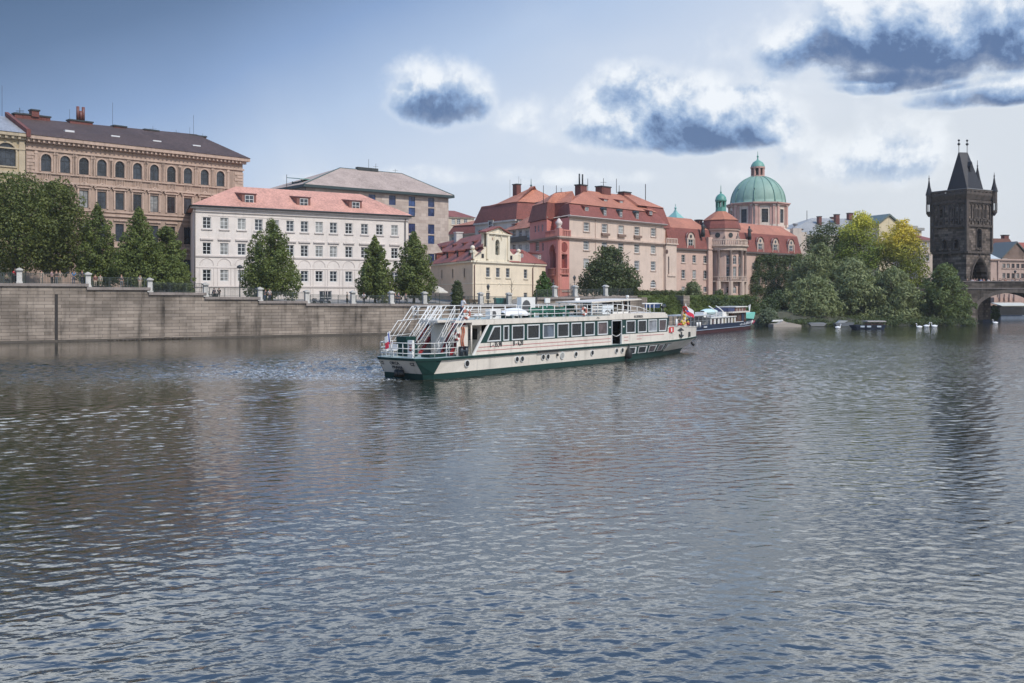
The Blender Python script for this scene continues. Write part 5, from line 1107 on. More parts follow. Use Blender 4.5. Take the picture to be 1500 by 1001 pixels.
def water():
    ang = np.concatenate([np.radians(np.linspace(-180, -38, 36)[:-1]), np.radians(np.linspace(-38, 38, 1050)), np.radians(np.linspace(38, 180, 36)[1:])])
    r = np.concatenate([[.5, 6], np.geomspace(13, 300, 1150), [400, 700, 1500, 4500]])
    A, Rr = np.meshgrid(ang, r); X = Rr * np.sin(A); Y = Rr * np.cos(A); dr = np.gradient(r)[:, None]
    Z = np.zeros_like(X); g = np.random.default_rng(3)
    NW = 64; lam = np.exp(g.uniform(math.log(.14), math.log(1.7), NW)); th = R(-78) + g.normal(0, .5, NW); ph = g.uniform(0, 6.28, NW)
    amp_mod = 1 + .35 * np.sin(X * .11 + Y * .07 + 1) * np.sin(Y * .13 - X * .05)
    def bump_(cx, cy, sx, sy, a=0):
        c, s_ = math.cos(a), math.sin(a); dx, dy = X - cx, Y - cy; return np.exp(-((dx * c + dy * s_) / sx) ** 2 - ((-dx * s_ + dy * c) / sy) ** 2)
    patch = np.sin(X * .09 + 1.3 * np.sin(Y * .06)) * np.sin(Y * .11 + 1.1 * np.sin(X * .05 + 2)) + .5 * np.sin(X * .23 - Y * .17 + 1) * np.sin(Y * .31 + X * .07)
    gain = .78 + .24 * patch - .5 * bump_(-30, 50, 18, 9, .1) - .45 * bump_(-50, 108, 30, 12, .5) + 1.9 * bump_(-30, 81, 36, 12, .12) + 1.5 * bump_(-11, 88, 14, 16) + 1.35 * bump_(27, 108, 20, 32, -.5) + .3 * bump_(8, 52, 25, 10)
    gain0 = gain.copy(); gain = gain * np.clip(.1 + Rr / 66, .24, 1)
    for l, t_, p in zip(lam, th, ph):
        k = 2 * math.pi / l; s = .027 * (1.0 if l < .8 else .36); w = np.clip(l / (3.0 * dr) - .35, 0, 1)
        q = k * (X * math.cos(t_) + Y * math.sin(t_)) + p + .8 * np.sin(X * .21 + p) + .8 * np.sin(Y * .17 + 2 * p)
        Z += gain * w * s / k * (np.sin(q) + .22 * np.cos(2 * q))
    Z *= amp_mod; Z[(Rr < 12.9) | (Rr > 305)] = 0
    # wake of the tour boat: kelvin arms and churned strip astern
    hd = np.array([.6126, .7904]); st = np.array([-5.6, 69.5]); dx, dy = X - st[0], Y - st[1]; al = -(dx * hd[0] + dy * hd[1]); ac = dx * hd[1] - dy * hd[0]
    strip = np.exp(-(ac / (2.2 + np.abs(al) * .05)) ** 2) * (al > -1) * np.exp(-np.abs(al) / 60)
    Z += strip * .05 * np.sin(al * 2.3 + 2 * np.sin(ac * 1.3)) * np.sin(ac * 2.9 + al * .7)
    bow = np.array([16.0, 98.5]); bx, by = X - bow[0], Y - bow[1]; bl = -(bx * hd[0] + by * hd[1]); bc = np.abs(bx * hd[1] - by * hd[0])
    for w_, off in ((1.1, 0), (1.6, 3.2), (2.2, 6.5)):
        Z += .075 * np.exp(-((bc - (bl - off) * .36 - 2.2) / w_) ** 2) * (bl > off) * np.exp(-bl / 55)
    nr, na = X.shape; co = np.stack([X, Y, Z], -1).reshape(-1, 3).astype(np.float32)
    i = np.arange(nr - 1)[:, None]; j = np.arange(na - 1)[None]; a = i * na + j; f = np.stack([a, a + 1, a + na + 1, a + na], -1).reshape(-1, 4).astype(np.int32)
    me = bpy.data.meshes.new("water"); me.vertices.add(len(co)); me.vertices.foreach_set("co", co.ravel()); me.loops.add(f.size); me.loops.foreach_set("vertex_index", f.ravel())
    me.polygons.add(len(f)); me.polygons.foreach_set("loop_start", np.arange(0, f.size, 4, dtype=np.int32)); me.polygons.foreach_set("loop_total", np.full(len(f), 4, np.int32)); me.polygons.foreach_set("use_smooth", np.ones(len(f), bool)); me.update(); me.validate()
    at_ = me.attributes.new("chop", "FLOAT", "POINT"); at_.data.foreach_set("value", np.clip(gain0 * np.clip(Rr / 70, .45, 1.25), 0, 2.2).astype(np.float32).ravel())
    o = bpy.data.objects.new("water", me); COL.objects.link(o); tag(o, "wide rippled river", kind="structure")
    m, t, b = newmat("river_water"); g_ = t.N("ShaderNodeNewGeometry").outputs["Position"]
    b.inputs["Base Color"].default_value = (.022, .022, .014, 1); b.inputs["Roughness"].default_value = .05; b.inputs["IOR"].default_value = 1.5; b.inputs["Specular IOR Level"].default_value = 1.0
    mp = t.N("ShaderNodeMapping"); t.l.new(g_, mp.inputs[0]); mp.inputs["Scale"].default_value = (.75, 1.25, 1); mp.inputs["Rotation"].default_value = (0, 0, .22)
    h = t.m("ADD", t.m("MULTIPLY", t.noise(mp.outputs[0], 2.2, 3, .55, .4), 1.), t.m("MULTIPLY", t.noise(mp.outputs[0], 9, 2), .18))
    h = t.m("ADD", h, t.m("MULTIPLY", t.noise(mp.outputs[0], .55, 2, .5, .3), 1.4))
    bp = t.N("ShaderNodeBump"); at = t.N("ShaderNodeAttribute", attribute_name="chop"); t.l.new(t.m("MULTIPLY", at.outputs["Fac"], .8), bp.inputs["Strength"]); bp.inputs["Distance"].default_value = .045; t.l.new(h, bp.inputs["Height"]); t.l.new(bp.outputs[0], b.inputs["Normal"])
    # churned foam astern, lengthened so its pale colour stands in for wake glitter
    v = t.N("ShaderNodeVectorMath", operation="SUBTRACT"); t.l.new(g_, v.inputs[0]); v.inputs[1].default_value = (-6.6, 69.8, 0)
    d1 = t.N("ShaderNodeVectorMath", operation="DOT_PRODUCT"); t.l.new(v.outputs[0], d1.inputs[0]); d1.inputs[1].default_value = (-.95, .31, 0)
    d2 = t.N("ShaderNodeVectorMath", operation="DOT_PRODUCT"); t.l.new(v.outputs[0], d2.inputs[0]); d2.inputs[1].default_value = (.31, .95, 0)
    al, ac = d1.outputs["Value"], t.m("ABSOLUTE", d2.outputs["Value"])
    msk = t.m("MULTIPLY", t.ss(t.m("SUBTRACT", ac, t.m("MULTIPLY", al, .11)), 1.2, 3.4, 1, 0), t.m("MULTIPLY", t.ss(al, -.5, 1.5), t.ss(al, 2, 30, 1, .0)))
    fo = t.m("MULTIPLY", msk, t.ss(t.noise(g_, 3.2, 5, .7), .5, .62))
    c = t.mix(t.m("MULTIPLY", fo, .85), (.022, .022, .014), (.6, .62, .62)); t.l.new(c, b.inputs["Base Color"]); t.l.new(t.m("ADD", .06, t.m("MULTIPLY", fo, .6)), b.inputs["Roughness"])
    me.materials.append(m)
water()

# ---------------------------------------------------------------- foliage
def leaves(name, blobs, n, size, mat, parent, seed, flat=.0, droop=0, core=.25):
    """blobs: (x,y,z,rx,rz) clumps; leaves scatter through their shells, with gaps"""
    g = np.random.default_rng(seed); B = np.array(blobs, float); w = B[:, 3] * B[:, 3] + B[:, 3] * B[:, 4]; w /= w.sum()
    i = g.choice(len(B), n, p=w); d = g.normal(size=(n, 3)); d /= np.linalg.norm(d, axis=1)[:, None]
    rad = np.where(g.random(n) < core, g.uniform(.3, .9, n), g.uniform(.82, 1.08, n)); rad *= 1 + .13 * np.sin(d[:, 0] * 7 + i) * np.cos(d[:, 2] * 6 + i * 2)
    c = B[i, :3] + d * rad[:, None] * np.stack([B[i, 3], B[i, 3], B[i, 4]], 1)
    nrm = d * .75 + g.normal(size=(n, 3)) * .55 + np.array([0, 0, .35]); nrm /= np.linalg.norm(nrm, axis=1)[:, None]
    a = np.cross(nrm, g.normal(size=(n, 3))); 
    if droop: a = a * (1 - droop) + np.array([0, 0, -1.]) * droop
    a -= nrm * (a * nrm).sum(1)[:, None]; a /= np.linalg.norm(a, axis=1)[:, None] + 1e-9; b = np.cross(nrm, a); s = size * g.uniform(.6, 1.3, n)[:, None]; L = 1.0 + 1.2 * droop; Wd = .62 - .3 * droop
    P = np.stack([c - a * s * L * .5, c + b * s * Wd * .5 + a * s * .05 + nrm * s * .08, c + a * s * L * .5, c - b * s * Wd * .5 + a * s * .05 + nrm * s * .08], 1)
    o0 = np.array(parent.location) if parent else np.zeros(3)
    co = (P.reshape(-1, 3) - o0).astype(np.float32); me = bpy.data.meshes.new(name); me.vertices.add(len(co)); me.vertices.foreach_set("co", co.ravel()); me.loops.add(4 * n); me.loops.foreach_set("vertex_index", np.arange(4 * n, dtype=np.int32))
    me.polygons.add(n); me.polygons.foreach_set("loop_start", np.arange(0, 4 * n, 4, dtype=np.int32)); me.polygons.foreach_set("loop_total", np.full(n, 4, np.int32)); me.update(); me.materials.append(mat)
    o = bpy.data.objects.new(name, me); COL.objects.link(o); o.parent = parent; return o
bark = plaster("tree_bark", (.07, .055, .04), var=.4, scale=3)
L_lin = leafmat("linden_leaves", (.07, .095, .024), (.21, .25, .07)); L_dark = leafmat("dark_leaves", (.045, .06, .022), (.11, .14, .05), trans=.25); L_wil = leafmat("willow_leaves", (.15, .175, .075), (.33, .37, .17)); L_big = leafmat("maple_leaves", (.055, .075, .02), (.18, .2, .055))
L_yel = leafmat("yellow_green_leaves", (.12, .17, .025), (.28, .34, .055), (.68, .62, .06), zlo=21, zhi=28); L_gold = leafmat("golden_leaves", (.14, .17, .025), (.32, .34, .055), (.8, .62, .07), zlo=16.5, zhi=25); L_fresh = leafmat("fresh_leaves", (.05, .1, .02), (.13, .22, .06)); L_pale = leafmat("pale_bush_leaves", (.12, .15, .07), (.28, .32, .17)); L_ivy = leafmat("ivy_leaves", (.03, .05, .02), (.085, .12, .04), trans=.15)
def tree(name, label, px, Y, pyb, pyt, wpx, kind, mat, n, seed, size=.34, group=None, zb=None, trunk=True, cat="tree", bpx=None):
    g = random.Random(seed); k = Y / F; x = (px - CX) * k; z0 = (H + (HY - pyb) * k); z1 = H + (HY - pyt) * k; r = wpx * k / 2; h = z1 - z0; gz = zb if zb is not None else z0 - 1.5
    t = thing(name, label, cat, (x, Y, gz), group); B = []
    def add(cx, cy, cz, rr, rz=None): B.append((x + cx, Y + cy, cz, rr, rz or rr * .85))
    if kind == "cone":
        m = 46
        for i in range(m):
            f = (i + .5) / m; prof = math.sin(math.pi * min(1, .14 + .86 * f) ** .62) ** .75 * (1 + .12 * math.sin(i * 1.7)); a = i * 2.399 + g.random() * .6; rr = r * (.2 + .16 * g.random()) * (.5 + .7 * (1 - f)); q = max(0, r * prof - rr * .8) * (.75 + .32 * g.random())
            add(math.cos(a) * q, math.sin(a) * q, z0 + h * (f * .93 + .03), rr, rr * 1.15)
        for i in range(9): f = i / 9; add(0, 0, z0 + h * (.08 + .78 * f), r * .45 * (1 - f) + .25, h * .09)
        for i in range(12): a = g.random() * 6.28; f = g.random() ** 1.2 * .8; q = r * math.sin(math.pi * min(1, .14 + .86 * f) ** .62) ** .75 * g.uniform(.9, 1.12); add(math.cos(a) * q, math.sin(a) * q, z0 + h * (f * .93 + .04), r * g.uniform(.07, .13))
        add(0, 0, z1 - h * .05, r * .1, h * .07)
    elif kind == "round":
        for i in range(44):
            a = i * 2.399; ph = math.acos(1 - 2 * (i + .5) / 44); rr = r * (.2 + .16 * g.random()); q = (r - rr * .9) * (.8 + .28 * g.random())
            add(math.cos(a) * math.sin(ph) * q, math.sin(a) * math.sin(ph) * q, z0 + h / 2 + math.cos(ph) * (h / 2 - rr * .7), rr)
        for i in range(8): add(g.uniform(-.4, .4) * r, g.uniform(-.4, .4) * r, z0 + h * g.uniform(.3, .7), r * .35)
    elif kind == "dome":         # billowing, widest low down
        for i in range(50):
            f = g.random() ** 1.25; a = i * 2.399; prof = math.sqrt(max(.02, 1 - f ** 2.2)); rr = r * (.17 + .16 * g.random()); q = max(0, r * prof - rr * .85) * (.72 + .36 * g.random())
            add(math.cos(a) * q, math.sin(a) * q, z0 + rr * .5 + (h - rr * 1.4) * f, rr)
        for i in range(8): add(g.uniform(-.4, .4) * r, g.uniform(-.4, .4) * r, z0 + h * g.uniform(.15, .7), r * .36)
        for i in range(16): f = g.random(); a = g.random() * 6.28; q = r * math.sqrt(max(.02, 1 - f ** 2.2)) * g.uniform(.95, 1.1); add(math.cos(a) * q, math.sin(a) * q, z0 + h * f * .97, r * g.uniform(.06, .12))
    elif kind == "column":
        for i in range(14): f = i / 13; add(g.uniform(-.15, .15) * r, g.uniform(-.15, .15) * r, z0 + h * (.07 + .85 * f), r * (.85 if f < .6 else .85 - .9 * (f - .6)), h * .08)
    leaves("crown", B, n, size, mat, t, seed, droop=.45 if name == "willow" else 0)
    mb = MB(); tr = max(.1, r * .055)
    if trunk:
        mb.tube([(x, Y, gz - .3), (x + .1, Y, z0 + h * .15), (x, Y, z0 + h * .5), (x, Y, z0 + h * .8)], [tr * 1.3, tr, tr * .6, tr * .15], 7)
        for i in range(9):
            a = i * 2.4; f = .12 + .06 * i; l = r * (.75 if kind != "cone" else .7 * (1 - f)); b = z0 + h * f; mb.tube([(x, Y, b), (x + math.cos(a) * l * .5, Y + math.sin(a) * l * .5, b + l * .25), (x + math.cos(a) * l, Y + math.sin(a) * l, b + l * .55)], [tr * .5, tr * .3, tr * .1], 5)
        mb.build("trunk", bark, t)
    return t
def trees():
    T = tree
    G1 = "trees on the embankment"
    T("maple_tree", "huge dark rounded tree at the far left edge of the embankment", 22, 133, 402, 252, 150, "round", L_big, 26000, 1, .36, G1, zb=7.1)
    T("maple_tree", "broad dark tree right of the huge far left one, above the group in blue", 82, 136, 405, 262, 92, "round", L_big, 16000, 2, .36, G1, zb=7.1)
    T("linden_tree", "first of the pointed lindens from the left, before the brown palace", 143, 136, 415, 298, 64, "cone", L_lin, 13000, 3, .34, G1, zb=6.8)
    T("linden_tree", "tallest pointed linden of the left grove, in the middle of it", 203, 133.5, 420, 306, 76, "cone", L_lin, 15000, 4, .34, G1, zb=6.5)
    T("linden_tree", "leaning linden beside the left corner of the white house", 244, 138, 424, 330, 62, "dome", L_lin, 12000, 5, .34, G1, zb=6.2)
    T("laurel_bush", "low round bush behind the railing, left of the white house", 255, 134.5, 430, 372, 54, "dome", L_lin, 7000, 6, .3, None, zb=6.0, trunk=False, cat="bush")
    T("linden_tree", "broad cone shaped linden alone before the white house", 397, 142, 432, 322, 88, "cone", L_lin, 17000, 7, .34, G1, zb=5.0)
    T("linden_tree", "slim conical linden before the white house, left of the pair", 549, 150, 436, 346, 54, "cone", L_lin, 12000, 8, .34, G1, zb=4.5)
    T("linden_tree", "tall conical linden by the yellow house, right of the pair", 606, 153, 436, 340, 66, "cone", L_lin, 15000, 9, .34, G1, zb=4.5)
    T("clipped_shrub", "narrow clipped evergreen shrub before the yellow house wall", 669.5, 151.5, 447, 411, 19, "column", L_dark, 5000, 10, .22, None, zb=4.2, cat="shrub", trunk=False)
    T("young_tree", "small fresh green tree between the yellow house and the red corner", 796.5, 165, 440, 398, 29, "cone", L_fresh, 6000, 11, .3, None, zb=5.0)
    T("spreading_tree", "wide dark spreading tree in front of the pale school", 893, 174, 430, 359, 92, "dome", L_dark, 15000, 12, .4, None, zb=5.4)
    T("flowering_bush", "pale blossoming bush on the terrace left of the rotunda", 1015, 189, 436, 410, 28, "dome", L_pale, 3500, 13, .3, None, zb=5.5, cat="bush", trunk=False)
    T("laurel_bush", "small dark bush below the rotunda arch", 1054, 193, 440, 424, 24, "dome", L_dark, 2200, 14, .3, None, zb=5.5, cat="bush", trunk=False)
    T("grey_bush", "pale grey green bush on the bank right of the dark blue boat", 1125, 182, 478, 450, 32, "dome", leafmat("sage_leaves", (.11, .14, .08), (.22, .26, .16)), 5500, 15, .3, None, zb=.5, cat="bush", trunk=False)
    G2 = "tall trees behind the willows"
    T("chestnut_tree", "dark chestnut crown left of the yellow green tree", 1212, 222, 410, 324, 72, "round", L_dark, 9000, 16, .42, G2, zb=4)
    T("ash_tree", "tall yellow green tree with yellow top, left of the golden one", 1260, 216, 430, 307, 94, "dome", L_yel, 15000, 17, .42, G2, zb=3.5)  # leaf colour turns yellow with height
    T("golden_tree", "tree turning golden yellow at its top, left of the dark tower", 1320, 213, 436, 320, 98, "dome", L_gold, 18000, 18, .42, G2, zb=3)
    G3 = "willows along the bank"
    T("willow", "large grey green willow at the left end of the bank", 1200, 204, 440, 354, 92, "dome", L_wil, 15000, 19, .46, G3, zb=1.5)
    T("willow", "low willow overhanging the water left of the covered boat", 1190, 193, 476, 402, 104, "dome", L_wil, 14000, 20, .44, G3, zb=.6)
    T("willow", "middle willow behind the small covered boat", 1250, 197, 476, 376, 104, "dome", L_wil, 16000, 21, .46, G3, zb=.8)
    T("willow", "rounded willow above the swans, right of the covered boat", 1308, 194, 476, 390, 92, "dome", L_wil, 15000, 22, .46, G3, zb=.6)
    T("willow", "dark green willow standing at the foot of the dark tower", 1382, 194, 476, 384, 82, "dome", leafmat("deep_willow", (.08, .11, .04), (.2, .25, .08)), 15000, 23, .44, G3, zb=.5)
    T("laurel_bush", "dark undergrowth bush between the middle willows and the tower willow", 1345, 199, 474, 436, 34, "dome", L_dark, 4500, 24, .4, None, zb=.6, cat="bush", trunk=False)
    T("laurel_bush", "sunlit bush growing under the bridge arch", 1457, 212, 470, 446, 15, "dome", L_fresh, 2200, 25, .3, None, zb=.0, cat="bush", trunk=False)
    T("laurel_bush", "dark bush at the foot of the ivy wing, left of the willows", 1140, 200, 462, 424, 46, "dome", L_ivy, 5000, 26, .4, None, zb=2, cat="bush", trunk=False)
    # ivy over the wing facade and over the lower wall
    t = thing("ivy", "dark ivy covering the right wing of the pink academy", "ivy", rfr.pt(rfr.u(1135), -.3, 4)); g = random.Random(5); B = []
    for i in range(560):
        px = 1098 + 74 * (g.random() ** .8); py = g.uniform(375, 438)
        if px < 1110 and py < 375 + (1110 - px) * 2.2: continue
        if any(abs(px - q) < 2.9 and (384.5 < py < 398 or 405.5 < py < 420) for q in (1112, 1122.5, 1134, 1144, 1157)) : continue
        p = rfr.pt(rfr.u(px), -.35, rfr.z(px, py)); B.append((*p, .85, .8))
    leaves("leaves", B, 34000, .3, L_ivy, t, 31, core=.6)
    t = thing("ivy", "dark ivy hanging over the terrace wall behind the dark blue boat", "ivy", Q.pt(Q.u(1090), -.2, 3)); B = []
    for i in range(260):
        px = g.uniform(1048, 1150); py = g.uniform(438, 472); v = .2 + 2.9 * (472 - py) / 34
        if px < 1060 and py > 445: continue
        p = Q.pt(Q.u(px), v - .3, H + (HY - py) / F * Q.Y(px)); B.append((*p, .85, .6))
    leaves("leaves", B, 14000, .32, L_ivy, t, 32, core=.6)
    t = thing("hedge", "low dark hedge along the terrace edge before the pale school", "hedge", Q.pt(Q.u(975), 4, 5.4)); B = []
    for i in range(60): px = 930 + 95 * i / 60 + g.uniform(-1, 1); p = Q.pt(Q.u(px), 4.2, 5.9 + g.uniform(0, .3)); B.append((*p, .6, .55))
    leaves("leaves", B, 7000, .24, L_dark, t, 33, core=.6)
    B = []
    for i in range(420): f = g.random(); p = Q.pt(Q.u(946 + 172 * g.random()), .1 + 3.4 * f, 1.95 + 3.75 * f); B.append((*p, .7, .3))
    o = leaves("grass", B, 16000, .22, leafmat("grass_blades", (.06, .09, .02), (.13, .16, .035)), None, 34, core=.8); tag(o, "rough green grass on the terrace slope", "grass", kind="stuff")
    B = []
    for i in range(260): px = g.uniform(1135, 1425); yy = 183 + g.uniform(-.5, 9); p = ((px - CX) / F * yy, yy, g.uniform(.2, .9) + (yy - 183) * .08); B.append((*p, .9, .55))
    o = leaves("undergrowth", B, 20000, .3, L_dark, None, 35, core=.6); tag(o, "dark waterside undergrowth below the willows", "undergrowth", kind="stuff")
    # bare sapling
    mb = MB(); p = Q.pt(Q.u(757), 1.6, 4.2); mb.tube([p, (p[0], p[1], 6.8), (p[0] - .1, p[1], 8.4)], [.06, .04, .015], 5)
    for i in range(8): a = i * 2.4; z = 6.2 + i * .22; mb.tube([(p[0], p[1], z), (p[0] + .5 * math.cos(a), p[1] + .5 * math.sin(a), z + .8)], [.025, .008], 4)
    o = mb.build("sapling", bark, loc=p); tag(o, "bare young sapling before the yellow house", "sapling")
    mb = MB(); p = Q.pt(Q.u(355), 1.2, 5.4); mb.tube([p, (p[0], p[1], 8.0), (p[0], p[1], 9.4)], [.09, .07, .05], 6); o = thing("street_lamp", "dark lamp post with round shade left of the big cone shaped tree", "lamp", p); mb.build("pole", dark_metal, o); mb = MB(); mb.lathe((p[0], p[1]), [(.1, 9.4), (.45, 9.5), (.35, 9.75), (.05, 9.9)], 10); mb.build("shade", dark_metal, o)
trees()

# ---------------------------------------------------------------- sky and sun
def sky():
    w = bpy.data.worlds.new("World"); sc.world = w; w.use_nodes = True; t = NT(w.node_tree); bg = w.node_tree.nodes["Background"]
    el, az = 48, 136                      # sun elevation, azimuth to the right of the view
    tc = t.N("ShaderNodeTexCoord").outputs["Generated"]; x = t.N("ShaderNodeSeparateXYZ"); t.l.new(tc, x.inputs[0]); X, Y, Z = x.outputs
    u = t.m("ARCTAN2", X, Y); v = t.m("ARCSINE", t.m("MINIMUM", t.m("MAXIMUM", Z, -1.), 1.))
    ns = t.N("ShaderNodeTexSky", sky_type="NISHITA"); ns.sun_disc = False; ns.sun_elevation = R(el); ns.sun_rotation = R(az); ns.air_density = 1.2; ns.dust_density = 2
    # angular gradient: pale towards the horizon and the sun side, deep blue high on the other side
    vc = t.m("MINIMUM", t.m("MAXIMUM", v, 0.), .31)
    g = t.m("ADD", t.m("MULTIPLY", vc, 2.0), t.m("MULTIPLY", t.m("MINIMUM", t.m("MAXIMUM", u, -1.0), .75), -.82))
    g = t.m("ADD", g, t.m("MULTIPLY", t.m("SUBTRACT", t.noise(tc, 3.0, 4), .5), .12))
    base = t.ramp(g, [(0, srgb(203, 209, 217)), (.32, srgb(192, 203, 220)), (.5, srgb(166, 185, 213)), (.66, srgb(126, 151, 190)), (.82, srgb(88, 112, 147)), (1, srgb(56, 80, 112))])
    cv = t.N("ShaderNodeCombineXYZ"); t.S(cv.inputs[0], u); t.S(cv.inputs[1], v)
    n1 = t.noise(cv.outputs[0], 9, 8, .62, .15); n2 = t.noise(cv.outputs[0], 28, 6, .6); n3 = t.noise(cv.outputs[0], 4, 5, .5, .5)
    def px(p): return math.atan((p - CX) / F)
    def py(p, q=750): return math.atan((HY - p) / F * math.cos(math.atan((q - CX) / F)))
    cl = None; dn = None
    #      cx   cy   a    b  weight  darkness
    CL = [(640, 152, 84, 66, 1.25, 1.0), (990, 186, 150, 62, 1.75, .62), (930, 150, 85, 52, 1.5, .2), (900, 205, 70, 32, .9, .5), (1400, 50, 270, 92, 1.35, 1.05), (1225, 66, 120, 56, 1.15, 1.0), (1300, 122, 140, 30, 1.0, 1.0), (1440, 142, 130, 30, 1.0, 1.0), (1270, 235, 150, 84, .75, .42), (770, 175, 80, 45, .42, .35), (600, 256, 70, 22, .6, .2), (1130, 120, 120, 40, .35, .3), (800, 262, 300, 24, .45, .15), (1150, 250, 200, 60, .4, .3), (450, 262, 60, 14, .3, .1)]
    for cx, cy, a, b, wt, dk in CL:
        du = t.m("DIVIDE", t.m("SUBTRACT", u, px(cx)), a / F); dv = t.m("DIVIDE", t.m("SUBTRACT", v, py(cy, cx)), b / F)
        dl = t.m("ADD", dv, t.m("MULTIPLY", t.m("MINIMUM", dv, 0.), .7)); e = t.m("SUBTRACT", 1., t.m("ADD", t.m("MULTIPLY", du, du), t.m("MULTIPLY", dl, dl))); e = t.m("ADD", t.m("MAXIMUM", e, -2.5), wt - 1.)
        d = t.m("MULTIPLY", t.m("ADD", t.m("SUBTRACT", .3, t.m("MULTIPLY", dv, 1.15)), t.m("MULTIPLY", e, .3)), dk)
        wgt = t.ss(e, -.35, .5); d = t.m("MULTIPLY", t.m("MAXIMUM", d, 0.), wgt)
        cl = e if cl is None else t.m("MAXIMUM", cl, e); dn = d if dn is None else t.m("MAXIMUM", dn, d)
    ofs = t.N("ShaderNodeVectorMath", operation="ADD"); t.l.new(cv.outputs[0], ofs.inputs[0]); ofs.inputs[1].default_value = (.006, .016, 0)
    m1 = t.noise(ofs.outputs[0], 9, 8, .62, .15)
    tex = t.m("ADD", t.m("MULTIPLY", t.m("SUBTRACT", n1, .5), 3.7), t.m("MULTIPLY", t.m("SUBTRACT", n2, .5), 1.3))
    den = t.m("ADD", cl, tex); alpha = t.m("MULTIPLY", t.ss(den, -.25, 1.05), t.ss(v, -.01, .03))
    alpha = t.m("MULTIPLY", alpha, t.ss(cl, -1.1, -.35))
    relief = t.m("MULTIPLY", t.m("SUBTRACT", m1, n1), 3.6)
    thick = t.m("ADD", t.m("MULTIPLY", dn, 1.0), relief); thick = t.m("ADD", thick, t.m("ADD", t.m("MULTIPLY", t.m("MINIMUM", den, 1.6), .12), t.m("MULTIPLY", t.m("SUBTRACT", n2, .5), -1.5))); thick = t.m("MULTIPLY", thick, t.ss(den, -.1, .75))
    ccol = t.ramp(thick, [(0, srgb(228, 232, 237)), (.2, srgb(210, 217, 227)), (.42, srgb(172, 189, 212)), (.72, srgb(124, 150, 188)), (1, srgb(80, 104, 144))])
    # thin veil of high cloud
    veil = t.m("MULTIPLY", t.ss(n3, .45, .75), t.m("MULTIPLY", t.ss(g, .75, .2), .45)); base = t.mix(veil, base, srgb(222, 225, 229))
    col = t.mix(alpha, base, ccol)
    hi = t.mix(t.ss(t.noise(cv.outputs[0], 5, 5, .6), .3, .5), (.5, .74, 1.1), (1.6, 1.68, 1.75))  # unseen bright cloud band above the view, added to brighten the water's reflections
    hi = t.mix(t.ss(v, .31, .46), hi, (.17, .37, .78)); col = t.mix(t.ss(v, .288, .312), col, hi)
    below = t.ss(v, -.02, 0., 1, 0); col = t.mix(below, col, (.1, .1, .09))
    sk = t.N("ShaderNodeVectorMath", operation="SCALE"); t.l.new(ns.outputs[0], sk.inputs[0]); sk.inputs[3].default_value = 1.0
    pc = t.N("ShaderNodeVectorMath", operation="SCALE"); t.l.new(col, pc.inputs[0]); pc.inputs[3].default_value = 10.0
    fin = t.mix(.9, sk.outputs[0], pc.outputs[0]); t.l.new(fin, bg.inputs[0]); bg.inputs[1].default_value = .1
    s = bpy.data.lights.new("sun", "SUN"); s.energy = 2.9; s.angle = R(1.2); s.color = (1, .95, .87); so = bpy.data.objects.new("sun", s); sc.collection.objects.link(so)
    a = R(az); d = Vector((math.sin(a) * math.cos(R(el)), math.cos(a) * math.cos(R(el)), math.sin(R(el)))); so.rotation_euler = d.to_track_quat('Z', 'Y').to_euler(); so.location = d * 300
sky()
# ---------------------------------------------------------------- tour boat
BF = Fr(O=(-3.41, 71.1), d=(.775, 1.0)); BW = 5.2
cream_p = plaster("boat_cream_paint", (.66, .6, .52), rough=.35, var=.12, streak=.22, scale=1.2, ang=BF.ang, bump=0, spec=.5); white_p = simple("boat_white_paint", (.72, .7, .66), .35); green_p = simple("boat_green_paint", (.008, .038, .032), .5, var=.3, spec=.3)
red_p = simple("boat_red_paint", (.26, .03, .035), .4); pink_line = simple("boat_red_line", (.42, .12, .12), .5); black_p = simple("black_rubber", (.012, .012, .012), .6); text_m = simple("dark_lettering", (.03, .03, .035), .6); bglass = glass("boat_glass", (.012, .013, .014), .05); curt = glass("boat_glass_curtain", (.11, .08, .08), .1); chrome = simple("window_aluminium", (.6, .61, .6), .35); interior = simple("boat_interior", (.06, .045, .035), .8); teak = simple("deck_grey_green", (.3, .36, .34), .7)
orange_p = simple("life_ring_orange", (.42, .13, .09), .5)
def text(parent, s, fr, u, v, z, size, mat, ang=None, tilt=0, ext=.004, name="lettering", sx=1):
    c = bpy.data.curves.new(name, "FONT"); c.body = s; c.size = size; c.extrude = ext; c.offset = size * .02; c.align_x = "CENTER"; c.align_y = "CENTER"; c.resolution_u = 3
    tmp = bpy.data.objects.new(name, c); me = bpy.data.meshes.new_from_object(tmp); bpy.data.objects.remove(tmp); me.materials.append(mat); me.name = name
    o = bpy.data.objects.new(name, me); COL.objects.link(o); o.parent = parent; o.location = Vector(fr.pt(u, v, z)) - parent.location; o.rotation_euler = (R(90) + tilt, 0, fr.ang if ang is None else ang); o.scale = (sx, 1, 1); return o
def lerp_curve(K, x):
    if x <= K[0][0]: return K[0][1]
    for (a, p), (b, q) in zip(K, K[1:]):
        if x <= b: return p + (q - p) * (x - a) / (b - a)
    return K[-1][1]
def outline(K, u0, u1, n, W_):
    s = [(u0 + (u1 - u0) * i / n) for i in range(n + 1)]; return s
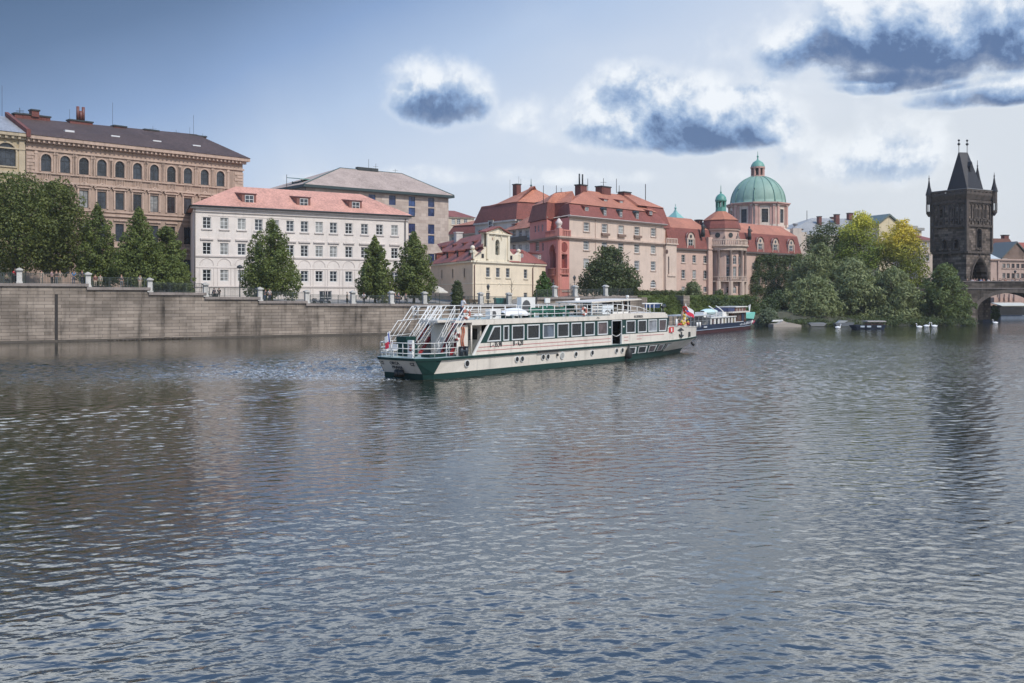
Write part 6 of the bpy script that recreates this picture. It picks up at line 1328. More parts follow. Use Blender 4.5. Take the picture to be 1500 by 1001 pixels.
def tour_boat():
    fr = BF; t = thing("tour_boat", "long cream and dark green tour boat with railed upper deck cruising on the river", "boat", fr.pt(15, 2.6, 0))
    u, z = fr.u, fr.z
    TOP = [(-4.2, .8), (-3.0, 0), (26, 0), (29, .12), (32, .45), (35, 1.0), (38, 1.8), (40.4, 2.55)]
    WL = [(-3.3, .75), (-3.0, .3), (0, .1), (20, .1), (25, .35), (28, .85), (31, 1.45), (34, 2.1), (36.2, 2.55)]
    def loft(name, A, B, z0, z1, mat, du0=0, cap=None, out=0):
        """A lower outline, B upper outline: lists of (u,v) starboard stern->bow, same count; mirrored to port"""
        mb = MB(); n = len(A)
        lo = A + [(p[0], BW - p[1]) for p in reversed(A)]; hi = B + [(p[0], BW - p[1]) for p in reversed(B)]; m = len(lo)
        for i in range(m): j = (i + 1) % m; mb.add([fr.pt(*lo[i], z0), fr.pt(*lo[j], z0), fr.pt(*hi[j], z1), fr.pt(*hi[i], z1)], 0)
        if cap is not None: mb.add([fr.pt(*p, z1) for p in hi], cap)
        return mb
    S = [0, .03, .1] + [i / 22 for i in range(3, 23)]
    def samp(K):
        u0, u1 = K[0][0], K[-1][0]; out = [K[0], K[1]]
        for i in range(1, 23): x = K[1][0] + (u1 - K[1][0]) * i / 22; out.append((x, lerp_curve(K, x)))
        return out
    lo, hi = samp(WL), samp(TOP)
    def level(f): return [(a[0] + (b[0] - a[0]) * f, a[1] + (b[1] - a[1]) * f) for a, b in zip(lo, hi)]
    zw, zb, zr0, zr1 = -.5, .42, 1.34, 1.52
    mb = loft("b", level(0), level(.3), zw, zb, 0); mb.build("boot_topping", green_p, t)
    mb = loft("h", level(.3), level(.98), zb, zr0, 0); hull = mb.build("hull", cream_p, t)
    def off(P, d): return [(a, b - d) if i > 0 else (a - d, b) for i, (a, b) in enumerate(P)]
    mb = loft("r", off(level(.98), .1), off(level(1), .12), zr0, zr1, 0, cap=1); mb.build("rubbing_rail", [green_p, teak], t)
    # dark green corner fillets at the stern
    a, b = lo, hi
    for side in (0, 1):
        mb = MB()
        q = lambda p: (p[0], p[1]) if side == 0 else (p[0], BW - p[1])
        def P(f, w, zz, e=.02):
            c0 = (lo[0][0] + (hi[0][0] - lo[0][0]) * f, lo[0][1] + (hi[0][1] - lo[0][1]) * f); c1 = (lo[1][0] + (hi[1][0] - lo[1][0]) * f, lo[1][1] + (hi[1][1] - lo[1][1]) * f)
            return c0, c1
        l0, l1 = P(.3, 0, 0); h0, h1 = P(.98, 0, 0)
        L0 = (l0[0] - .03, l0[1] - .02); L1 = (l1[0], l1[1] - .03); H0 = (h0[0] - .03, h0[1] + .02); H1 = (h1[0] + .55, h1[1] - .03)
        mb.add([fr.pt(*q(L0), zb), fr.pt(*q(L1), zb), fr.pt(*q(H1), zr0), fr.pt(*q((h1[0] - .05, h1[1] - .03)), zr0), fr.pt(*q(H0), zr0)]); mb.build("corner_fillet", green_p, t)
    # lower bow window band
    mb = MB(); k0, k1 = u(921), u(983); n = 10
    def side(uu, f):       # starboard surface at station uu, level f
        Lv = level(f); 
        for (a0, b0), (a1, b1) in zip(Lv[1:], Lv[2:]):
            if a0 <= uu <= a1: return b0 + (b1 - b0) * (uu - a0) / (a1 - a0)
        return Lv[-1][1]
    def skin(mb_, ua, ub, za, zb_, e, n=6, mi=0, ub_top=None, ua_top=None):
        fa = lambda zz: .3 + .68 * (zz - zb) / (zr0 - zb)
        for i in range(n):
            x0, x1 = ua + (ub - ua) * i / n, ua + (ub - ua) * (i + 1) / n; ta, tb = (ua_top if ua_top is not None else ua), (ub_top if ub_top is not None else ub); y0, y1 = ta + (tb - ta) * i / n, ta + (tb - ta) * (i + 1) / n
            mb_.add([fr.pt(x0, side(x0, fa(za)) - e, za), fr.pt(x1, side(x1, fa(za)) - e, za), fr.pt(y1, side(y1, fa(zb_)) - e, zb_), fr.pt(y0, side(y0, fa(zb_)) - e, zb_)], mi)
    skin(mb, u(917), u(983), zb - .02, zr0 - .12, .03, 14, ub_top=u(990), ua_top=u(921)); mb.build("bow_band", green_p, t)
    for a, b, tl in ((921, 932.6, 0), (935.5, 949, 0), (952, 964.5, 0), (967.5, 978, 0), (980.5, 989, 1)):
        mb = MB(); skin(mb, u(a), u(b) - (.5 if tl else 0), .56, 1.18, .05, 3, ub_top=u(b)); w = mb.build("bow_window", chrome, t); mb = MB(); skin(mb, u(a) + .1, u(b) - .28 - (.4 if tl else 0), .62, 1.12, .065, 3, mi=0); mb.build("pane", bglass if a < 950 else curt, w)
    # portholes
    def hole(px_, zz, r, ring=True, m=black_p, name="porthole"):
        uu = u(px_); v_ = side(uu, .3 + .68 * (zz - zb) / (zr0 - zb)); mb = MB(); 
        mb.tube([fr.pt(uu, v_ - .07, zz), fr.pt(uu, v_ + .1, zz)], r, 16, 0, sm=False); o = mb.build(name, chrome if ring else m, t)
        mb = MB(); mb.tube([fr.pt(uu, v_ - .085, zz), fr.pt(uu, v_ + .08, zz)], r * .78, 16, 0, sm=False); mb.build("pane", m, o)
    for p in (757, 764.7, 795.3, 802.3, 843.4, 867.3, 903, 911.4): hole(p, .98, .24, ring=True, m=bglass)
    hole(823.5, .98, .3, True, simple("sunlit_port", (.3, .3, .28))); hole(684, .98, .27, True, black_p, "hawse_hole")
    mb = MB(); mb.box(fr, u(815), u(815) + .15, -.12, -.02, .95, 1.15); mb.box(fr, u(786), u(817), -.2, -.1, 1.36, 1.5); mb.build("fender_bar", black_p, t)
    mb = MB(); 
    for k in range(12): a_ = k / 12 * 2 * math.pi
    uu = u(919); mb.lathe(fr.pt(uu, -.14, 0), [(.02, .15), (.26, .22), (.32, .5), (.3, .9), (.1, 1.1), (.03, 1.5)], 10); mb.build("fender", black_p, t)
    # main deck house
    ua, ub = u(705), 29.6; zs, zm, zt = 1.53, 2.36, 3.7; v0, v1 = .06, BW - .06
    aft = lambda zz: u(694) + (u(720) - u(694)) * (zz - zs) / (4.05 - zs)
    d0, d1 = u(896.5), u(910.8)
    mb = MB()
    for v_, s in ((v0, 1), (v1, -1)):
        for x0, x1 in (((None, d0), (d1, ub + .25)) if s == 1 else ((None, ub + .25),)):
            a0, a1 = (aft(zs), aft(zm)) if x0 is None else (x0, x0)
            mb.slab(fr, [(a0, zs), (x1, zs), (x1 - (.1 if x1 > 29 else 0), zm), (a1, zm)], v_ - .04 * s, v_ + .06 * s)
    mb.box(fr, ub + .1, ub + .22, v0 + .1, v1 - .1, zs, zm)
    mb.build("side_plating", cream_p, t)
    WN = [(749.5, 768.8), (772, 791.3), (795, 813.3), (816.3, 834.2), (836.7, 853), (856.2, 871.8), (875.3, 891)]; WF = [(917.2, 931.5), (934.3, 948), (949.7, 963)]
    z0w, z1w = 2.44, 3.58
    ops = [((u(a) + u(b)) / 2, u(b) - u(a) - .14, z0w, z1w, False) for a, b in [(737, 746.5)] + WN + WF] + [((d0 + d1) / 2, d1 - d0 - .1, zm + .001, z1w, False)]
    mb = MB(); mb.wall(fr, aft(3.0) + .9, ub - 1.2, zm, zt, ops, .1, v=v0 - .002)
    gx = aft(3.0) + .9
    mb.slab(fr, [(aft(zm), zm), (gx, zm), (gx, zt), (aft(zt), zt)], v0, v0 + .1); mb.slab(fr, [(ub - 1.2, zm), (ub + .15, zm), (ub + .35, zt), (ub - 1.2, zt)], v0, v0 + .1)
    mb.slab(fr, [(aft(zm), zm), (ub + .15, zm), (ub + .35, zt), (aft(zt), zt)], v1 - .1, v1)
    mb.build("window_band", green_p, t)
    def fwin(a, b, m, trap=0):
        w = u(b) - u(a) - .1; uc = (u(a) + u(b)) / 2; mb = MB(); b_ = .09; x0, x1 = uc - w / 2, uc + w / 2; s0 = x0 + (trap if trap > 0 else 0); s1 = x1 - (0 if trap >= 0 else trap)
        P = [(x0, z0w), (x1, z0w), (s1, z1w), (s0, z1w)]; c = (uc, (z0w + z1w) / 2)
        In = [(p[0] + (b_ if p[0] < uc else -b_), p[1] + (b_ if p[1] < c[1] else -b_)) for p in P]
        for i in range(4): j = (i + 1) % 4; mb.slab(fr, [P[i], P[j], In[j], In[i]], v0 - .06, v0 + .02)
        o = mb.build("window", chrome, t); mb = MB(); mb.slab(fr, In, v0 - .02 if trap else v0 + .02, v0 - .01 if trap else v0 + .03); mb.build("pane", m, o)
        return o
    ms = [bglass, bglass, glass("boat_glass_sky", (.1, .12, .15), .05), bglass, bglass, bglass, curt]
    for (a, b), m in zip(WN, ms): fwin(a, b, m)
    fwin(737, 746.5, bglass); fwin(713.5, 734.5, bglass, trap=.75)
    for (a, b), m in zip(WF, (bglass, bglass, glass("boat_glass_pale", (.22, .23, .25), .05))): fwin(a, b, m)
    fwin(965, 976.2, curt, trap=-.16)
    mb = MB(); mb.box(fr, d0 - .02, d0 + .05, v0 - .07, v0 + .1, zs, zt - .1); mb.box(fr, d1 - .05, d1 + .02, v0 - .07, v0 + .1, zs, zt - .1); mb.box(fr, d0, d1, v0 - .07, v0 + .1, zt - .12, zt - .05)
    o = mb.build("doorway", chrome, t); mb = MB(); mb.box(fr, d0 + .05, d1 - .05, v0 + .9, v0 + .95, zs, zt - .1); mb.build("dark_interior", interior, o)
    mb = MB(); P = []
    for i in range(9): f = i / 8; P.append(fr.pt(d0 + .1 + (d1 - d0 - .2) * f, v0, 2.45 - .22 * math.sin(math.pi * f)))
    mb.tube(P, .03, 5); mb.build("door_rope", white_p, o)
    for px_ in (894, 914): mb = MB(); mb.box(fr, u(px_) - .12, u(px_) + .12, v0 - .05, v0 - .01, 3.0, 3.1); mb.build("wall_lamp", white_p, t)
    # red lines
    mb = MB()
    for zz in (2.05, 1.78): mb.box(fr, aft(zz) + .15, d0 - .2, v0 - .052, v0 - .042, zz, zz + .045)
    for a, b, zz in ((914.5, 920.5, 2.08), (914.5, 920.5, 1.78), (933, 973, 2.12), (933, 940, 1.84)): mb.box(fr, u(a), u(b), v0 - .052, v0 - .042, zz, zz + .05)
    mb.build("red_line", pink_line, t)
    mb = MB(); mb.slab(fr, [(aft(zs) - .12, zs), (aft(zs) + .05, zs), (aft(zt) + .05, zt), (aft(zt) - .12, zt)], v0 - .07, v0 + .05); mb.build("slanted_frame", white_p, t)
    # front of the deckhouse
    mb = MB(); mb.slab(fr, [(ub + .1, zm), (ub + .18, zm), (ub + .38, zt), (ub + .3, zt)], v0, v1); mb.build("front_bulkhead", green_p, t)
    for i in range(4): 
        mb = MB(); y0 = v0 + .15 + i * 1.24; mb.slab(fr, [(ub + .17, zm + .1), (ub + .23, zm + .1), (ub + .42, zt - .1), (ub + .36, zt - .1)], y0, y0 + 1.1); mb.build("front_window", bglass, t)
    # roof
    mb = MB(); xa = .85; ff = ub + .75
    mb.prism(fr, [(xa, 0), (ff - .6, 0), (ff, .6), (ff, BW - .6), (ff - .6, BW), (xa, BW)], zt, 4.06, top=[(xa, .0), (ff - .75, .0), (ff - .15, .6), (ff - .15, BW - .6), (ff - .75, BW), (xa, BW)])
    mb.box(fr, -1.0, xa - .002, 0, .5, zt + .2, 4.06); mb.box(fr, -.9, xa - .002, 1.75, 3.35, zt + .2, 4.06)
    mb.slab(fr, [(xa - .9, 4.07), (xa + 13, 4.07), (xa + 13, 4.1), (xa - .5, 4.1)], .0, .06)
    mb.box(fr, 19.5, ff - 1, 0.02, BW - .02, 4.062, 4.2)
    mb.build("roof", cream_p, t)
    mb = MB(); mb.box(fr, xa + .1, 19.4, .1, BW - .1, 4.061, 4.075); mb.build("upper_deck", teak, t)
    # aft: bulkhead, cream panels, life ring, hoses
    mb = MB(); mb.box(fr, 2.3, 2.4, .4, BW - .3, zs, zt); mb.box(fr, .2, 2.3, 1.7, 1.8, zs, zt); mb.box(fr, .2, .3, 1.7, 3.4, zs, zt); mb.box(fr, u(674), u(690), .3, .36, zs, zt); mb.tube([fr.pt(.85, .06, zs), fr.pt(.85, .06, zt)], .06, 6); mb.build("aft_bulkhead", cream_p, t)
    mb = MB(); mb.box(fr, 2.24, 2.29, .7, 1.4, 2.6, 3.4); mb.box(fr, u(691), u(694), .25, .29, 2.6, 3.45); mb.build("aft_window", bglass, t)
    def ring(c, f_, r, th, m1, name="life_ring", ux=1, parent=t):
        mb = MB(); n = 20; P = [f_.pt(c[0] + ux * r * math.cos(2 * math.pi * i / n), c[1], c[2] + r * math.sin(2 * math.pi * i / n)) for i in range(n + 1)]
        b0 = 0
        for i in range(n): mb.tube([P[i], P[i + 1]], th, 7, 0 if (i // 3) % 2 else 1)
        return mb.build(name, [white_p, m1], parent)
    ring((u(673), .2, 2.95), fr, .24, .08, simple("dull_red", (.3, .05, .05))); ring((u(684), .02, 4.5), fr, .3, .1, orange_p); ring((u(855.5), -.02, 4.5), fr, .3, .1, orange_p); ring((u(852), BW, 4.6), fr, .3, .1, orange_p)
    mb = MB()
    for q in (.1, .3): P = [fr.pt(u(679) + q + .08 * math.sin(i), .24, 3.6 - i * .21) for i in range(9)]; mb.tube(P, .05, 6)
    mb.build("orange_hose", simple("hose_orange", (.42, .14, .08), .6), t)
    mb = MB()
    for q in (u(677.5), u(684.5)): mb.tube([fr.pt(q, .1, zs), fr.pt(q, .1, zs + .62)], .14, 10); mb.tube([fr.pt(q, .1, zs + .62), fr.pt(q, .1, zs + .68)], .19, 10)
    mb.tube([fr.pt(u(675), .1, zs + .35), fr.pt(u(687), .1, zs + .35)], .08, 8); mb.build("mooring_bollard", simple("bollard_blue_black", (.02, .03, .04), .4), t)
    # stairs
    def stair(v_, ua_, ub_, name="stairway"):
        z0_, z1_ = zs + .05, 4.06; mb = MB(); s = thing  # part: stringers red, treads green
        for q in (v_ - .45, v_ + .45): mb.slab(fr, [(ua_, z0_), (ua_ + .38, z0_), (ub_ + .3, z1_), (ub_ - .08, z1_)], q - .03, q + .03)
        o = mb.build(name, red_p, t); mb = MB(); n = 10
        for i in range(n): f = (i + .5) / n; x = ua_ + .2 + (ub_ - ua_) * f; zz = z0_ + (z1_ - z0_) * f; mb.box(fr, x - .13, x + .13, v_ - .42, v_ + .42, zz, zz + .04)
        mb.build("tread", green_p, o); mb = MB()
        for q in (v_ - .5, v_ + .5):
            for h_ in (.35, .7, 1.02): mb.tube([fr.pt(ua_ - .25, q, z0_ + h_ - .1), fr.pt(ub_ - .05, q, z1_ + h_)], .025, 5)
            for i in range(5): f = i / 4; x = ua_ + (ub_ - ua_) * f; zz = z0_ + (z1_ - z0_) * f; mb.tube([fr.pt(x, q, zz), fr.pt(x - .02, q, zz + 1.0)], .025, 5)
        mb.build("handrail", white_p, o)
    stair(1.08, -.95, .8); stair(4.1, -.95, 1.5)
    mb = MB()
    for q in (.02, 2.6, 3.5, BW - .02):                                  # long slanting rails down from the upper deck
        for d_ in (0, .45, .9): mb.tube([fr.pt(-2.3 + d_, q, 2.55), fr.pt(.1 + d_, q, 5.06)], .03, 5)
    mb.tube([fr.pt(-2.9, BW - .1, 2.5), fr.pt(-1.5, BW - .1, 4.0), fr.pt(2.6, BW - .1, 4.15)], .03, 5); mb.tube([fr.pt(-2.4, BW - .1, 2.9), fr.pt(0, BW - .1, 3.0)], .025, 5)
    mb.build("stair_rail", white_p, t)
    # railings
    def rail(pts, zb_, h_, step, name, levels=(1., .66, .33), r=.028):
        mb = MB()
        for (a, b), (c, d) in zip(pts, pts[1:]):
            L = math.hypot(c - a, d - b); n = max(1, round(L / step))
            for i in range(n + 1): f = i / n; x, y = a + (c - a) * f, b + (d - b) * f; mb.tube([fr.pt(x, y, zb_), fr.pt(x, y, zb_ + h_)], r, 5)
            for l in levels: mb.tube([fr.pt(a, b, zb_ + h_ * l), fr.pt(c, d, zb_ + h_ * l)], r, 5)
        return mb.build(name, white_p, t)
    rail([(.2, BW - .1), (.2, 4.7)], 4.06, 1.0, 1, "deck_railing"); e_ = u(905)
    rail([(.1, .08), (e_, .05)], 4.06, .98, 1.55, "deck_railing"); rail([(.1, BW - .08), (e_, BW - .05)], 4.06, .98, 1.55, "deck_railing")
    mb = MB()
    for q in (.05, BW - .05):
        mb.tube([fr.pt(e_, q, 5.04), fr.pt(u(938), q, 4.75), fr.pt(u(955), q, 4.25)], .035, 5); mb.tube([fr.pt(e_, q, 4.6), fr.pt(u(945), q, 4.3)], .028, 5)
        for p_ in (914, 924, 934, 944): mb.tube([fr.pt(u(p_), q, 4.15), fr.pt(u(p_), q, 5.04 - .3 * (p_ - 905) / 33)], .028, 5)
    mb.build("forward_railing", white_p, t)
    rail([(-.6, .1), (-3.0, .12), (-4.15, .95), (-4.15, BW - .95), (-3.0, BW - .12), (-1.2, BW - .1)], 1.55, 1.0, 1.2, "aft_railing", levels=(1., .62, .28))
    # aft deck furniture
    mb = MB(); mb.box(fr, -4.0, -3.8, 1.3, 1.75, 1.55, 2.75); mb.build("vent_locker", white_p, t); mb = MB(); mb.tube([fr.pt(-4.01, 1.45, 2.15), fr.pt(-4.04, 1.45, 2.15)], .14, 10); mb.box(fr, -4.03, -4.01, 1.35, 1.6, 2.38, 2.43); mb.build("red_fitting", red_p, t)
    mb = MB(); mb.box(fr, -3.0, -2.5, 2.2, 3.0, 1.55, 2.35); mb.box(fr, -2.9, -1.2, .7, 1.5, 1.55, 1.75); mb.box(fr, -2.6, -1.6, 3.2, 4.2, 1.55, 2.9); mb.build("deck_machinery", green_p, t)
    for q in (3.4, 4.1):
        mb = MB(); mb.box(fr, -3.7, -3.3, q, q + .5, 1.95, 2.0); mb.box(fr, -3.3, -3.25, q, q + .5, 2.0, 2.4)
        for a_ in (-3.68, -3.32):
            for b_ in (q + .02, q + .46): mb.box(fr, a_, a_ + .03, b_, b_ + .03, 1.55, 1.95)
        mb.build("deck_chair", white_p, t)
    mb = MB()
    for a_ in (.55, .95): c = fr.pt(-3.92, 1.9 + a_, .62); mb.tube([c, fr.pt(-4.05, 1.75 + a_, .25)], [.2, .24], 10)
    mb.build("exhaust_pipe", black_p, t)
    # stern flag
    def flag(u_, v_, z_, h_, mats, name, L=.7, lean=-.4):
        mb = MB(); mb.tube([fr.pt(u_, v_, z_), fr.pt(u_ + lean, v_, z_ + h_)], .025, 5); o = mb.build("flagpole", white_p, t)
        mb = MB(); n = 8; Ht = h_ * .5
        for i in range(n):
            for k, mi in ((0, 0), (1, 1)):
                def pt(a, b): s_ = a / n; x = u_ + lean * (1 - b * .45) - s_ * L * .55; return fr.pt(x - .0, v_ + .12 * math.sin(s_ * 7) + s_ * .1, z_ + h_ - b * Ht - s_ * L * .75)
                mb.add([pt(i, k / 2), pt(i + 1, k / 2), pt(i + 1, (k + 1) / 2), pt(i, (k + 1) / 2)], mi, True)
            if i < n * .45:
                def pt2(a, b): s_ = a / n; x = u_ + lean * (1 - b * .45) - s_ * L * .55; return fr.pt(x, v_ + .12 * math.sin(s_ * 7) + s_ * .1 - .01, z_ + h_ - b * Ht - s_ * L * .75)
                k0, k1 = .5 * i / (n * .45), .5 * (i + 1) / (n * .45); mb.add([pt2(i, k0), pt2(i + 1, min(.5, k1)), pt2(i + 1, max(.5, 1 - k1)), pt2(i, 1 - k0)], 2, True)
        mb.build("flag", mats, o)
    fm = [simple("flag_white", (.7, .7, .7), .8), simple("flag_red", (.55, .03, .06), .8), simple("flag_blue", (.03, .07, .35), .8)]
    flag(-4.0, 3.3, 1.6, 1.75, fm, "f", .55, -.2)
    # upper deck equipment
    def ac(px_, v_, w, h_, zz=4.08):
        x = u(px_, v_); mb = MB(); mb.box(fr, x - w / 2, x + w / 2, v_, v_ + .45, zz, zz + h_); o = mb.build("air_conditioner", white_p, t); mb = MB(); mb.tube([fr.pt(x - w * .15, v_ - .02, zz + h_ * .5), fr.pt(x - w * .15, v_ + .01, zz + h_ * .5)], h_ * .36, 14); mb.build("fan_grille", simple("fan_dark", (.08, .08, .08)), o)
    ac(726, .7, 1.3, .72); ac(774, 2.9, 1.9, 1.6)
    mb = MB(); xa_, xb_ = u(737, 1.5), u(774, 1.5); n = 12; m = 10        # upturned white lifeboat hull
    for i in range(n):
        for j in range(m):
            def p_(a, b):
                f = a / n; w = .85 * math.sin(math.pi * min(1, .08 + f * .9)) ** .6; h_ = .62 * math.sin(math.pi * min(1, .1 + f * .86)) ** .7; q = math.pi * b / m; return fr.pt(xa_ + (xb_ - xa_) * f, 1.6 - w * math.cos(q), 4.25 + h_ * math.sin(q))
            mb.add([p_(i, j), p_(i + 1, j), p_(i + 1, j + 1), p_(i, j + 1)], 0, True)
    mb.build("lifeboat", white_p, t); mb = MB(); mb.box(fr, xa_ + .3, xa_ + .5, .9, 2.3, 4.08, 4.28); mb.box(fr, xb_ - .8, xb_ - .6, .9, 2.3, 4.08, 4.28); mb.build("lifeboat_cradle", green_p, t)
    mb = MB(); 
    bg_ = simple("bench_green", (.015, .1, .065), .5)
    for px_, w in ((787, 1.6), (800, 1.6), (814, 1.8), (824, 1.6)): mb = MB(); x = u(px_, 1.2); mb.box(fr, x - w / 2, x + w / 2, 1.0, 1.4, 4.45, 4.52); mb.box(fr, x - w / 2, x + w / 2, 1.4, 1.46, 4.5, 4.85); mb.box(fr, x - w / 2 + .1, x - w / 2 + .18, 1.05, 1.4, 4.08, 4.45); mb.box(fr, x + w / 2 - .18, x + w / 2 - .1, 1.05, 1.4, 4.08, 4.45); mb.build("deck_bench", bg_, t)
    for x in (u(806, 3.4), u(838, 3.4)): mb = MB(); mb.box(fr, x - .8, x + .8, 3.2, 3.7, 4.45, 4.52); mb.box(fr, x - .8, x + .8, 3.7, 3.76, 4.5, 4.95); mb.box(fr, x - .7, x - .6, 3.3, 3.6, 4.08, 4.45); mb.box(fr, x + .6, x + .7, 3.3, 3.6, 4.08, 4.45); mb.build("deck_bench", bg_, t)
    for px_, v_ in ((752, .5), (763, .4), (697, .9), (703, 1.5)): mb = MB(); c = fr.pt(u(px_, v_), v_, 0); mb.lathe(c, [(.09, 4.08), (.09, 4.25), (.24, 4.28), (.22, 4.4), (.02, 4.46)], 10); mb.build("roof_vent", white_p, t)
    for px_, v_ in ((801, 2.6), (845, 4.3)): mb = MB(); c = fr.pt(u(px_, v_), v_, 0); mb.tube([(c[0], c[1], 4.08), (c[0], c[1], 5.5)], .04, 5); mb.box(fr, u(px_, v_) - .35, u(px_, v_) + .35, v_ - .1, v_, 5.2, 5.6); mb.build("deck_light", white_p, t)
    # wheelhouse with slanted canopy
    x0, x1 = u(866, 1), u(921, 1); zz = 4.08; mb = MB()
    mb.slab(fr, [(x0 - .4, 5.16), (x1 + 1.7, 5.4), (x1 + 1.9, 5.46), (x1 + 1.4, 5.52), (x0 - .4, 5.27)], .7, 4.5); mb.build("canopy", cream_p, t)
    mb = MB()
    for x in (x0, u(897, 1), u(911, 1), u(919, 1)):
        for v_ in (.9, 4.3): mb.box(fr, x - .05, x + .05, v_, v_ + .1, zz, 5.17 + .2 * (x - x0) / (x1 - x0))
    mb.tube([fr.pt(u(926, 1), 1.5, 4.1), fr.pt(u(926, 1), 1.5, 5.65)], .09, 7); mb.tube([fr.pt(u(926, 1), 1.5, 5.6), fr.pt(u(926, 1), 1.5, 5.82)], .15, 7)
    for a_, b_ in ((867, 881),): 
        for k in range(4): mb.box(fr, u(a_, 1), u(b_, 1), .92, .96, 4.3 + k * .25, 4.38 + k * .25)
    mb.box(fr, u(897, 1), u(911, 1), .9, .96, zz, 4.35); mb.box(fr, u(911, 1), u(919, 1), .9, .96, zz, 4.35)
    mb.box(fr, u(900, 1), u(908.5, 1), .9, .98, 5.2, 5.3); mb.build("wheelhouse_frame", white_p, t)
    mb = MB(); mb.box(fr, u(881, 1), u(897, 1), .88, 1.3, zz, 4.95); mb.build("white_board", simple("board_white", (.62, .66, .68), .5), t)
    mb = MB(); mb.box(fr, u(898, 1), u(910, 1), 4.2, 4.24, 4.4, 5.2); mb.box(fr, x1 + .2, x1 + .25, 1, 4.3, 4.4, 5.4); mb.build("windscreen", bglass, t)
    mb = MB(); mb.box(fr, u(899, 2), u(909, 2), 1.9, 2.8, zz, 4.8); mb.build("helm_console", simple("console_grey", (.35, .33, .28)), t)
    mb = MB(); q = u(892, 1); mb.lathe(fr.pt(q, .7, 0), [(.06, zz), (.1, 4.5), (.02, 4.62)], 6); mb.tube([fr.pt(u(885, 1), .86, 4.4), fr.pt(u(888, 1), .86, 4.5), fr.pt(u(891, 1), .86, 4.35)], .05, 5); mb.build("black_emblem", black_p, t)
    # blue deck seats and small awning ahead of the wheelhouse
    mb = MB(); mb.tube([fr.pt(u(946, 2), 2, 5.0), fr.pt(u(970, 2), 2, 5.0)], .05, 5); mb.tube([fr.pt(u(946, 3), 3.4, 5.0), fr.pt(u(970, 3), 3.4, 5.0)], .05, 5)
    for p_ in (947, 952, 958, 969): mb.tube([fr.pt(u(p_, 2), 2, 4.2), fr.pt(u(p_, 2), 2, 5.0)], .035, 5)
    mb.build("awning_frame", white_p, t); mb = MB(); mb.box(fr, u(955, 2.4), u(964, 2.4), 2.2, 3.2, 4.6, 4.95); mb.build("blue_cover", simple("tarp_blue", (.05, .09, .2), .7), t)
    mb = MB(); x = u(971.5, 1.5); mb.tube([fr.pt(x, 1.5, 4.1), fr.pt(x, 1.5, 4.6)], .05, 6); mb.tube([fr.pt(x - .25, 1.5, 4.65), fr.pt(x + .3, 1.5, 4.8)], [.14, .2], 10); mb.build("searchlight", dark_metal, t)
    # bow bulwark, foredeck
    mb = MB(); Pn = [p for p in level(1)[1:] if p[0] > ub]; Pn = [(ub - .6, side(ub - .6, 1))] + Pn; pz = lambda x: 2.38 + max(0, min(1, (x - ub + .2) / .9)) * .47 - max(0, (x - ub - 1) / (40.4 - ub)) * .38
    for sgn in (0, 1):
        q = (lambda p: p) if sgn == 0 else (lambda p: (p[0], BW - p[1]))
        for p1, p2 in zip(Pn, Pn[1:]):
            mb.add([fr.pt(*q(p1), zr1), fr.pt(*q(p2), zr1), fr.pt(*q((p2[0] + .12, p2[1] - .02)), pz(p2[0])), fr.pt(*q((p1[0] + .12, p1[1] - .02)), pz(p1[0]))])
            mb.tube([fr.pt(*q((p1[0] + .12, p1[1] - .02)), pz(p1[0])), fr.pt(*q((p2[0] + .12, p2[1] - .02)), pz(p2[0]))], .05, 5)
    mb.build("bow_bulwark", cream_p, t)
    mb = MB(); uu = u(986.5); vv = side(uu, 1); mb.slab(fr, [(u(983), 2.25), (u(990), 2.25), (u(990), 2.75), (u(983), 2.75)], vv - .12, vv - .06); o = mb.build("red_sign", simple("sign_red", (.5, .05, .05), .6), t); mb = MB(); mb.slab(fr, [(uu - .1, 2.33), (uu + .1, 2.33), (uu + .1, 2.67), (uu - .1, 2.67)], vv - .14, vv - .122); mb.build("mark", white_p, o)
    mb = MB(); x = u(996, .8); vv = side(x, 1); mb.tube([fr.pt(x - .5, vv - .15, 1.95), fr.pt(x, vv - .12, 1.7), fr.pt(x + .45, vv - .05, 1.85)], .09, 6); mb.tube([fr.pt(x, vv - .12, 1.7), fr.pt(x + .1, vv - .1, 2.2)], .06, 6); x = u(1006.5, 1.6); vv = side(x, 1); mb.box(fr, x - .2, x + .2, vv - .12, vv + .2, 1.6, 2.1); mb.build("anchor", dark_metal, t)
    mb = MB(); x = u(995, .7); vv = side(x, 1); mb.slab(fr, [(x - .75, 2.36), (x + .75, 2.36), (x + .35, 2.5), (x + .15, 2.62), (x - .2, 2.52)], vv - .16, vv - .1); mb.tube([fr.pt(x - .7, vv - .1, 2.34), fr.pt(x + .75, vv - .1, 2.34)], .03, 5); mb.build("bow_crest", text_m, t)
    mb = MB(); x = u(1011, 2); vv = side(min(x, 39.5), 1); mb.tube([fr.pt(37.6, 1.6, .95), fr.pt(37.9, 1.5, .7)], .12, 8); mb.build("bow_fender", black_p, t)
    mb = MB(); mb.add([fr.pt(*p, zr1 + .002) for p in [(ub, .3), (33, .9), (36, 1.6), (39.5, 2.6), (36, 3.6), (33, 4.3), (ub, BW - .3)]]); mb.build("foredeck", teak, t)
    # figurehead with flowers
    x = u(1000, 1.8); yel = simple("flower_yellow", (.6, .45, .06), .7); mb = MB()
    mb.lathe(fr.pt(x, 1.8, 0), [(.5, 2.2), (.45, 2.7), (.3, 3.1), (.15, 3.6), (.18, 3.9), (.1, 4.2), (.02, 4.45)], 10); mb.build("bow_ornament", simple("ornament_cream", (.5, .35, .25), .7, var=.8, scale=6), t)
    g = random.Random(4)
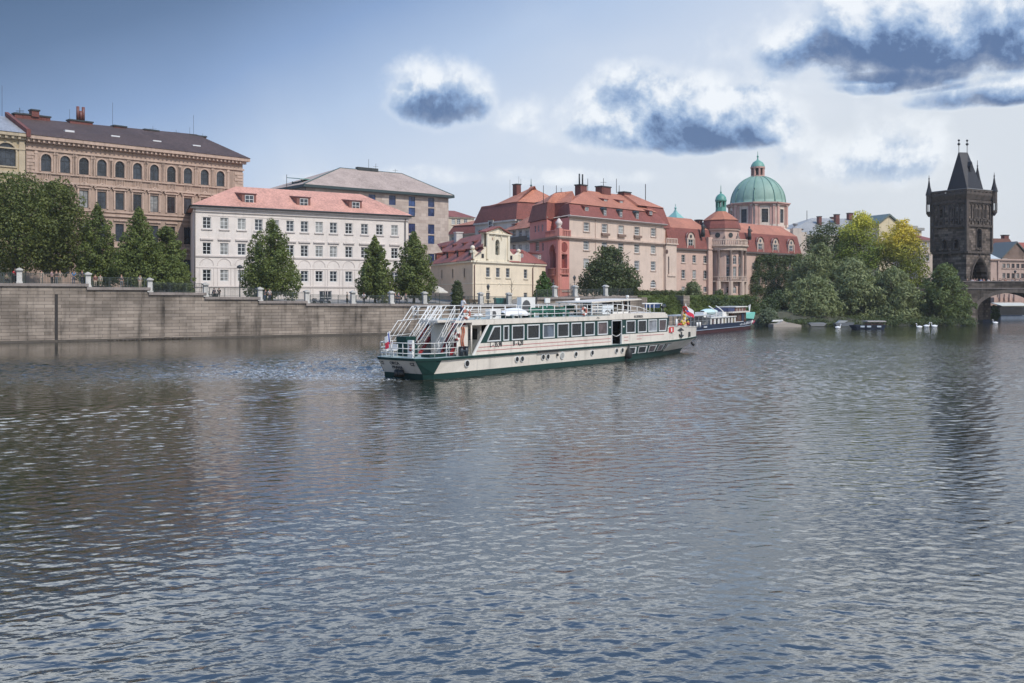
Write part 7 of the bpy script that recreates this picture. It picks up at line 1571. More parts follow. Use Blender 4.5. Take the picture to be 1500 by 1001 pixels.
    for mt, nm, K in ((yel, "yellow_flowers", [(-.35, 3.0), (.75, 2.95), (.05, 3.6)]), (simple("flower_red", (.4, .04, .03), .7), "red_flowers", [(-1.3, 2.75), (.2, 2.7), (0, 4.2), (-.1, 4.45), (-.7, 2.75), (.5, 3.0)])):
        mb = MB()
        for a_, zz in K:
            for i in range(7): mb.ball(fr.pt(x + a_ + g.uniform(-.22, .22), 1.7 + g.uniform(-.3, .2), zz + g.uniform(-.18, .2)), g.uniform(.07, .14), 6)
        mb.build(nm, mt, t)
    mb = MB(); mb.tube([fr.pt(u(1003.5, 1.7), 1.7, 2.3), fr.pt(u(1003.5, 1.7), 1.7, 3.7)], .05, 6); mb.tube([fr.pt(u(991, 1.7), 1.7, 2.4), fr.pt(u(991, 1.7), 1.7, 3.45)], .1, 6); mb.build("bow_post", white_p, t)
    # large national flag at the bow
    mb = MB(); fu = u(1004.5, 2.6); mb.tube([fr.pt(fu, 2.6, 2.4), fr.pt(fu, 2.6, 4.95)], .035, 5); o = mb.build("flagpole", white_p, t)
    mb = MB(); n = 8
    def fp(s_, b_): return fr.pt(fu + s_ * 1.75, 2.6 + .14 * math.sin(s_ * 6), 4.9 - s_ * .85 - b_ * (.95 - .25 * s_))
    for i in range(n):
        s0, s1 = i / n, (i + 1) / n
        if s0 < .5:
            k0, k1 = s0, min(.5, s1); mb.add([fp(s0, k0), fp(s1, k1), fp(s1, 1 - k1), fp(s0, 1 - k0)], 2, True); mb.add([fp(s0, 0), fp(s1, 0), fp(s1, k1), fp(s0, k0)], 0, True); mb.add([fp(s0, 1 - k0), fp(s1, 1 - k1), fp(s1, 1), fp(s0, 1)], 1, True)
        else: mb.add([fp(s0, 0), fp(s1, 0), fp(s1, .5), fp(s0, .5)], 0, True); mb.add([fp(s0, .5), fp(s1, .5), fp(s1, 1), fp(s0, 1)], 1, True)
    mb.build("flag", fm, o)
    # lettering
    text(t, "L - 35,98", fr, u(726.5), v0 - .07, 2.2, .5, text_m, sx=.8); text(t, "B - 6,20", fr, u(759), v0 - .07, 2.2, .5, text_m, sx=.8)
    text(t, "M. DITRICH", fr, u(935), -.03, 3.9, .3, text_m, sx=.95)
    text(t, "VLTAVA" if False else "- T.C -", fr, u(876), -.03, 3.9, .2, text_m, sx=1.1)
    sa = fr.ang - R(90)
    def tr_(s, v_, zz, size, sx=1):
        f = (zz - zb) / (zr0 - zb) * .68 + .3; uu = lo[0][0] + (hi[0][0] - lo[0][0]) * f - .03; text(t, s, fr, uu, v_, zz, size, text_m, ang=sa, tilt=R(-38), sx=sx)
    def tr2(s, v_, zz, size, sx=1):
        f = (zz - zb) / (zr0 - zb) * .68 + .3; uu = lo[0][0] + (hi[0][0] - lo[0][0]) * f; dz = (zr0 - zb); du = (hi[0][0] - lo[0][0]) * .68; n_ = Vector((-dz, du)).normalized()
        uu += n_.x * .03; text(t, s, fr, uu, v_, zz + n_.y * .03, size, text_m, ang=sa, tilt=math.atan2(-du, dz), sx=sx)
    tr2("ORCA", 2.95, 1.12, .34, .95); tr2("PRAHA", 2.85, .83, .34, .95); tr2("CZ", 1.25, 1.1, .36, .9); tr2("CZ", 4.15, 1.1, .34, .6)
    # passengers
    return t
tb = tour_boat()

# ---------------------------------------------------------------- dark blue river boat moored beyond
def river_boat():
    fr = Fr(1018, 145.8, 1617); t = thing("river_boat", "dark blue river boat with red waterline, white cabin and roof lifeboat", "boat", fr.pt(15, 2, 0)); u = fr.u; z = lambda px, py: fr.z(px, py)
    navy = simple("navy_hull_paint", (.022, .035, .075), .35, var=.3); dred = simple("dark_red_hull_paint", (.06, .016, .022), .4); bw = 4.6; L = u(1117) + .6
    TOP = [(-1.6, 2.0), (-1.2, .8), (0, .1), (L * .7, 0), (L * .85, .5), (L * .94, 1.3), (L + .8, 2.3)]; WL = [(-.6, 2.0), (-.3, .9), (1, .3), (L * .7, .3), (L * .85, 1.0), (L * .93, 1.7), (L - .4, 2.3)]
    def ring(K, f=0): return [(a, b) for a, b in K] + [(a, bw - b) for a, b in reversed(K)]
    def lof(A, B, z0, z1, m, nm, cap=False, za=None):
        mb = MB(); n = len(A); sh = za or (lambda x: 0)
        for i in range(n): j = (i + 1) % n; mb.add([fr.pt(*A[i], z0), fr.pt(*A[j], z0), fr.pt(*B[j], z1 + sh(B[j][0])), fr.pt(*B[i], z1 + sh(B[i][0]))])
        if cap: mb.add([fr.pt(*p, z1 - .12) for p in B])
        mb.build(nm, m, t)
    A, B = ring(WL), ring(TOP); M = [(a[0] * .65 + b[0] * .35, a[1] * .65 + b[1] * .35) for a, b in zip(A, B)]
    sheer = lambda x: .55 * max(0, (x - L * .6) / (L * .4)) ** 1.5 + .1
    lof(A, M, -.4, .42, dred, "lower_hull"); lof(M, B, .42, 1.15, navy, "hull", True, sheer)
    mb = MB(); K = [(a[0] * .6 + b[0] * .4, a[1] * .6 + b[1] * .4) for a, b in zip(WL, TOP)]; mb.tube([fr.pt(p[0], p[1] - .05, .5 + .2 * max(0, (p[0] - L * .6) / L)) for p in K], .05, 5); mb.build("hull_line", simple("pale_blue_line", (.3, .35, .42)), t)
    x0, x1 = u(1043.5), u(1079.5); zt = z(1060, 465.3); zb = z(1060, 477.3)
    ops = []; P = [(1044.5, 1049), (1050.5, 1054.5), (1056, 1060), (1061.5, 1065), (1066, 1069.5), (1070.5, 1074), (1075, 1078.5)]
    for a, b in P: ops.append(((u(a) + u(b)) / 2, u(b) - u(a) - .2, zb + .25, zt - .12, False))
    mb = MB(); mb.wall(fr, x0, x1, zb, zt, ops, .12, v=.25); mb.box(fr, x0 - .1, x0, .25, bw - .25, zb, zt); mb.box(fr, x1, x1 + .1, .25, bw - .25, zb, zt); mb.box(fr, x0, x1, bw - .3, bw - .25, zb, zt); mb.box(fr, x0 - .2, x1 + .2, .1, bw - .1, zt + .002, zt + .12); mb.build("cabin", white_p, t)
    for (a, b), o_ in zip(P, ops):
        mb = MB(); mb.box(fr, o_[0] - o_[1] / 2, o_[0] + o_[1] / 2, .34, .36, o_[2], o_[3]); mb.build("cabin_window", [bglass, curt, simple("blind_cream", (.2, .17, .11))][(int(a) // 5) % 3], t)
    mb = MB(); a0, a1 = u(1014), x0; za = z(1028, 463.2); mb.box(fr, a0, a1, .2, bw - .2, za, za + .15); mb.build("awning", simple("awning_grey", (.45, .46, .46)), t)
    mb = MB()
    for p in (1014.5, 1020, 1026, 1032, 1037.5, 1043): mb.box(fr, u(p) - .05, u(p) + .05, .25, .35, 1.1, za); mb.box(fr, u(p) - .05, u(p) + .05, bw - .35, bw - .25, 1.1, za)
    mb.box(fr, a0, a1, .27, .33, 1.9, 1.95); mb.build("awning_post", simple("post_grey", (.25, .26, .26)), t)
    mb = MB(); g = random.Random(3)
    tb_ = simple("table_brown", (.14, .09, .07))
    for i in range(7): mb = MB(); x = a0 + 1 + i * (a1 - a0 - 1.5) / 7; y_ = 1 + (i % 3); mb.box(fr, x, x + .9, y_, y_ + .6, 1.85, 1.92); mb.box(fr, x + .38, x + .5, y_ + .25, y_ + .35, 1.05, 1.85); mb.build("deck_table", tb_, t)
    # wheelhouse
    w0, w1 = u(1079.8), u(1098); zr = z(1088, 458.2); mb = MB(); mb.box(fr, w0, w1, .6, bw - .6, 1.2, zr); mb.build("wheelhouse", simple("mahogany", (.1, .045, .03), .4), t)
    mb = MB()
    for a, b in ((1081, 1084), (1085, 1088.5), (1095, 1097)): mb.box(fr, u(a), u(b), .56, .598, z(a, 469), z(a, 461))
    mb.build("wheelhouse_window", curt, t)
    mb = MB(); mb.box(fr, u(1091), u(1094), .5, .7, 1.2, zr); mb.build("wheelhouse_door", navy, t)
    mb = MB(); mb.box(fr, u(1075), u(1100.5), .2, bw - .2, zr, zr + .22); mb.build("wheelhouse_roof", cream_p, t)
    mb = MB(); y = z(1093, 456.5); y2 = z(1093, 450.3); mb.box(fr, u(1085), u(1100), .9, bw - .9, zr + .22, y2); mb.build("upper_cabin", simple("maroon_cabin", (.13, .05, .045), .4), t)
    mb = MB(); mb.box(fr, u(1084), u(1101), .7, bw - .7, y2 + .002, y2 + .15); mb.build("upper_roof", white_p, t)
    mb = MB()
    for p in (1087, 1091, 1095): mb.box(fr, u(p) - .25, u(p) + .25, .86, .898, y + .05, y2 - .2)
    mb.build("upper_window", simple("pale_pane", (.35, .33, .3), .2), t)
    mb = MB(); mb.box(fr, u(1074), u(1083), .8, bw - .8, zr + .23, z(1078, 451.5)); mb.build("navy_cover", simple("navy_tarp", (.03, .04, .1), .7), t)
    mb = MB(); mb.box(fr, w0, u(1090.5), .15, .25, 1.2, z(1086, 471)); mb.box(fr, u(1094.5), u(1107), .15, .25, 1.25, z(1100, 471)); mb.build("white_bulwark", white_p, t)
    # roof lifeboat with davits
    mb = MB(); xa, xb = u(1047), u(1066); zz = zt + .45
    for i in range(10):
        for j in range(10):
            def p_(a, b):
                f = a / 10; w = 1.0 * math.sin(math.pi * min(1, .06 + f * .9)) ** .55; q = 2 * math.pi * b / 10; return fr.pt(xa + (xb - xa) * f, 2.0 - w * math.cos(q), zz + .45 + .5 * w * math.sin(q))
            mb.add([p_(i, j), p_(i + 1, j), p_(i + 1, j + 1), p_(i, j + 1)], 1 if j in (6, 7, 8) else 0, True)
    mb.build("lifeboat", [simple("pale_mint", (.5, .64, .62), .5), simple("deep_green", (.03, .08, .07))], t)
    mb = MB()
    for px_ in (1058, 1068): a_ = u(px_); mb.tube([fr.pt(a_ - .1, 1.0, zt), fr.pt(a_, 1.0, zt + .9), fr.pt(a_ - .5, 1.3, zt + 1.35), fr.pt(a_ - 1.6, 1.6, zt + 1.8)], .09, 6)
    mb.box(fr, u(1068), u(1078), 1.2, 3, zt + .13, zt + .8); mb.box(fr, u(1043.5), u(1048), 1.4, 2.8, zt + .13, zt + .9); mb.build("davit", white_p, t)
    # mint tender on the foredeck and pennants
    mb = MB(); xa, xb = u(1101), u(1118); zz = z(1110, 463)
    mb.slab(fr, [(xa, zz - .3), (xb - 1, zz - .6), (xb, zz + .5), (xb - .4, zz + .6), (xa + .6, zz + .35), (xa, zz + .3)], 1.4, 3.0); mb.build("tender", simple("mint_paint", (.2, .55, .45), .5), t)
    mb = MB(); mb.box(fr, xa + .2, xb - 1.4, 1.6, 2.8, 1.3, zz - .31); mb.build("tender_cradle", simple("deep_green_b", (.02, .1, .07)), t)
    mb = MB(); mb.tube([fr.pt(xb - .8, 2.3, zz), fr.pt(xb - .2, 2.3, zz + 1.9)], .09, 5); mb.tube([fr.pt(u(1111), 2.3, zz + .4), fr.pt(u(1111), 2.3, zz + 1.0), fr.pt(u(1109), 2.3, zz + 1.3)], .1, 5); mb.tube([fr.pt(u(1116), 2.3, zz + 1.0), fr.pt(u(1115.6), 2.3, z(1115, 448))], .07, 5); mb.build("mast", white_p, t)
    mb = MB(); 
    for q, mi in ((1106.5, 0), (1109, 1), (1111.5, 0)): mb.slab(fr, [(u(q) - .5, z(q, 475)), (u(q) + .9, z(q, 471)), (u(q) + .3, z(q, 469)), (u(q) - .5, z(q, 472))], .9, .95, mi)
    mb.build("bunting", [simple("bunting_red", (.35, .06, .09), .7), white_p], t)
    # hull name, too small to read in the photo: a row of pale strokes
    mb = MB()
    for i in range(11): x = u(1084) + (u(1105.5) - u(1084)) * i / 11; h_ = (.26, .34, .26, .38, .26, .42, .42, .26, .34, .26, .34)[i]; k = .07 - .14 * max(0, (x - L * .7) / L); vv = -.02 + max(0, (x - L * .7)) * .11; mb.slab(fr, [(x, .72 + .02 * i), (x + .28, .72 + .02 * i), (x + .28, .72 + h_ + .02 * i), (x, .72 + h_ + .02 * i)], vv + .0, vv + .04)
    mb.slab(fr, [(u(1031), .85), (u(1035.5), .85), (u(1035.5), 1.05), (u(1031), 1.05)], -.03, .04); mb.build("hull_lettering", simple("pale_lettering", (.5, .52, .55)), t)
    for px_ in (1020, 1024): mb = MB(); mb.tube([fr.pt(u(px_), -.12, 1.0), fr.pt(u(px_), -.12, 1.75)], .17, 8); mb.build("fender", white_p, t)
river_boat()
def small_boats():
    Y = 166; k = Y / F; X = lambda p: (p - CX) * k; X2 = lambda p: (p - CX) * 180 / F; z = lambda p: H + (HY - p) * k
    fr = Fr(O=(X(1252), Y - .4), d=(1, .03)); t = thing("excursion_boat", "small open dark wooden boat with flat canopy moored under the willows", "boat", fr.pt(3, 1, 0)); L = X(1297) - X(1252)
    A = [(.6, .3), (L - .4, .2), (L, 1.0), (L - .4, 1.8), (.6, 1.7), (0, 1.0)]; B = [(0, 0), (L, 0), (L + .3, 1), (L, 2), (0, 2), (-.8, 1)]; mb = MB(); n = 6
    for i in range(n): j = (i + 1) % n; mb.add([fr.pt(*A[i], -.3), fr.pt(*A[j], -.3), fr.pt(*B[j], .72), fr.pt(*B[i], .72)])
    mb.add([fr.pt(*p, .5) for p in B]); mb.build("hull", simple("dark_blue_hull", (.02, .03, .055), .4), t)
    mb = MB(); mb.box(fr, 2.0, L, -.1, 2.1, z(471.8), z(470.3)); mb.build("canopy", simple("canopy_pale", (.4, .36, .34)), t)
    mb = MB()
    for i in range(6):
        x = 2.05 + (L - 2.15) * i / 5
        for v_ in (0, 1.94): mb.box(fr, x, x + .06, v_, v_ + .06, .6, z(471.8))
    mb.build("canopy_post", simple("post_brown", (.08, .05, .04)), t)
    mb = MB(); mb.box(fr, 2.2, L - .3, .3, 1.7, .5, 1.0); mb.build("bench", simple("bench_wood", (.1, .05, .035)), t)
    mb = MB(); 
    for x in (.8, 1.9, 3.6): mb.slab(fr, [(x, .35), (x + .7, .35), (x + .7, .62), (x, .62)], -.1, -.02)
    mb.build("fender", simple("pale_fender", (.4, .45, .5)), t)
    # sandy landing stage right of the blue boat
    t = thing("landing_stage", "low sandy coloured landing stage at the bank, right of the dark blue boat", "jetty", (X2(1148), 181, 0)); f2 = Fr(O=(X2(1128), 177.6), d=(1, .12)); L = X2(1170) - X2(1128)
    mb = MB(); mb.slab(f2, [(0, 0), (L, 0), (L, .35), (L * .6, .75), (0, .5)], 0, 2.5); mb.slab(f2, [(L * .2, .55), (L * .55, .7), (L * .4, 1.1)], .6, 1.8); mb.build("deck", simple("sand_stone", (.36, .31, .26)), t)
    mb = MB(); mb.slab(f2, [(L * .1, .9), (L * .5, .95), (L * .5, 1.25), (L * .15, 1.2)], 2.0, 2.3); mb.build("board", white_p, t)
    t = thing("rowing_boat", "pale rowing boats' stern lying on the bank left of the covered boat", "boat", (X2(1197), 180, 0)); f3 = Fr(O=(X2(1184), 179.3), d=(1, .05)); L = X2(1210) - X2(1184)
    t["label"] = "pale rowing boat lying at the bank left of the covered boat"
    mb = MB(); mb.slab(f3, [(.4, .1), (L - .5, .1), (L, .6), (0, .55)], 0, 1.3); mb.build("hull", simple("pale_boat", (.2, .2, .2)), t)
    mb = MB(); mb.slab(f3, [(.3, .602), (L - .3, .61), (L - .4, .7), (.4, .68)], .1, 1.2); mb.build("cover", simple("boat_cover", (.3, .31, .32)), t)
    t = thing("rowing_boat", "grey rowing boat tied at the bank, just left of the covered boat", "boat", (X2(1230), 179.2, 0)); f3 = Fr(O=(X2(1218), 178.0), d=(1, .05)); L = X2(1247) - X2(1218)
    mb = MB(); mb.slab(f3, [(.4, .1), (L - .5, .1), (L, .75), (0, .65)], 0, 1.3); mb.build("hull", simple("grey_boat", (.12, .13, .14)), t)
    mb = MB(); mb.slab(f3, [(.5, .7), (L * .5, .75), (L * .7, 1.1), (L * .3, 1.15)], .2, 1.1); mb.build("cover", simple("boat_cover_b", (.33, .34, .34)), t)
    # swans
    def swan(px_, py, s, label, face_=1):
        Yd = F * H / (py - HY); x = (px_ - CX) / F * Yd; t = thing("swan", label, "swan", (x, Yd, 0), "swans by the bank"); mb = MB(); c = s
        W_ = simple("swan_white", (.75, .75, .74), .7) if "swan_white" not in bpy.data.materials else bpy.data.materials["swan_white"]
        P = [(-.62, .3, .03), (-.5, .2, .14), (-.3, .16, .24), (0, .14, .27), (.25, .17, .2), (.38, .28, .1), (.42, .45, .065), (.36, .62, .055), (.38, .76, .055), (.46, .8, .075), (.54, .77, .05), (.62, .73, .018)]
        mb.tube([(x + face_ * p[0] * c, Yd, p[1] * c + .02) for p in P], [p[2] * c for p in P], 10); mb.build("body", W_, t)
        mb = MB(); mb.tube([(x + face_ * .57 * c, Yd, .76 * c), (x + face_ * .68 * c, Yd, .71 * c)], [.035 * c, .012 * c], 6); mb.build("beak", simple("beak_orange", (.5, .15, .03)), t)
    swan(1228, 481.5, .9, "white swan swimming left of the covered boat", 1); swan(1346, 480.8, .95, "white swan with raised neck, left of the swan by the tower willow", -1); swan(1358, 479.4, 1.0, "white swan between two others below the dark tower willow", 1); swan(1368, 479.6, 1.0, "rightmost of the three white swans below the tower willow", -1); swan(1457.5, 474.6, 1.0, "white swan floating beneath the bridge arch", -1)
small_boats()

# ---------------------------------------------------------------- people
SK = simple("skin_tone", (.42, .24, .17), .6); HAIR = simple("dark_hair", (.03, .02, .015), .7); HAIR2 = simple("fair_hair", (.3, .2, .1), .7)
def limb(parent, name, chains, mat):
    """one skinned surface; chains share the first joint"""
    vs, es, rs = [], [], []; idx = {}
    for ch in chains:
        prev = None
        for p in ch:
            k = tuple(round(a, 4) for a in p[:3])
            if k not in idx: idx[k] = len(vs); vs.append(k); rs.append(p[3])
            if prev is not None and prev != idx[k]: es.append((prev, idx[k]))
            prev = idx[k]
    me = bpy.data.meshes.new(name); me.from_pydata(vs, es, []); me.materials.append(mat); o = bpy.data.objects.new(name, me); COL.objects.link(o); o.parent = parent
    sk = o.modifiers.new("skin", "SKIN"); sk.use_smooth_shade = True
    me.skin_vertices.new() if not me.skin_vertices else None
    for i, r in enumerate(rs): me.skin_vertices[0].data[i].radius = (r, r * .85); me.skin_vertices[0].data[i].use_root = i == 0
    s = o.modifiers.new("sub", "SUBSURF"); s.levels = 1; s.render_levels = 1
    return o
def person(loc, yaw, label, shirt, trouser, hair=HAIR, pose="stand", group="people on the embankment", s=1.0, skirt=False, coat=None):
    t = thing("person", label, "person", loc, group); t.rotation_euler = (0, 0, yaw); t.scale = (s, s, s)
    sit = pose == "sit"; lean = .12 if pose == "lean" else 0; hz = .5 if sit else .92
    hip = (0, 0, hz, .13); w = (0, lean * .3 * -1, hz + .22, .12); ch = (0, -lean, hz + .42, .15); nk = (0, -lean * 1.3, hz + .6, .055); hd = (0, -lean * 1.6 - .01, hz + .68, .075); top = (0, -lean * 1.7, hz + .8, .085)
    def arm(sd):
        sh = (sd * .19, -lean, hz + .52, .055)
        if pose == "lean": return [ch, sh, (sd * .24, -.2, hz + .28, .042), (sd * .14, -.42, hz + .22, .033), (sd * .12, -.5, hz + .22, .03)]
        if pose == "photo": return [ch, sh, (sd * .26, -.16, hz + .36, .042), (sd * .1, -.34, hz + .58, .033), (sd * .07, -.36, hz + .64, .03)]
        if sit: return [ch, sh, (sd * .25, -.05, hz + .28, .042), (sd * .16, -.3, hz + .16, .033), (sd * .12, -.38, hz + .15, .03)]
        return [ch, sh, (sd * .25, .02, hz + .27, .042), (sd * .24, -.06, hz + .02, .032), (sd * .23, -.08, hz - .07, .03)]
    def leg(sd):
        if sit: return [hip, (sd * .1, -.04, hz, .09), (sd * .13, -.45, hz + .02, .065), (sd * .13, -.48, .1, .045), (sd * .13, -.48, .05, .045), (sd * .14, -.62, .03, .035)]
        st = .1 if pose == "walk" else .0
        return [hip, (sd * .1, 0, hz - .08, .09), (sd * .11, -.02 - sd * st, .5, .062), (sd * .12, sd * st * .6, .1, .042), (sd * .12, sd * st * .6, .05, .042), (sd * .14, -.14 + sd * st * .6, .03, .034)]
    limb(t, "body", [[hip, w, ch, nk, hd, top], arm(-1), arm(1), leg(-1), leg(1)], SK)
    A = arm(-1)[1:3]; B_ = arm(1)[1:3]; e = .02
    f = lambda p, a=e: (p[0], p[1], p[2] + .001, p[3] + a)
    ml = 4 if coat else 3
    limb(t, "shirt", [[f((0, 0, hz + .03, .13)), f(w), f(ch), f((0, -lean * 1.15, hz + .53, .08), .01)], [f(ch), *[f(p, .022) for p in arm(-1)[1:ml]]], [f(ch), *[f(p, .022) for p in arm(1)[1:ml]]]], shirt)
    limb(t, "trousers", [[f((0, 0, hz + .1, .12)), f(hip)], [f(hip), *[f(p) for p in leg(-1)[1:4]]], [f(hip), *[f(p) for p in leg(1)[1:4]]]], trouser)
    limb(t, "hair", [[(0, top[1] + .015, top[2] - .02, .088), (0, top[1] + .01, top[2] + .045, .08)], [(0, top[1] + .015, top[2] - .02, .088), (0, top[1] + .05, top[2] - .08, .06)]], hair)
    mb = MB(); mb.ball((0, top[1] - .1, top[2] - .03), .016, 6); 
    for sx in (-.035, .035): mb.ball((sx, top[1] - .085, top[2] + .01), .011, 6)
    me = mb.build("face_features", simple("feature_dark", (.1, .05, .04)) if "feature_dark" not in bpy.data.materials else bpy.data.materials["feature_dark"]); me.parent = t
    return t
def cm(n, c): return simple("cloth_" + n, c, .8)
RED, NAVY, BLUEC, WHT, BLK, GRY, BEI, JEAN, KHA, PNK = cm("red", (.5, .02, .03)), cm("navy", (.025, .03, .06)), cm("blue", (.1, .25, .5)), cm("white", (.62, .6, .6)), cm("black", (.02, .02, .022)), cm("grey", (.22, .22, .22)), cm("beige", (.45, .36, .27)), cm("jeans", (.05, .09, .16)), cm("khaki", (.16, .15, .09)), cm("pink", (.5, .32, .33))
def people():
    def at(px, v=1.3, dz=0): uu = Q.u(px, v); x, y, _ = Q.pt(uu, v, 0); return (x, y, zc(px) - .12 + dz)
    a = Q.ang
    person(at(22, .9, .1), a, "person in a red top and black trousers standing at the railing, far left", RED, BLK, HAIR2, "lean", s=1.02); person(at(9.5, 1.0, .0), a + .3, "person in dark green sitting behind the railing at the far left", KHA, BLK, HAIR, "sit")
    person(at(76, .9), a + .9, "person in a pale pink top and dark trousers beside the one taking a photo", PNK, BLK, HAIR); person(at(82.5, .85), a, "person in a black vest and grey trousers raising both hands to the face", BLK, GRY, HAIR, "photo")
    person(at(88, 2.2), a + .4, "person in a beige top standing behind the two at the railing", BEI, KHA, HAIR2); person(at(61, 2.0), a - .4, "person in a beige coat left of the railing group", BEI, BEI, HAIR, coat=1)
    person(at(108, .85), a, "person in a light blue top and jeans leaning on the railing", BLUEC, JEAN, HAIR, "lean"); person(at(121, 1.2), a - .5, "person in navy clothes standing left of the first step pier", NAVY, NAVY, HAIR, "lean", s=1.05)
    person(at(139.5, 1.0), a, "person in a dark red top and pale trousers right of the first step pier", cm("maroon", (.2, .04, .04)), BEI, HAIR); person(at(178, .9), a + .2, "person in a grey top with backpack and grey trousers behind the second railing", cm("dark_grey", (.08, .08, .09)), GRY, HAIR2, "walk")
    person(at(147, 2.6), a - .3, "person in a cream jacket further back behind the second railing", cm("cream", (.5, .45, .36)), KHA, HAIR, coat=1); person(at(205, 1.8), a + .2, "person in a pale dress behind the second railing, near its right end", cm("pale", (.4, .37, .36)), BEI, HAIR)
    person(at(314, 1.2), a + .6, "person in navy sitting low behind the railing, before the white house", NAVY, BLK, HAIR, "sit"); person(at(321, 1.2), a - .4, "person in black sitting low beside the one in navy", BLK, BLK, HAIR, "sit")
    person(at(395, 1.2), a, "person in a white top under the big cone shaped tree", WHT, NAVY, HAIR2); person(at(388, 1.3), a + .3, "person in a dark top under the big cone shaped tree", NAVY, JEAN, HAIR, "lean")
    person(at(508.5, .85), a + 1.2, "person in black clothes with backpack looking over the railing", BLK, BLK, HAIR, "walk", s=1.02); person(at(533, .9), a - .4, "person in a white shirt and black trousers at the railing", WHT, BLK, HAIR, "lean")
    person(at(579, 1.0), a + .3, "person in a dark jacket left of the pair under the tall tree", NAVY, NAVY, HAIR, "walk"); person(at(584, 1.2), a, "person with white cap and blue jacket under the tall tree", cm("deep_blue", (.03, .05, .12)), NAVY, simple("cap_white", (.6, .6, .6)), "walk"); person(at(594.5, .9), a - .5, "person in a grey top under the tall tree, right of the pair", GRY, BLK, HAIR)
    # on the bridge
    B = [(1417, BLK, BLK, "dark clothed person at the tower end of the bridge"), (1424, WHT, GRY, "person in white near the tower gate"), (1427.5, PNK, JEAN, "person in pink beside the one in white"), (1431, NAVY, BLK, "person in navy before the tower gate"), (1437, BLUEC, WHT, "person in light blue on the bridge, before the dark gate"), (1441, cm("brick", (.3, .1, .08)), BLK, "person in brick red on the bridge"), (1448, WHT, BEI, "person in bright white right of the tower gate"), (1456, KHA, KHA, "person in khaki on the bridge, before the cream hall"), (1465, BLK, BLK, "person in black left of the bridge lamp"), (1473, cm("rust", (.25, .09, .05)), BLK, "person in rust red on the bridge"), (1483.5, WHT, GRY, "person in white close to the bridge lamp"), (1486, BLK, NAVY, "person in black right beside the bridge lamp"), (1495, GRY, BLK, "person in grey at the right end of the bridge view")]
    for px, c1, c2, lb in B:
        v = .75 if px != 1417 else -2.0; uu = bfr.u(px, v); p = bfr.pt(uu, v, 0); z0 = bzd
        if px == 1417: v = .8; p = bfr.pt(bfr.u(px, v), v, 0)
        person((p[0], p[1], z0), bfr.ang + random.uniform(-.6, .6), lb, c1, c2, random.choice([HAIR, HAIR2]), random.choice(["stand", "walk"]), "people on the bridge", s=1.04)
    # on the boat
    for px, v, lb, c1 in ((676.5, 1.0, "person in a white top standing at the aft end of the boat's upper deck", WHT), (914.5, 1.6, "person in a black jacket at the helm of the tour boat", BLK)):
        uu = BF.u(px, v); person(BF.pt(uu, v, 4.08 if px > 800 else 1.55 + 2.53), BF.ang + 1.2, lb, c1, NAVY, HAIR, "sit" if px > 800 else "lean", "people on the tour boat", s=.95)
people()

# ---------------------------------------------------------------- street furniture
def lantern(px, v, zb, pyt, label, h=None):
    p = Q.pt(Q.u(px, v), v, zb) if v < 50 else None
    t = thing("street_lantern", label, "lantern", p, "iron street lanterns"); zt = H + (HY - pyt) / F * p[1]; mb = MB()
    mb.tube([(p[0], p[1], zb), (p[0], p[1], zb + .8)], .13, 8); mb.tube([(p[0], p[1], zb + .8), (p[0], p[1], zt - 1.0)], [.07, .05], 7); mb.tube([(p[0] - .3, p[1], zt - 1.25), (p[0] + .3, p[1], zt - 1.25)], .03, 5); mb.build("pole", dark_metal, t)
    mb = MB(); mb.lathe(p, [(.13, zt - 1.0), (.26, zt - .45), (.3, zt - .43), (.12, zt - .2), (.05, zt - .1), (.02, zt)], 6, sm=False); mb.build("lamp_head", simple("lantern_glass_dark", (.06, .06, .055), .3), t)
lantern(715, 1.2, 4.1, 415.5, "black street lantern before the yellow house"); lantern(841.5, 6, 5.3, 403, "black street lantern at the edge of the red and pale school"); 
def bridge_lamp():
    p = bfr.pt(bfr.u(1487, 9), 9, bzd); zt = H + (HY - 396.5) / F * p[1]; t = thing("street_lantern", "lantern standing on the bridge parapet among the people", "lantern", p, "iron street lanterns"); mb = MB(); mb.tube([p, (p[0], p[1], zt - .6)], .07, 6); mb.build("pole", dark_metal, t); mb = MB(); mb.lathe(p, [(.12, zt - .6), (.32, zt - .15), (.1, zt), (.02, zt + .15)], 6, sm=False); mb.build("lamp_head", dark_metal, t)
bridge_lamp()
def parasol(px, v, zb, pyt, r, label, g="cafe parasols"):
    p = Q.pt(Q.u(px, v), v, zb); zt = H + (HY - pyt) / F * p[1]; t = thing("parasol", label, "parasol", p, g); mb = MB(); mb.tube([p, (p[0], p[1], zt)], .04, 6); mb.lathe(p, [(.35, zb), (.35, zb + .08), (.05, zb + .1)], 10); mb.build("pole", dark_metal, t)
    mb = MB(); mb.lathe(p, [(r, zt - .75), (r * .98, zt - .55), (r * .4, zt - .15), (.03, zt)], 8, sm=False); mb.build("canopy", simple("parasol_canvas", (.55, .5, .42), .8), t)
parasol(638, 6, 4.2, 418.5, 1.4, "cream parasol between the tall tree and the yellow house, the left and higher one"); parasol(644, 4.0, 4.2, 422.5, 1.3, "cream parasol closer to the railing, right and lower of the two")
def bench(px, v, zb, label):
    t = thing("bench", label, "bench", Q.pt(Q.u(px, v), v, zb), "benches on the quay"); f = Q.sub(Q.u(px, v), v); mb = MB(); mb.box(f, -.8, .8, 0, .4, zb + .42, zb + .47); mb.build("seat", simple("bench_slats", (.12, .08, .05)), t); mb = MB(); mb.box(f, -.8, .8, .42, .47, zb + .5, zb + .9); mb.build("backrest", simple("bench_slats_b", (.12, .08, .05)), t)
    for x in (-.7, .62): mb = MB(); mb.box(f, x, x + .08, .02, .4, zb, zb + .42); mb.build("leg", dark_metal, t)
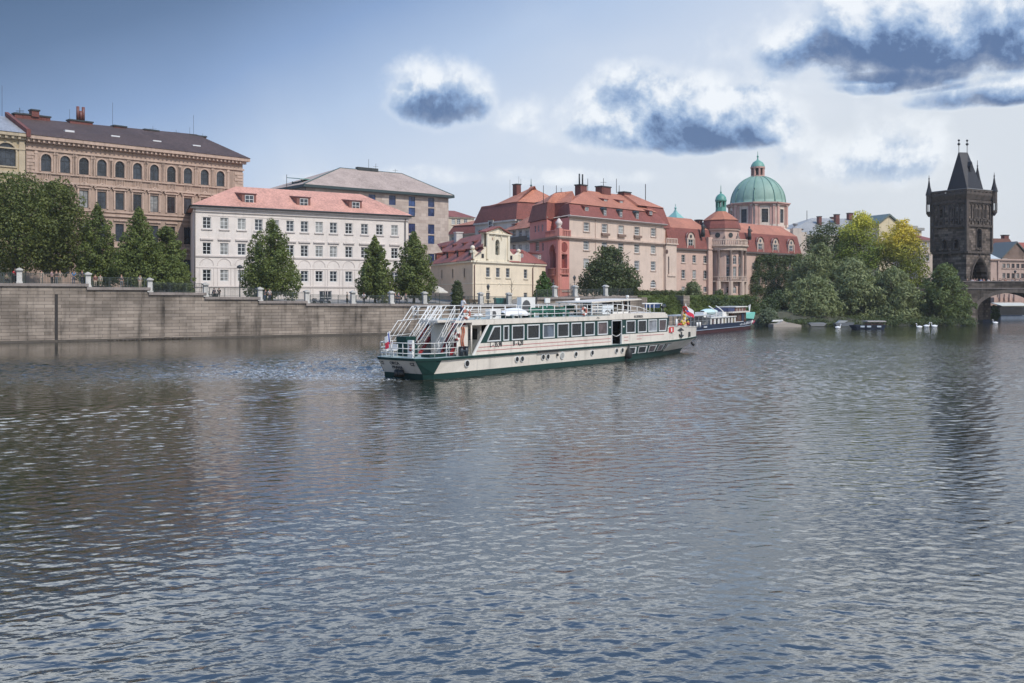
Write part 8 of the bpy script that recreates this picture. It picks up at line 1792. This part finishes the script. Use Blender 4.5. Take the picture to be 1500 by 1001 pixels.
for px, s in ((683, "first bench right of the clipped shrub"), (692, "middle one of the three benches before the yellow house corner"), (700, "bench just left of the pier by the street lantern")): bench(px, 1.6, 4.15, "dark slatted bench, " + s)
def bin_(px, label, m):
    p = Q.pt(Q.u(px, 1.6), 1.6, 4.15); t = thing("waste_bin", label, "bin", p, "recycling bins"); f = Q.sub(Q.u(px, 1.6), 1.6); mb = MB(); mb.prism(f, [(-.35, -.35), (.35, -.35), (.35, .35), (-.35, .35)], 4.25, 5.1, top=[(-.45, -.45), (.45, -.45), (.45, .45), (-.45, .45)]); mb.build("container", m, t); mb = MB(); mb.wedge(f, [(-.48, 5.102), (.48, 5.102), (.48, 5.3), (-.48, 5.15)], -.48, .48); mb.build("lid", m, t)
    for x in (-.3, .3): mb = MB(); q = f.pt(x, .36, 4.2); mb.tube([f.pt(x - .04, .3, 4.23), f.pt(x + .04, .3, 4.23)], .1, 8); mb.build("wheel", black_p, t)
tealb = simple("teal_plastic", (.02, .16, .15), .5); bin_(728.5, "teal waste bin, the left one of the green pair before the yellow house", tealb); bin_(733.5, "teal waste bin, the right one of the green pair before the yellow house", tealb); bin_(741.5, "dark grey waste bin next to the stone pier", simple("grey_plastic", (.05, .06, .07), .5))
def scooter(px, label):
    v = 1.3; zb = zc(px) - .12; t = thing("motor_scooter", label, "scooter", Q.pt(Q.u(px, v), v, zb), "scooters on the quay"); f = Q.sub(Q.u(px, v), v); mb = MB()
    mb.slab(f, [(-.75, zb + .45), (-.1, zb + .35), (.35, zb + .3), (.5, zb + .85), (.42, zb + .88), (.25, zb + .42), (-.1, zb + .5), (-.15, zb + .72), (-.75, zb + .78)], -.14, .14); mb.build("body", cm("scooter_%d" % px, (.06, .07, .09)), t)
    for x in (-.5, .62): mb = MB(); mb.tube([f.pt(x, -.06, zb + .25), f.pt(x, .06, zb + .25)], .25, 14); mb.build("wheel", black_p, t)
    mb = MB(); mb.tube([f.pt(.6, 0, zb + .28), f.pt(.42, 0, zb + 1.0)], .03, 6); mb.tube([f.pt(.42, -.3, zb + 1.02), f.pt(.42, .3, zb + 1.02)], .025, 6); mb.build("handlebar", dark_metal, t)
    mb = MB(); mb.box(f, -.72, -.12, -.12, .12, zb + .781, zb + .86); mb.build("seat", black_p, t)
scooter(307, "dark scooter nearest the pier at the left corner of the white house"); scooter(465, "dark scooter behind the railing, left of the arched cellar window"); scooter(476, "dark scooter behind the railing, before the arched cellar window")

sc.view_settings.view_transform = "Standard"; sc.view_settings.look = "None"; sc.view_settings.gamma = 1; sc.view_settings.exposure = .3

hz = MB(); hz.box(W, -5200, 5200, -5200, 5200, -3.2, 60); o = hz.build("haze", bpy.data.materials.new("haze_air")); tag(o, "thin summer haze over the river and town", "haze", kind="stuff")
hm = o.data.materials[0]; hm.use_nodes = True; ht = NT(hm.node_tree)
for n_ in list(ht.n): ht.n.remove(n_)
pv = ht.N("ShaderNodeVolumePrincipled"); pv.inputs["Color"].default_value = (1, .97, .93, 1); pv.inputs["Density"].default_value = .00017; pv.inputs["Anisotropy"].default_value = .2; ou = ht.N("ShaderNodeOutputMaterial"); ht.l.new(pv.outputs[0], ou.inputs["Volume"])
sc.cycles.volume_bounces = 0
sc.cycles.max_bounces = 6; sc.cycles.transparent_max_bounces = 4; sc.cycles.use_denoising = True
